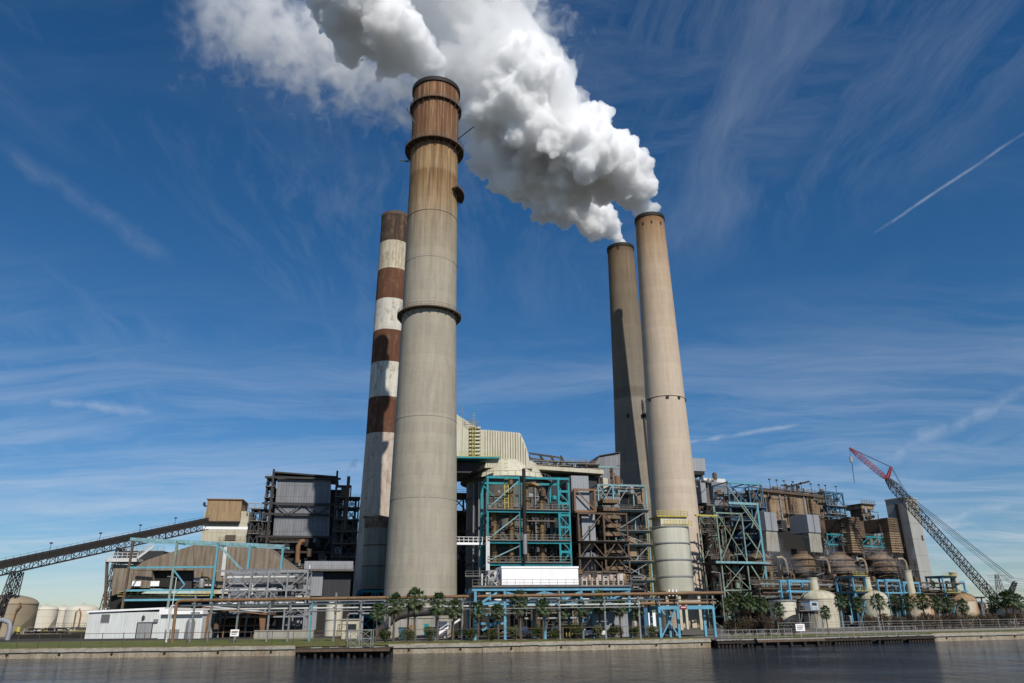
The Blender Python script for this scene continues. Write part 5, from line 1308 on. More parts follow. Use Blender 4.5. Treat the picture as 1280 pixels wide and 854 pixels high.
for f in (.35, .7, 1): MB().box(xa + (xb - xa) * f - .15, xa + (xb - xa) * f + .15, .2, .5, 0, zz_ + .5).build('post', M['gsteel'], T)

# steelwork between chimney 1 and the vessel ---------------------------------------
L = PL(578, 200, R(12))
T = L.thing('weathered_steel_frame', 'weathered steel frame with ducts seen between the nearest chimney and the grey vessel', 'steel frame')
xs = [L.x(562, 700), L.x(583, 700), L.x(592, 700)]; zs = [L.z(578, y) for y in (745, 715, 690, 665, 640, 618)]
steel(T, xs, [0, 7], zs, 'rsteel', .5, .5, {'all': 'x'}, bm='dsteel', decks=zs[1:])
MB().box(xs[0], xs[-1], 7.5, 9, 0, zs[-2]).build('dark_back_panel', M['dpanel'], T)  # charcoal panel added as interior darkness behind the open frame
clutter(T, xs[0], xs[-1], .5, 6, zs[0], zs[-1], 30, 12, sz=1.2)
MB().box(xs[0], xs[1], -1, 3, zs[0], zs[1] + 2).build('dark_casing', M['black'], T)
L = PL(590, 172, R(12))
T = L.thing('white_walkway', 'white railed walkway bridging from the nearest chimney to the teal frame', 'walkway')
x0, x1, z_ = L.x(568, 680), L.x(603, 680), L.z(585, 679)
MB().box(x0, x1, 0, 1.4, z_ - .35, z_).build('deck', M['white'], T); rail(x0, x1, 0, z_, M['white'], h=1.35, step=1.0, t=.09).build('railing', M['white'], T)
for x in (x0 + .5, x1 - .5): MB().box(x - .15, x + .15, 1.2, 1.5, 0, z_ - .35).build('post', M['gsteel'], T)

# big grey vessel, cream duct ---------------------------------------------------------
L = PL(634, 196, R(12))
T = L.thing('scrubber_vessel', 'huge grey round scrubber vessel behind the teal frame', 'vessel')
rr = 49 * (196 * math.cos(TH) + 14) / FPX; zt_ = L.z(625, 597, -rr * .8)
MB().lathe(0, 0, [(rr, 0), (rr, zt_ * .58), (rr + .35, zt_ * .58), (rr + .35, zt_ * .60), (rr, zt_ * .60), (rr, zt_)], 64, cap=False).build('shell', M['vessel'], T)
for py in (622, 662, 705): z_ = L.z(600, py, -rr * .6); MB().ring(0, 0, rr - .02, rr + .3, z_, z_ + .35, 64).build('hoop', M['rsteel'], T)
MB().ring(0, 0, rr, rr + 1.6, zt_ - .2, zt_, 48).build('ring_walkway', M['grate'], T)
cn = L.z(630, 583) 
MB().lathe(0, 0, [(rr, zt_), (rr * .78, cn), (rr * .78, cn + .4)], 64, cap=False).build('conical_top', M['creamrib'], T)
rl = MB()
for i in range(40):
    a, e = 2 * math.pi * i / 40, 2 * math.pi * (i + 1) / 40; r1 = rr + 1.5
    rl.bar((math.cos(a) * r1, math.sin(a) * r1, zt_), (math.cos(a) * r1, math.sin(a) * r1, zt_ + 1.2), .08); rl.bar((math.cos(a) * r1, math.sin(a) * r1, zt_ + 1.2), (math.cos(e) * r1, math.sin(e) * r1, zt_ + 1.2), .08)
rl.build('railing', M['rail'], T)
for k, a in enumerate((-150, -140, -128, -60)):
    a = R(a); MB().tube([(math.cos(a) * (rr + .5), math.sin(a) * (rr + .5), 2), (math.cos(a) * (rr + .5), math.sin(a) * (rr + .5), zt_ - 1)], .2).build('pipe', M['gsteel'], T)
L = PL(620, 188, R(6)); 
T = L.thing('flue_duct', 'cream ribbed flue duct curving over the grey vessel towards the nearest chimney', 'duct')
P = lambda *pts: [L.sz(*p) for p in pts]
prof = P((601, 583), (601, 537), (650, 541.5), (655, 551), (659, 563), (661.5, 574), (663, 584))
MB().prism(prof, 0, 9).build('duct_casing', M['creamrib'], T)
A = [L.sz(600.8, 537), L.sz(600.8, 583)]; x0, z0 = L.sz(553, 514, -7), 0
lt, lb = L.sz(553, 507, -8), L.sz(553, 574, -8)
MB().loft([(lt[0], -8, lb[1]), (A[1][0], 0, A[1][1]), (A[1][0], 9, A[1][1]), (lt[0], 3, lb[1])], [(lt[0], -8, lt[1]), (A[0][0], 0, A[0][1]), (A[0][0], 9, A[0][1]), (lt[0], 3, lt[1])]).build('duct_elbow', M['creamrib'], T)
xr0 = A[0][0]
for k in range(17):
    px = 607 + k * 3.15; y0 = 537.5 + (px - 601) * .09 if px < 650 else 541.5 + (px - 650) * 2.6
    if px > 660: break
    a, c = L.sz(px, y0), L.sz(px, 583.5); MB().box(a[0] - .1, a[0] + .1, -.34, -.0, c[1], a[1] + .15).build('rib', M['creamrib'], T)
for k in range(6):
    f = (k + .4) / 6.4; 
    x = lt[0] + (xr0 - lt[0]) * f; y = -8 + 8 * f; zb_ = lb[1] + (A[1][1] - lb[1]) * f; zt2 = lt[1] + (A[0][1] - lt[1]) * f
    if f < .62: MB().box(x - .1, x + .1, y - .3, y - .0, zb_, zt2).build('rib', M['creamrib'], T)
for k in range(10):                                    # horizontal louvre bands beside the corner
    f = (k + .5) / 10; x0_, x1_ = lt[0] + (xr0 - lt[0]) * .7, xr0 - .2; z_ = A[1][1] + (A[0][1] - A[1][1]) * f
    MB().box(x0_, x1_, -3.2 + .0, -1.0, z_, z_ + .45).build('louvre', M['creamrib'], T)
MB().prism(P((601, 585.3), (601, 583.2), (664.5, 584.2), (665.5, 586.5)), -.7, 9.5).build('bottom_flange', M['cream'], T)
xm = L.x(592, 560, -3.6)
ld = MB()
for k in (-.35, .35): ld.bar((xm + k, -3.6, L.z(592, 578, -3.6)), (xm + k, -3.6, L.z(592, 526, -3.6)), .12)
for k in range(24): z_ = L.z(592, 578, -3.6) + k * .55; ld.box(xm - .35, xm + .35, -3.66, -3.58, z_, z_ + .08)
ld.build('ladder', M['yellow'], T)
MB().box(lt[0] - 1, L.x(622, 575, -4), -10, -4, L.z(600, 577, -6), L.z(600, 575, -6)).build('service_platform', M['teal'], T)
rail(lt[0] + 3, L.x(622, 575, -4), -10, L.z(600, 575, -6), h=1.1).build('railing', M['yellow'], T)
MB().prism([(lt[0] - 1, lb[1] - 3), (lt[0] - 1, lb[1] - .4), (xr0 + 1, A[1][1] - .5), (xr0 - 3, A[1][1] - 3)], -7, 6).build('underside_shade_block', M['dsteel'], T)  # solid dark block added to stand for the shade under the duct
for (px, y0, y1) in ((578, 520, 508), (588, 528, 522), (596, 533, 527)): MB().bar((L.x(px, y0, -3), -3, L.z(px, y0, -3)), (L.x(px, y0, -3), -3, L.z(px, y1, -3)), .1).build('roof_lamp', M['rail'], T)
rail(L.x(572, 521, -4), L.x(598, 535, -4), -3.8, L.z(590, 531, -4), h=1.1, t=.07).build('railing', M['rail'], T)

# teal frame -----------------------------------------------------------------
L = PL(655, 170, R(11))
T = L.thing('teal_steel_tower', 'tall teal steel frame full of brown pipes above the white box', 'steel frame')
tx = [L.x(609.5, 650), L.x(650, 650), L.x(699, 650), L.x(712, 650)]
zz = [L.z(655, y) for y in (704, 676.5, 638, 596)]
for i, x in enumerate(tx):
    for d in (0, 8): MB().box(x - .21, x + .21, d - .21, d + .21, 0, zz[3] - (1.2 if i == 3 else 0)).build('column', M['teal'], T)
xl = L.x(602, 650, 8); MB().box(xl - .3, xl + .3, 7.6, 8.2, 0, zz[3] - 1).build('column', M['teal'], T)
MB().box(tx[0] - .42, tx[0] + .42, -.44, -.37, 0, zz[1] + 1).build('white_sleeve', M['pipewhite'], T)
for z_ in zz:
    for d in (0, 8): MB().box(tx[0] - .3, tx[-1], d - .2, d + .2, z_ - .55, z_ - .05).build('beam', M['teal'], T)
    for x in tx: MB().box(x - .2, x + .2, 0, 8, z_ - .65, z_ - .1).build('cross_beam', M['teal'], T)
    if z_ < zz[3]:
        MB().box(tx[0], tx[-1], -.6, 8, z_, z_ + .12).build('deck', M['grate'], T); rail(tx[0], tx[-1], -.55, z_ + .12, h=1.25, step=1.3, t=.08).build('railing', M['rail'], T)
lv = [0] + zz
for k in range(1, 4): MB().bar((tx[0] + .3, -.1, lv[k] + .6), (tx[1] - .3, -.1, lv[k + 1] - 1.1), .24).build('brace', M['paleblue'], T)
for k in range(1, 4): MB().bar((tx[1] - .3, 8, lv[k]), (tx[0] + .3, 8, lv[k + 1] - 1), .25).build('brace', M['teal'], T)
for k in range(6):
    a = zz[0] + (zz[3] - 3 - zz[0]) * k / 6; b__ = zz[0] + (zz[3] - 3 - zz[0]) * (k + 1) / 6
    MB().box(tx[2], tx[3], -.2, .2, b__ - .5, b__).build('beam', M['teal'], T); MB().bar((tx[2] + .2, -.12, b__ - .5 if k % 2 else a), (tx[3] - .2, -.12, a if k % 2 else b__ - .5), .22).build('brace', M['teal'], T)
for px, yt, m in ((618, 641, 'pipebrown'), (639, 600, 'pipebrown'), (659, 607, 'pipebrown'), (677, 610, 'pipebrown')):
    x = L.x(px, 650, 2.5); b = MB(); zt2 = L.z(px, yt, 2.5)
    b.tube([(x, 2.5, zz[0] - 2), (x, 2.5, zt2)] if px != 677 else [(x, 2.5, zz[0] - 2), (x, 2.5, zt2 - 1), (x - .5, 2.6, zt2 + .4), (x - 1.8, 3, zt2 + .9), (x - 3, 5, zt2 + 1)], .62 if px != 659 else .45, 16)
    o = b.build('brown_pipe', M['pipebrown'], T)
    for k in range(5): z_ = zz[0] + (zt2 - zz[0]) * k / 5; MB().ring(x, 2.5, .5, .78, z_, z_ + .35, 16).build('flange', M['pipebrown'], o)
x = L.x(655.5, 640, -1.5)
MB().tube([(x, -1.5, L.z(655, 702, -1.5)), (x, -1.5, L.z(655, 586, -1.5))], .42, 12).build('mast', M['black'], T); MB().tube([(x, -1.5, L.z(655, 693, -1.5)), (x, -1.5, L.z(655, 668, -1.5))], .5, 12).build('mast_sleeve', M['gsteel'], T)
clutter(T, tx[0] + 1, tx[2] - .5, 1, 7, zz[0], zz[3] - 3, 60, 3, ('rsteel', 'gsteel', 'dsteel', 'dsteel', 'greybox', 'black'), .6)
clutter(T, tx[2] + .3, tx[3] - .3, .3, 6, zz[0], zz[3] - 4, 26, 4, ('rsteel', 'gsteel', 'dsteel', 'teal'), .6)
ld = MB(); xm = L.x(633, 610, 1.2)
for k in (-.45, .45): ld.bar((xm + k, 1.2, zz[2]), (xm + k, 1.2, zz[3] - 1), .16)
for k in range(15): ld.box(xm - .45, xm + .45, 1.15, 1.25, zz[2] + k * .9, zz[2] + k * .9 + .12)
ld.build('ladder', M['yellow'], T)
# dark casing behind the teal frame and vessel
L = PL(690, 200, R(12))
T = L.thing('boiler_block', 'dark boiler block filling the space behind the teal frame, topped with pipes and open steel', 'building')
x0, x1 = L.x(668, 650), L.x(730, 650); zr = L.z(700, 590)
MB().box(x0, x1 + 6, 0, 16, 0, zr - 1.2).build('casing', M['dpanel'], T)
MB().prism([(L.x(660, 586), zr + .3), (L.x(752, 592), zr - .6), (L.x(752, 592), zr + .5), (L.x(660, 586), zr + 1.3)], -2, 14).build('roof_deck', M['cream'], T)
clutter(T, L.x(665, 585), L.x(750, 585), -1.5, 6, zr + .8, zr + 2.6, 50, 25, ('rsteel', 'cream', 'gsteel', 'rsteel', 'tancasing'), .5)
for k in range(9): x = L.x(678 + k * 8, 585); MB().lathe(x, 1, [(.14, zr), (.14, zr + 2.2), (.32, zr + 2.4), (.3, zr + 3.2), (.08, zr + 3.4)], 10).build('relief_vent', M['cream' if k % 2 else 'rsteel'], T)
xa, xb, zq = L.x(662, 572), L.x(701, 572), L.z(680, 570)
MB().bar((xa, 0, zq + .6), (xb, 0, zq - .4), .3, .5).bar((xa, 6, zq + .6), (xb, 6, zq - .4), .3, .5).build('roof_beam', M['dsteel'], T)
for x in (L.x(675, 572), L.x(688, 572), xb): MB().bar((x, 0, zq), (x + 2.5, 6, zq), .35, .6).build('roof_beam', M['dsteel'], T)
for x in (xa, xb): MB().box(x - .15, x + .15, -.15, .15, zr, zq).build('post', M['dsteel'], T)

# grey duct panels with brown frames ---------------------------------------------
L = PL(740, 182, R(12))
T = L.thing('framed_grey_duct', 'grey duct casing held in a bright rust-brown steel box frame', 'duct')
MB().box(L.x(717, 640), L.x(739, 640), 1, 7, L.z(728, 640), L.z(728, 594)).build('casing', M['lgpanel'], T)
MB().box(L.x(711, 640), L.x(717, 640) - .02, 1.5, 7, L.z(728, 640), L.z(728, 596)).build('side_casing', M['dpanel'], T)
xs = [L.x(718.5, 625), L.x(743.5, 625)]; zs = [L.z(730, y) for y in (638, 611)]
steel(T, xs, [0, 7.6], zs, 'brown', .5, .5, {(0, 1): '\\'}, z0=zs[0] - .3)
L2b = L.near(755)
T = L2b.thing('rusty_steel_tower', 'rust-brown braced frame around a grey duct above the rusty white machines', 'steel frame'); L = L2b
xs = [L.x(724, 680), L.x(756, 680), L.x(785, 680)]; zs = [L.z(755, y) for y in (716, 697, 677, 641)]
steel(T, xs, [0, 8], zs, 'rsteel', .42, .45, {(0, 1): '^', (1, 1): '^', (0, 2): '^', (1, 2): '^', (0, 3): '/', (1, 3): '\\'}, bm='rsteel', decks=zs[:3], rails=False)
MB().box(L.x(731, 670), L.x(748, 670), 2, 7, L.z(740, 677, 2), L.z(740, 643, 2)).build('grey_duct', M['lgpanel'], T)
MB().frus(L.x(735, 690), L.x(745, 690), 3, 6, L.z(740, 688, 2), L.x(731, 677), L.x(748, 677), 2, 7, L.z(740, 677.2, 2)).build('transition', M['lgpanel'], T)
MB().lathe((L.x(733, 695) + L.x(749, 695)) / 2, 4.5, [(2.2, L.z(740, 712)), (2.6, L.z(740, 702)), (2.6, L.z(740, 690)), (1.6, L.z(740, 688))], 24).build('fan_housing', M['gpanel'], T)
for k in range(9):
    z_ = L.z(770, 712) + k * 2.0; MB().box(L.x(759, 680), L.x(780, 680), 1.5, 6, z_, z_ + .9).build('cooler_slab', M['rustcasing'], T)
clutter(T, xs[0], xs[2], .5, 6, zs[0], zs[-1], 30, 35, ('rsteel', 'pipebrown', 'rsteel', 'gsteel'), .8)
MB().box(xs[0], xs[2], 8.2, 9.5, 0, zs[-1]).build('dark_back_panel', M['black'], T)  # black panel added as the dark interior of the frame
L = PL(772, 215, R(12))
T = L.thing('gable_building', 'grey gabled building top left of the grey-brown chimney', 'building')
MB().prism([L.sz(734, 640), L.sz(734, 592), L.sz(741, 583), L.sz(749, 571), L.sz(775, 567), L.sz(775, 640)], 0, 10).build('wall', M['gpanel'], T)
MB().prism([L.sz(733, 592.5), L.sz(740.5, 583), L.sz(749, 570.5), L.sz(775, 566), L.sz(775, 565), L.sz(748.5, 569.5), L.sz(740, 582), L.sz(732.5, 592)], -.5, 10.3).build('roof', M['dsteel'], T)
L = PL(765, 204, R(12))
r = L.thing('cream_tank', 'small cream round tank high beside the grey gable, framed in steel', 'tank')
zt_, zb = L.z(762, 597), L.z(762, 612); rr = (L.x(771, 600) - L.x(754, 600)) / 2
MB().lathe(0, 2, [(rr, zb), (rr, zt_ - .3), (rr - .6, zt_)], 28).build('shell', M['cream'], r); 
for k in (-1, 1): MB().box(k * rr - .2, k * rr + .2, -1.5, -1.1, 0, L.z(762, 586)).build('post', M['rsteel'], r)
MB().box(-rr, rr + 1.5, -1.45, -1.1, L.z(762, 586), L.z(762, 586) + .4).build('beam', M['paleblue'], r); MB().box(-rr - 1, rr + 1, -1.5, 4, zb - .5, zb - .02).build('platform', M['grate'], r)
MB().box(-rr - 4.3, -rr - .4, 0, 4, zb - 5, zt_ - 1).build('side_box', M['cream'], r)
clutter(r, rr, rr + 3.5, 0, 3, zb, zb + 7, 10, 9, ('rsteel', 'brown'))

# teal steel right of brown frame
L = PL(785, 190, R(12))
T = L.thing('faded_teal_frame', 'many-storeyed faded teal frame in deep shade left of the pale silo', 'steel frame')
xs = [L.x(751, 680), L.x(770, 680), L.x(812, 680)]; zs = [L.z(780, y) for y in (742, 726, 702, 681, 664, 638, 606)]
steel(T, xs, [0, 9], zs, 'paleblue', .32, .42, {'all': 'x', (0, 1): None, (1, 6): '^', (1, 3): 'v', (1, 4): '\\', (1, 5): '/'}, bm='gsteel', decks=zs[1:-1], rm='rail')
MB().box(xs[0], xs[2] + 2, 9.5, 10.5, 0, zs[4]).build('dark_back_panel', M['black'], T)  # black panel stands in for the shade deep inside the frame
clutter(T, xs[0], xs[2], 2, 8, 0, zs[-1], 60, 19, ('dsteel', 'rsteel', 'black', 'paleblue', 'gsteel', 'tancasing', 'black'), 1.1)
MB().box(L.x(787, 675), L.x(797, 675), 1, 5, L.z(790, 695), L.z(790, 664)).build('tan_casing', M['tancasing'], T)

# pale silo --------------------------------------------------------------------------
L = PL(844, 205, R(12))
T = L.thing('storage_silo', 'big clean pale green silo with yellow railed top at the tan chimney foot', 'silo')
rr = (L.x(866.5, 700) - L.x(819.5, 700)) / 2; zt_, zb = L.z(842, 657.5, -rr), L.z(845, 739, -rr)
MB().lathe(0, 0, [(rr - .2, zb), (rr, zb + .3), (rr, zt_), (rr - 1, zt_ + .2)], 64).build('shell', M['silo'], T)
for py in (657.5, 678, 699, 720): z_ = L.z(842, py, -rr); MB().ring(0, 0, rr - .02, rr + .2, z_ - .2, z_ + .12, 64).build('hoop', M['gsteel'], T)
MB().tube([(rr * .92, -rr * .45, zb), (rr * .92, -rr * .45, zt_)], .12).build('pipe', M['gsteel'], T)
MB().box(-4.4, 5.2, -rr - .3, 4, zb - .9, zb - .1).build('ring_beam', M['cream'], T)
for x in (-4, -.6, 4.8):
    for y in (-rr + .5, 3.5): MB().box(x - .35, x + .35, y - .35, y + .35, 0, zb - .9).build('leg', M['cream'], T)
MB().box(-.8, 5.0, -rr + .2, -rr + .5, zb - 2.6, zb - 2.3).build('cross_beam', M['cream'], T)
for k in range(3): MB().tube([(-3.6 + k, -rr - .4, zb - 1.2), (-3.6 + k, -rr - .4, zb + .4)], .25).build('nozzle', M['white'], T)
MB().lathe(0, 0, [(.8, zb - 5), (rr * .75, zb - 1)], 28).build('hopper', M['vessel'], T)
MB().box(-rr * .6, rr * .85, -rr * .6, rr * .5, zt_ + .2, zt_ + 2.55).build('filter_box', M['creamrib'], T)
zc = zt_ + 2.6
MB().box(-rr * .8, rr * .82, -rr * .7, rr * .6, zc, zc + .2).build('top_platform', M['yellow'], T)
rail(-rr * .8, rr * .82, -rr * .7, zc + .2, h=1.3, step=.9, t=.12).build('railing', M['yellow'], T); 
rail(-rr * .5, rr * .95, -rr * .8, zt_ + .1, h=1.4, step=.8, t=.12).build('railing', M['yellow'], T)
b = MB()
for k in (0, .8): b.bar((-rr - .9, -1.2 + k, 0), (-rr - .9, -1.2 + k, zt_ + .5), .14)
for k in range(int(zt_ / 1.0)): b.ring(-rr - .9, -.8, .55, .68, 1 + k * 1.0, 1.12 + k * 1.0, 8)
for k in range(6): b.box(-rr - 1.8, -rr - .1, -1.6, .4, 4 + k * zt_ / 6, 4.1 + k * zt_ / 6)
b.build('caged_ladder', M['yellow'], T)
L = PL(874, 262, R(12))
T = L.thing('white_penthouse', 'small white penthouse box sticking out high behind the tan chimney', 'building')
MB().box(L.x(858, 580), L.x(881.5, 580), 0, 8, L.z(874, 589), L.z(874, 573)).build('wall', M['lgpanel'], T)
MB().box(L.x(858, 580), L.x(880, 580), 0.3, 8, L.z(874, 593), L.z(874, 589) - .02).build('floor_beam', M['black'], T)
for px in (868, 879): x = L.x(px, 600); MB().box(x - .4, x + .4, 1, 2, 0, L.z(874, 593)).build('column', M['dsteel'], T)
# ================================================================== RIGHT
L = PL(905, 252, R(20))
T = L.thing('grey_duct_tower', 'grey and brown duct casings on rusty decks right of the tan chimney', 'duct')
MB().box(L.x(892, 630), L.x(911, 630), 0, 8, L.z(900, 633), L.z(900, 603)).build('casing', M['gpanel'], T)
MB().box(L.x(880, 630), L.x(886.5, 630), 1, 8, L.z(884, 628), L.z(884, 600)).build('light_casing', M['lgpanel'], T); MB().box(L.x(886.8, 630), L.x(891.8, 630), 1.6, 8, L.z(884, 633), L.z(884, 601)).build('side_casing', M['vessel'], T)
MB().box(L.x(884, 600), L.x(911, 600), 2, 9, L.z(900, 602), L.z(900, 597)).build('top_box', M['whiterib'], T)
for py in (634, 642): MB().box(L.x(880, 640), L.x(916, 640), -2, 8, L.z(900, py), L.z(900, py - 1.2)).build('deck', M['grate'], T); rail(L.x(880, 640), L.x(916, 640), -2, L.z(900, py - 1.2), h=1.4).build('railing', M['rail'], T)
xs = [L.x(876, 650), L.x(890, 650), L.x(905, 650), L.x(918, 650)]
steel(T, xs, [0, 8], [L.z(900, y) for y in (735, 700, 670, 648, 634)], 'rsteel', .5, .5, {'all': 'x'}, bm='dsteel', decks=[L.z(900, y) for y in (735, 700, 670)])
clutter(T, xs[0], xs[-1], -1, 6, 2, L.z(900, 634), 60, 66, ('rsteel', 'dsteel', 'pipebrown', 'rustcasing', 'gsteel', 'dsteel'), 1.3)
clutter(T, xs[0], xs[2], 0, 6, L.z(900, 618), L.z(900, 598), 16, 67, ('gsteel', 'rsteel', 'lgpanel'), .8)
MB().box(xs[0], xs[-1] + 2, 8.5, 10, 0, L.z(900, 648)).build('dark_back_panel', M['black'], T)  # black panel added to darken the gaps between the members
L = L.near(908).back(-6); 
T = thing('brown_casing', 'plain brown sheet casing behind the faded green braced frame', 'casing', L.o, L.a)
MB().box(L.x(894, 675), L.x(920, 675), 0, 8, L.z(905, 700), L.z(905, 656)).build('casing', M['tancasing'], T)
for py in (656, 667, 682): MB().box(L.x(893, 675), L.x(921, 675), -.3, 0, L.z(905, py) - .2, L.z(905, py) + .2).build('stiffener', M['rsteel'], T)
MB().frus(L.x(903, 715), L.x(911, 715), 2, 5, L.z(905, 715), L.x(894, 700), L.x(920, 700), 0, 8, L.z(905, 700)).build('hopper', M['rustcasing'], T)
MB().box(L.x(900, 720), L.x(914, 720), 1, 6, 0, L.z(905, 715)).build('support_block', M['black'], T)
L = PL(930, 218, R(20))
T = L.thing('green_steel_frame', 'tall faded green braced steel frame right of the tan chimney', 'steel frame')
xs = [L.x(899, 680), L.x(931, 680)]; zs = [L.z(915, y) for y in (770, 737, 702, 641)]
steel(T, xs, [0, 9], zs, 'green', .38, .42, {(0, 0): 'v', (0, 1): 'x', (0, 2): 'x', (0, 3): 'x'}, back_br=True)
zd = L.z(915, 702); MB().box(xs[0] - 2.4, xs[1] + 7.2, -.8, 9, zd - .3, zd - .1).build('deck', M['grate'], T); MB().box(xs[0] - 2.4, xs[1] + 7.2, -.95, -.8, zd - .6, zd).build('edge_beam', M['paleblue'], T)
MB().box(xs[0] - 7, xs[0] + .3, -.3, .3, L.z(915, 645) - .4, L.z(915, 645)).build('beam', M['yellow'], T)
clutter(T, xs[0], xs[1], 1, 8, 2, zs[3], 70, 71, ('dsteel', 'rsteel', 'green', 'rsteel', 'pipebrown'), .7)
L = L.near(947)
T = L.thing('blue_steel_frame', 'taller pale blue braced steel frame right of the faded green one', 'steel frame')
xs = [L.x(915, 640), L.x(947, 640)]; zs = [L.z(947, y) for y in (745, 703, 665, 629)]
MB().box(xs[1] - .32, xs[1] + .32, -.3, .3, 0, zs[3]).build('column', M['cyan'], T); MB().box(xs[0] - .3, xs[0] + .3, 8.6, 9.2, 0, zs[3]).build('column', M['green'], T)
MB().box(xs[0] - 1, xs[1] + .4, -.35, .35, zs[3] - .7, zs[3]).build('beam', M['paleblue'], T)
for a, c in ((0, 1), (1, 2), (2, 3)): MB().bar((xs[0] + 4, -.1, zs[c] - .5), (xs[1], -.1, zs[a] + 1), .35).build('brace', M['green'], T); MB().bar((xs[1] - .2, -.2, zs[c] - 2), (xs[0] + 6, -.2, zs[a] + 1), .3).build('brace', M['green'], T)
MB().bar((xs[0] - 1, -.1, L.z(915, 607)), (xs[1], -.1, zs[2]), .35).build('brace', M['green'], T)
L = L.back(10).near(955)
T = L.thing('dark_blue_frame', 'tall dark blue steel tower frame with open top behind the pale blue one', 'steel frame')
xs = [L.x(911, 620), L.x(937, 620), L.x(953, 620)]; zs = [L.z(945, y) for y in (720, 695, 674, 652, 635, 604)]
steel(T, xs, [0, 8], zs, 'dblue', .38, .4, {'all': '/', (0, 5): 'x', (1, 5): 'x', (1, 1): 'x', (1, 3): 'x'}, back_br=True, decks=zs[:5], rm='dblue')
MB().box(xs[0], xs[2], -.34, .34, zs[5] - .6, zs[5] + .05).build('top_beam', M['cyan'], T)
clutter(T, xs[0], xs[2], 1, 7, zs[3], zs[5] - 2, 50, 73, ('dsteel', 'gsteel', 'dblue', 'rsteel', 'lgpanel'), 1.2)
clutter(T, xs[0], xs[2], 1, 7, 1, zs[3], 44, 74, ('dsteel', 'rsteel', 'dblue', 'black', 'rustcasing'), 1.2)
MB().box(xs[0] - 3, xs[2], 8.6, 10, 0, zs[4]).build('dark_back_panel', M['black'], T)  # black panel added for interior darkness behind the tower frame

# boiler house top ------------------------------------------------------------
RA = R(30)
L0 = PL(1000, 262, RA)
T = L0.thing('boiler_house', 'tan stained boiler house high at the right with pipes and lamps along its roof', 'building'); L = L0
x0, x1 = L.x(951, 640), L.x(1038, 640)
zt_ = L.z(960, 616)
MB().box(x0, x1, 0, 20, L.z(990, 660), zt_).build('casing', M['tancasing'], T)
MB().box(x0 + .5, L.x(1160, 700), 1, 18, 0, L.z(1060, 668)).build('dark_interior_block', M['black'], T)  # black block stands in for the boiler's dark interior between the units
MB().box(x0 - .3, x1 + .3, -1.0, 20.3, zt_, zt_ + .8).build('roof_edge', M['rsteel'], T)
for k, px in enumerate((953, 962, 976, 983, 1006, 1010, 1019, 1036)): x = L.x(px, 640); MB().box(x - .3, x + .3, -.5, 0, L.z(990, 655), zt_).build('pilaster', M['rustcasing' if k % 2 else 'gsteel'], T)
for k, px in enumerate((986, 1012)): x = L.x(px, 640); MB().box(x, x + 3.6, -1.2, -.1, L.z(990, 650), zt_ - 1).build('duct_bay', M['rustcasing'], T)
MB().box(L.x(956, 633), L.x(961, 633), -.4, -.05, L.z(958, 640), L.z(958, 622)).build('dark_opening', M['black'], T)
clutter(T, x0, x1, -2.0, -.6, L.z(990, 655), zt_ - 1, 15, 81, ('rsteel', 'tancasing', 'gsteel', 'rustcasing', 'dsteel'), .6)
clutter(T, x0, x1, -.5, 6, zt_ + .8, zt_ + 2.0, 18, 82, ('rsteel', 'gsteel', 'tancasing', 'rustcasing'), .7)
for px in (961, 970, 979, 990, 1000, 1012, 1022, 1030, 1043):
    x = L.x(px, 612); pl_ = MB().bar((x, -.8, zt_ + .8), (x, -.8, zt_ + 4.4), .12).build('lamp_pole', M['dsteel'], T); MB().box(x - .3, x + .3, -1.1, -.5, zt_ + 4.4, zt_ + 4.8).build('lamp_head', M['rsteel'], pl_)
bx0, bz0 = L.sz(987, 606, 0); bx1, bz1 = L.sz(1011, 602, 0)
MB().bar((L.x(984, 609), 0, L.z(984, 609)), (bx1, 0, bz1), .9, .6).bar((L.x(982, 606), 2, bz0), (L.x(998, 605), 2, bz0), .4).build('hoist_beam', M['dsteel'], T)
for px in (983, 990, 996): MB().box(L.x(px, 610) - .2, L.x(px, 610) + .2, -.2, .2, zt_, L.z(px, 605)).build('post', M['dsteel'], T)
L = L0.near(1045)
T = L.thing('roof_end_frame', 'dark blue braced end frame at the right of the tan boiler house', 'steel frame')
xs = [L.x(1030, 640), L.x(1041, 640), L.x(1052, 640)]; zs = [L.z(1040, y) for y in (655, 644, 634, 616)]
steel(T, xs, [-1.5, 5], zs, 'dblue', .45, .45, 'x', decks=zs[:3], back_br=True); clutter(T, xs[0], xs[2], -1, 4, zs[0], zs[3], 20, 84, ('rsteel', 'dsteel', 'gsteel', 'tancasing'))
MB().box(xs[0], xs[2], -1, 5, zs[0] - 5, zs[0] - .6).build('casing', M['rustcasing'], T)
L = L0.near(1085)
T = L.thing('lift_tower', 'small rusty tower with a wide flat top standing between the ribbed ducts', 'tower')
x0, x1 = L.x(1079, 650), L.x(1090, 650)
MB().box(x0, x1, 0, 5, 0, L.z(1084, 637)).build('casing', M['rustcasing'], T); MB().box(x0 - 1, x1 + 1, -1, 6, L.z(1084, 637), L.z(1084, 632)).build('top_cabin', M['tancasing'], T)
MB().box(x0 - 1.6, x1 + 1.6, -1.6, 6.4, L.z(1084, 632), L.z(1084, 631)).build('roof', M['dsteel'], T); rail(x0 - 1.5, x1 + 1.5, -1.5, L.z(1084, 631), h=1.3, step=1, t=.12).build('railing', M['rail'], T)
for k in range(4): z_ = L.z(1084, 665) + k * 2.6; MB().box(x0 - .8, x1 + .8, -.8, 0, z_, z_ + .2).build('deck', M['grate'], T)
clutter(T, x0 - 2, x1 + 3, -2, 0, L.z(1084, 668), L.z(1084, 640), 22, 85)
L = L0.back(-3).near(1092)
T = L.thing('teal_duct_bridge', 'teal steel bridge behind the ribbed rusty ducts', 'steel frame')
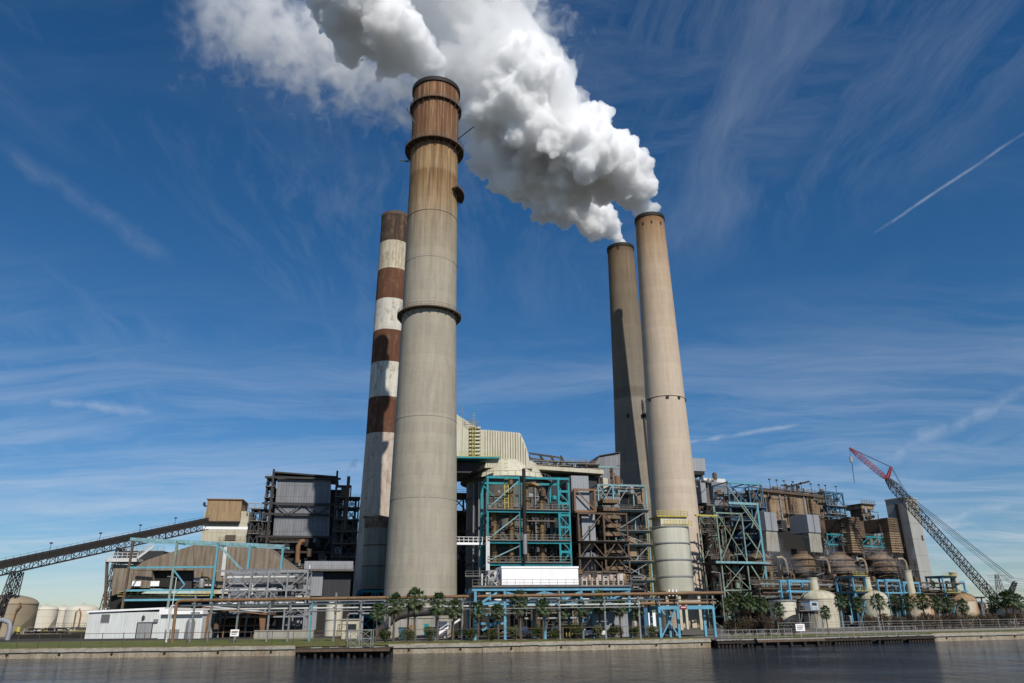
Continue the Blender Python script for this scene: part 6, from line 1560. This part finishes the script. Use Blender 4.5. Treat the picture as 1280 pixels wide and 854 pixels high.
x0, x1 = L.x(1034, 675), L.x(1125, 675); zs = [L.z(1080, 682), L.z(1080, 670)]
n = 7; xs = [x0 + (x1 - x0) * i / n for i in range(n + 1)]
steel(T, xs, [0, 4], zs, 'teal', .4, .5, {'all': '/'}, z0=zs[0] - .6)
for x in (xs[0], xs[3], xs[-1]): MB().box(x - .4, x + .4, 3.4, 4.4, 0, zs[0] - .65).build('leg', M['dsteel'], T)
clutter(T, x0, x1, .5, 5, zs[0] - 8, zs[1] + 5, 60, 86, ('rsteel', 'dsteel', 'rustcasing', 'gsteel', 'teal', 'tancasing'), 1.3)

# four fan/duct units ------------------------------------------------------------
LU = PL(1030, 234, RA)
UN = [('grey', 966, 957.7, 972.3, 640, 663, 959, 975, 689, 972, 16.5, 'grey box duct over the first rusty bulging casing, beside the blue frame'),
      ('grey', 1017, 1011, 1026, 643, 665, 1013.6, 1028.5, 690, 1027, 16.5, 'wide grey box duct tapering onto the second rusty bulging casing'),
      ('rust', 1070, 1063, 1076, 646, 662, 1066, 1080, 691, 1073.7, 20, 'rusty ribbed duct above the third bulging casing, left of the small tower'),
      ('rust', 1117, 1112, 1123.5, 647, 663, 1115.5, 1129, 691, 1127, 19, 'rusty ribbed duct above the last bulging casing, beside the grey concrete tower')]
for k, (kind, pc_, xa, xb, yt, ym, xc, xd, yb, bc, bh, lab) in enumerate(UN):
    L = LU.near(bc); T = L.thing('fan_duct_unit', lab, 'duct unit', 'duct units in a row over bulging casings')
    f = L.o.y * math.cos(TH) / FPX / math.cos(RA) * .93
    rr = bh * f * 1.02 * math.cos(RA)
    zb = L.z(bc, yb + 1); zc = L.z(bc, yb + 9); zd = L.z(bc, yb + 25)
    MB().lathe(0, 4, [(rr * .93, zd), (rr, zd + .4), (rr, zc), (rr * .8, zc + (zb - zc) * .45), (rr * .42, zb)], 32).build('bulging_casing', M['rustcasing'], T)
    MB().ring(0, 4, rr * .42, rr * .55, zb - .3, zb + .5, 32).build('collar', M['rsteel'], T)
    for z_ in (zc, (zc + zd) / 2, zd): MB().ring(0, 4, rr, rr + .35, z_ - .15, z_ + .15, 32).build('stiffening_ring', M['rsteel'], T)
    MB().ring(0, 4, rr, rr + 1.3, zd - .3, zd - .1, 32).build('ring_walkway', M['grate'], T)
    b = MB()
    for i in range(24): a = 2 * math.pi * i / 24; b.bar((math.cos(a) * (rr + 1.2), 4 + math.sin(a) * (rr + 1.2), zd - .1), (math.cos(a) * (rr + 1.2), 4 + math.sin(a) * (rr + 1.2), zd + 1.1), .08)
    for h in (.6, 1.1): b.tube([(math.cos(i * math.pi / 12) * (rr + 1.2), 4 + math.sin(i * math.pi / 12) * (rr + 1.2), zd + h) for i in range(25)], .06, 5)
    b.build('railing', M['rail'], T)
    MB().lathe(0, 4, [(rr * .75, 0), (rr * .75, zd - .4)], 24).build('lower_casing', M['rustcasing'], T)
    mt = 'lgpanel' if kind == 'grey' else 'rustcasing'
    a0, a1 = L.x(xc, yb, 2), L.x(xd, yb, 2); z0_ = zb + .3; z1_ = L.z(pc_, ym); z2_ = L.z(pc_, yt)
    t0, t1 = L.x(xa, ym, 1), L.x(xb, ym, 1)
    if kind == 'grey':
        MB().frus(a0, a1, 2, 3.8, z0_, t0 + .1, t1 - .1, 1.2, 3.6, z1_).build('tapered_neck', M['fade'], T)
        MB().box(t0, t1, .9, 8.0 if k else 3.5, z1_ + .01, z2_).build('box_duct', M['lgpanel'], T)
        for x in ((t0 + t1) / 2,): MB().box(x - .12, x + .12, .7, .9, z1_, z2_).build('stiffener', M['gsteel'], T)
        MB().box(t0 - 2.5, t0 - .02, 9, 14, z1_ + 1, z2_ - 1).build('link_duct', M['dpanel'], T)
    else:
        MB().frus(a0, a1, 2, 4.2, z0_, t0, t1, 1, 3.6, z2_).build('ribbed_duct', M['rustcasing'], T)
        MB().box(t0 + .05, t1 - .1, 3.7, 10.5, z1_, z2_ - .1).build('upper_duct', M['rsteel'], T)
        n = 15
        for i in range(n):
            q = (i + .5) / n; za = z0_ + (z2_ - z0_) * q; u0, u1 = a0 + (t0 - a0) * q, a1 + (t1 - a1) * q
            MB().box(u0 - .12, u1 + .12, 2 - q - .16, 4.2 - .6 * q + .15, za - .17, za + .17).build('band', M['tancasing' if q < .62 else 'rsteel'], T)
        MB().box(t0 - 3.5, t0 - .4, 10, 14, z2_ - 6, z2_ - .3).build('side_duct', M['rsteel'], T)
    # cream elbow pipe
    e0 = rr * .82
    if k < 4: MB().tube([(e0, 0, zc + .2), (e0 + 1.6, -.6, zc + .3), (e0 + 2.4, -.9, zc - .5), (e0 + 2.6, -1, zc - 1.6), (e0 + 2.6, -1, zc - 4)], .40, 12).build('elbow_pipe', M['tantank'], T)
    clutter(T, -rr - 1, rr + 3, -rr, 0, 3, zd - .5, 34, 300 + k, ('rsteel', 'dsteel', 'rustcasing', 'pipebrown', 'gsteel'), 1.1)
    clutter(T, -rr * 1.1, rr * 1.2, -rr - 1.2, -rr + .5, zd - 2, zc, 9, 500 + k, ('rsteel', 'dsteel', 'gsteel', 'pipebrown'), .4)
    clutter(T, t0 - 2, t1 + 3, 1.5, 5, zb, z2_ + 1, 8, 600 + k, ('rsteel', 'dsteel'), .5)
    clutter(T, rr * .7, rr * 1.9, 2, 6, zd, zb + 9, 16, 400 + k, ('rsteel', 'dsteel', 'rustcasing'), 1)

# dark filling steel behind the tanks, platforms
L = PL(1050, 222, RA)
T = L.thing('pipe_gallery', 'long low gallery of rusty pipes and yellow-railed decks running behind the domed tanks', 'pipe rack')
x0, x1 = L.x(950, 745), L.x(1205, 745); n = 14; xs = [x0 + (x1 - x0) * i / n for i in range(n + 1)]
zs = [L.z(1050, y) for y in (760, 749, 738)]
steel(T, xs, [0, 6], zs, 'dsteel', .4, .5, {'all': '/'}, bm='rsteel', decks=zs[:2], rm='rail', rails=True)
clutter(T, x0, x1, .5, 5, 0, zs[2] + 2.5, 90, 91, ('rsteel', 'dsteel', 'pipebrown', 'gsteel', 'dsteel', 'rustcasing', 'paleblue'), .8)
for k in range(7): z_ = zs[0] + .6 + k * 1.1; MB().tube([(x0, -1 + .3 * (k % 3), z_), (x1 - 8 * (k % 3), -1 + .3 * (k % 3), z_)], .22).build('long_pipe', M[('rsteel', 'pipebrown', 'gsteel')[k % 3]], T)
MB().box(x0, x1 - 6, 6.5, 8, 0, zs[1]).build('dark_back_panel', M['black'], T)  # black panel added so the gallery interior reads dark

LT = PL(1030, 206, R(36))
TK = [(1027, 21, 748.5, 738, 722.5, 'cream', 'first domed cream tank with a stubby stack and a pale blue cabin before it'),
      (1095, 17.5, 748.5, 738.5, 722, 'cream', 'second domed cream tank with a slim stack, behind a lamp post'),
      (1149, 18, 752, 742, 714, 'rusttank', 'third domed tank with orange rust runs down its right side'),
      (1207, 16.5, 751, 741, 716, 'rusttank', 'last domed tank at the right, stained rusty tan all over')]
for k, (px, hw, yw, ya, yn, mt, lab) in enumerate(TK):
    L = LT.near(px); r, rad, zt_, za = cyl_tank(lab, 'domed_tank', px, hw, L.o.y, yw, ya, mt, group='domed tanks in a row at the right', eave='')
    for c in r.children:
        if c.name.startswith('roof'):
            c.data.materials[0] = M['cream'] if k < 2 else M['tan']
    MB().lathe(-.6, .5, [(rad * .30, za - 1.2), (rad * .26, L.z(px, yn)), (rad * .22, L.z(px, yn)), (rad * .22, L.z(px, yn) - 1)], 24, cap=False).ring(-.6, .5, rad * .26, rad * .29, L.z(px, yn) - .3, L.z(px, yn) + .02, 24).build('stack', M['cream'], r)
    rb = MB()
    for i in range(16):
        a = 2 * math.pi * i / 16
        for j in range(5):
            t0_, t1_ = j / 5.5, (j + 1) / 5.5; f0 = lambda t: (rad * math.cos(t * math.pi / 2), zt_ + .14 + (za - zt_) * math.sin(t * math.pi / 2))
            (ra, z0_), (rb_, z1_) = f0(t0_), f0(t1_); rb.bar((math.cos(a) * ra, math.sin(a) * ra, z0_), (math.cos(a) * rb_, math.sin(a) * rb_, z1_), .1)
    rb.build('roof_ribs', M['cream' if k < 2 else 'tan'], r)
    q = L.o + Vector((-.6, .5, L.z(px, yn)))
    sm = drift('steam_wisp', [(q.x + .6, q.y, q.z - .2, 1.6), (q.x - 11, q.y + 1, q.z + 8.5, 5.5)], .05, .34, bias=.55, col=(.8, .8, .84), gap=1.8)
    tag(sm, 'faint grey steam drifting left from the stack of ' + ('the first domed tank', 'the second domed tank', 'the rust-run third tank', 'the last domed tank')[k], 'steam wisp', 'faint steam over the domed tanks')
L = LT.near(981)
T = L.thing('round_tank', 'low open white round tank left of the first domed tank', 'tank')
rr = 16 * L.o.y * math.cos(TH) / FPX; zt_ = L.z(981, 750)
MB().lathe(0, 0, [(rr, 0), (rr, zt_), (rr - .3, zt_), (rr - .3, zt_ - .5)], 48, cap=False).build('shell', M['tank'], T); MB().ring(0, 0, rr, rr + .2, zt_ - .4, zt_, 48).build('rim', M['gsteel'], T)
MB().lathe(0, 0, [(.1, zt_ - .4), (rr - .3, zt_ - .5)], 32, cap=False).build('cover', M['greybox'], T)
MB().box(-rr * .2, rr * .9, -rr - 2.4, -rr - .3, zt_ * .45, zt_ * .45 + .12).build('walkway', M['grate'], T)
for k in range(2): MB().box(rr * .05 + k * 3.3, rr * .05 + k * 3.3 + 3, -rr - 2.2, -rr - .6, zt_ * .5, zt_ * .5 + 2.1).build('machine_box', M['dpanel'], T)
L = LT.back(-7).near(1021)
T = L.thing('blue_cabin', 'pale blue cabin on a railed platform in front of the first domed tank', 'cabin')
xa, xb = L.x(1013, 757), L.x(1023, 757); zb, zt_ = L.z(1018, 764), L.z(1018, 751.5)
MB().box(xa, xb, 0, 2.6, zb + .12, zt_).build('wall', weathered('pale_blue_sheet', (.42, .52, .60), None, .3, .6), T); MB().box(xa - .1, xb + .1, -.1, 2.7, zt_, zt_ + .15).build('roof', M['gsteel'], T)
w = MB().box(xa + .7, xb - .7, -.06, 0, zb + 1.2, zt_ - .4).build('window', M['glass'], T); MB().box(xa + .6, xb - .6, -.1, -.06, zb + 1.05, zb + 1.2).build('sill', M['white'], w)
MB().box(xa - 6.5, xb + .6, -1.2, 2.8, zb, zb + .11).build('platform', M['grate'], T); rail(xa - 6.5, xb + .6, -1.15, zb + .11, M['rail']).build('railing', M['rail'], T)
for x in (xa - 6, xa - 2, xa + .5, xb): MB().box(x - .12, x + .12, -.6, -.4, 0, zb).build('post', M['gsteel'], T); MB().bar((x, -.5, .2), (x + 1.5, -.5, zb - .1), .12).build('brace', M['gsteel'], T)

# light blue platforms between the tanks
def bframe(lab, px0, px1, ytop, ymid, k):
    L = LT.back(3).near((px0 + px1) / 2); T = L.thing('blue_platform_frame', lab, 'steel frame', 'light blue frames between the domed tanks')
    xs = [L.x(px0, 750), L.x(px1, 750)]; zs = [L.z(px0, ymid), L.z(px0, ytop)]
    steel(T, xs, [-3, 2], zs, 'blue', .42, .5, {(0, 0): 'x' if k % 2 else '/'}, decks=zs, rm='yellow')
    clutter(T, xs[0], xs[1], -2, 1.5, .5, zs[1], 10, 700 + k, ('rsteel', 'gsteel', 'blue', 'yellow'), .8)
bframe('light blue frame with a yellow railed top left of the second domed tank', 1057, 1073, 721, 740, 1)
bframe('light blue braced frame between the two rusty domed tanks', 1171, 1187, 721, 742, 2)
def bportal(lab, px0, px1, yt, yb, k):
    L = LT.back(1).near((px0 + px1) / 2); T = L.thing('blue_portal', lab, 'steel frame', 'light blue portals above the tanks')
    x0, x1, z1_, z0_ = L.x(px0, yt), L.x(px1, yt), L.z(px0, yt), L.z(px0, yb)
    for x in (x0, x1):
        for y in (0, 2.5): MB().box(x - .25, x + .25, y - .25, y + .25, 0, z1_ - .01).build('column', M['blue'], T)
    for y in (0, 2.5): MB().box(x0 - .3, x1 + .3, y - .28, y + .28, z1_ - .6, z1_).build('beam', M['blue'], T); MB().box(x0 - 1.5, x1 + 1.5, y - .22, y + .22, z0_ - .4, z0_).build('beam', M['blue'], T)
    MB().bar((x0, -.1, z1_ - 1.6), (x0 + 1.4, -.1, z1_ - .5), .25).build('brace', M['blue'], T)
bportal('light blue portal frame high left of the first domed tank', 985, 1012, 724.5, 738, 0)
bportal('light blue portal frame between the second domed tank and the rust-run one', 1106, 1123, 724, 740, 1)
bportal('light blue portal frame over the rust-run third tank', 1128, 1147, 727, 740, 2)
bportal('light blue portal frame right of the last domed tank', 1192, 1204, 726, 738, 3)

# grey concrete tower ---------------------------------------------------------------
L = PL(1152, 290, R(30))
T = L.thing('concrete_lift_tower', 'tall plain grey rectangular concrete tower at the right behind the crane boom', 'tower')
x0 = L.x(1131, 623); x1 = L.x(1146, 623); zt_ = L.z(1138, 623.5)
cm = weathered('pale_grey_concrete', (.36, .355, .33), (.20, .19, .17), .4, .2, .15, .9, seams=6.0, var=.08)
MB().box(x0, x1, 0, 8.5, 0, zt_).build('wall', cm, T)
MB().box(x0 - .2, x1 + .2, -.2, 8.7, zt_, zt_ + .5).build('parapet', cm, T)
MB().box(x0 - 1.4, x0 - .01, 2.5, 4, 6, zt_ - 2).build('cable_duct', M['dsteel'], T)
for k in range(3): MB().box(x1 - 2.2, x1 - 1.1, -.06, 0, zt_ - 16 - 16 * k, zt_ - 14 - 16 * k).build('vent_opening', M['dsteel'], T)
# crane ---------------------------------------------------------------------------------
YC = 238
A = at(1246, 752, YC); B = at(1109, 599, YC - 6); Tp = at(1062, 560, YC - 8); Ms = at(1114, 584, YC - 6)
o = Vector((A.x, A.y, G)); T = thing('lattice_crane', 'crawler crane with a long dark lattice boom and red tip at the right', 'crane', o)
a, b_, tp, ms = A - o, B - o, Tp - o, Ms - o
MB().lattice(a, a.lerp(b_, .06), .9, 2.1, 2, .2).build('boom_foot', M['dsteel'], T)
MB().lattice(a.lerp(b_, .06), a.lerp(b_, .94), 2.1, 2.1, 30, .20, .10).build('main_boom', M['dsteel'], T)
MB().lattice(a.lerp(b_, .94), b_, 2.1, 1.0, 3, .2, .12).build('boom_head', M['dsteel'], T)
CR_ = M['red']
MB().lattice(b_, b_.lerp(tp, .15), .6, 1.15, 2, .14, .08).build('jib_foot', CR_, T)
MB().lattice(b_.lerp(tp, .15), b_.lerp(tp, .8), 1.15, 1.15, 8, .12, .06).build('jib', CR_, T)
MB().lattice(b_.lerp(tp, .8), tp, 1.15, .3, 3, .13, .08).build('jib_tip', CR_, T)
MB().lattice(b_, ms, .9, .5, 4, .18, .1).build('jib_mast', CR_, T)
mh = at(1205, 705, YC + 5) - o; bk = at(1270, 740, YC + 5) - o
ln = MB()
for s_ in (-.6, .6):
    q = Vector((0, s_, 0)); ln.tube([b_ + q, bk + q + Vector((0, 0, 4))], .09, 5); ln.tube([b_.lerp(a, .1) + q, bk + q + Vector((0, 0, 2))], .06, 5)
    ln.tube([tp + q * .3, ms + q * .3], .06, 5); ln.tube([ms + q * .3, a.lerp(b_, .72) + q], .06, 5)
ln.build('pendant_lines', M['dsteel'], T)
hk = at(1063.5, 571, YC - 8) - o; he = at(1068, 604, YC - 8) - o
MB().tube([tp, hk], .06, 5).build('hoist_rope', M['dsteel'], T); MB().box(hk.x - .4, hk.x + .4, hk.y - .3, hk.y + .3, hk.z - 1.8, hk.z).build('hook_block', M['gsteel'], T); MB().tube([hk + Vector((0, 0, -1.8)), he], .10, 5).build('hook_line', M['dsteel'], T)
MB().box(-2, 7, -2, 2, 1.6, 4.4).build('upper_body', M['dsteel'], T); MB().box(-2.6, -.4, -2.6, -1.0, 1.7, 4).build('cab', M['glass'], T)
MB().lattice(Vector((1.5, 0, 4)), Vector((7, 0, 12)), 1.6, .8, 5, .2).build('gantry_mast', M['dsteel'], T)
for y in (-2.8, 2.0): MB().tube([(-3.5, y, .75), (-3.5, y + .9, .75)], .75, 14).tube([(4, y, .75), (4, y + .9, .75)], .75, 14).box(-3.5, 4, y, y + .9, .02, 1.48).build('crawler_track', M['black'], T)
# low sheds and distant power line mast
L = PL(1226, 250, R(20))
T = L.thing('canopy_roof', 'thin dark canopy roof right of the last domed tank', 'canopy')
x0, x1 = L.x(1216, 748), L.x(1232, 748); z_ = L.z(1224, 748)
MB().box(x0, x1, 0, 5, z_, z_ + .5).build('roof', M['dsteel'], T)
for x in (x0 + .5, x1 - .5): MB().box(x - .15, x + .15, 1, 1.3, 0, z_).build('post', M['gsteel'], T)
clutter(T, x0, x1 + 8, 1, 6, 0, z_ - 1, 26, 95, ('dblue', 'gsteel', 'white', 'rsteel'))
L = PL(1250, 262, R(15))
T = L.thing('blue_shed', 'low blue-grey shed behind the crane foot at the right edge', 'shed')
MB().box(L.x(1225, 765), L.x(1300, 765), 4, 10, 0, L.z(1250, 758)).build('wall', M['dpanel'], T); MB().box(L.x(1224, 765), L.x(1301, 765), 3.7, 10.2, L.z(1250, 758), L.z(1250, 757)).build('roof', M['dblue'], T)
clutter(T, L.x(1225, 765), L.x(1300, 765), 0, 3.5, 0, L.z(1250, 756), 30, 96, ('dblue', 'gsteel', 'white', 'rsteel'))
L = PL(1259, 520, 0)
T = L.thing('transmission_mast', 'distant grey lattice power line mast behind the palm clump', 'pylon')
zt_ = L.z(1258, 718); MB().lattice((0, 0, 0), (0, 0, zt_), 6.5, 1.6, 9, .35).build('mast', M['gsteel'], T)
for k, f in enumerate((.72, .85, .97)): MB().bar((-6.5, 0, zt_ * f), (6.5, 0, zt_ * f), .4).build('cross_arm', M['gsteel'], T)
b = MB()
for f in (.72, .85, .97):
    for s_ in (-6, 6): b.tube([(s_ + 150 * t, 60 * t, zt_ * f - 14 * t * (1 - t) - 1) for t in [i / 10 for i in range(11)]], .07, 4)
b.build('power_lines', M['dsteel'], T)
L = PL(1244, 245, 0)
T = L.thing('wooden_pole', 'single thin pole between the crane boom and the distant mast', 'pole'); MB().tube([(0, 0, 0), (-.2, 0, L.z(1241, 727))], .25, 8, .16).build('shaft', M['timber'], T); MB().bar((-1, 0, L.z(1241, 731)), (.8, 0, L.z(1241, 731)), .15).build('cross_arm', M['timber'], T)
# lamp posts and poles in front
for i, (px, yb, yt, Y, lab) in enumerate(((1098, 768, 738, 168, 'thin lamp post in front of the second domed tank'), (906, 770, 716, 170, 'grey pole at the foot of the faded green frame'), (213, 790, 722, 168, 'white lamp post before the faded blue gantry'))):
    L = PL(px, Y, 0); T = L.thing('lamp_post', lab, 'lamp post'); zt_ = L.z(px, yt)
    MB().tube([(0, 0, 0), (0, 0, zt_)], .13, 8, .08).build('pole', M['pipewhite' if i == 2 else 'gsteel'], T); hd = MB().bar((0, 0, zt_), (-1.3, -.2, zt_ + .2), .1).build('arm', M['gsteel'], T); MB().box(-1.9, -1.2, -.35, -.05, zt_ + .1, zt_ + .3).build('lamp_head', M['gsteel'], T)
# left yard: pipe bend, yellow valves
L = PL(4, 175, 0)
T = L.thing('pipe_bend', 'pale grey arched pipe at the left edge in front of the big tan tank', 'pipe')
MB().tube([(-3, 0, 3.4), (0, 0, 4.2), (1.6, 0, 3.6), (2.0, 0, 2.2), (1.9, 0, 0)], .55, 14).build('pipe', M['lgpanel'], T)
L = PL(60, 185, 0)
T = L.thing('valve_skid', 'low skid of yellow valves and pipes between the tan tank and the white building', 'pipework')
clutter(T, -9, 17, 0, 5, 0, 2.4, 46, 97, ('yellow', 'dsteel', 'gsteel', 'black', 'dsteel', 'black'), .8)
MB().box(-9, 18, -.5, -.2, 0, 1.0).build('kerb_wall', M['black'], T)
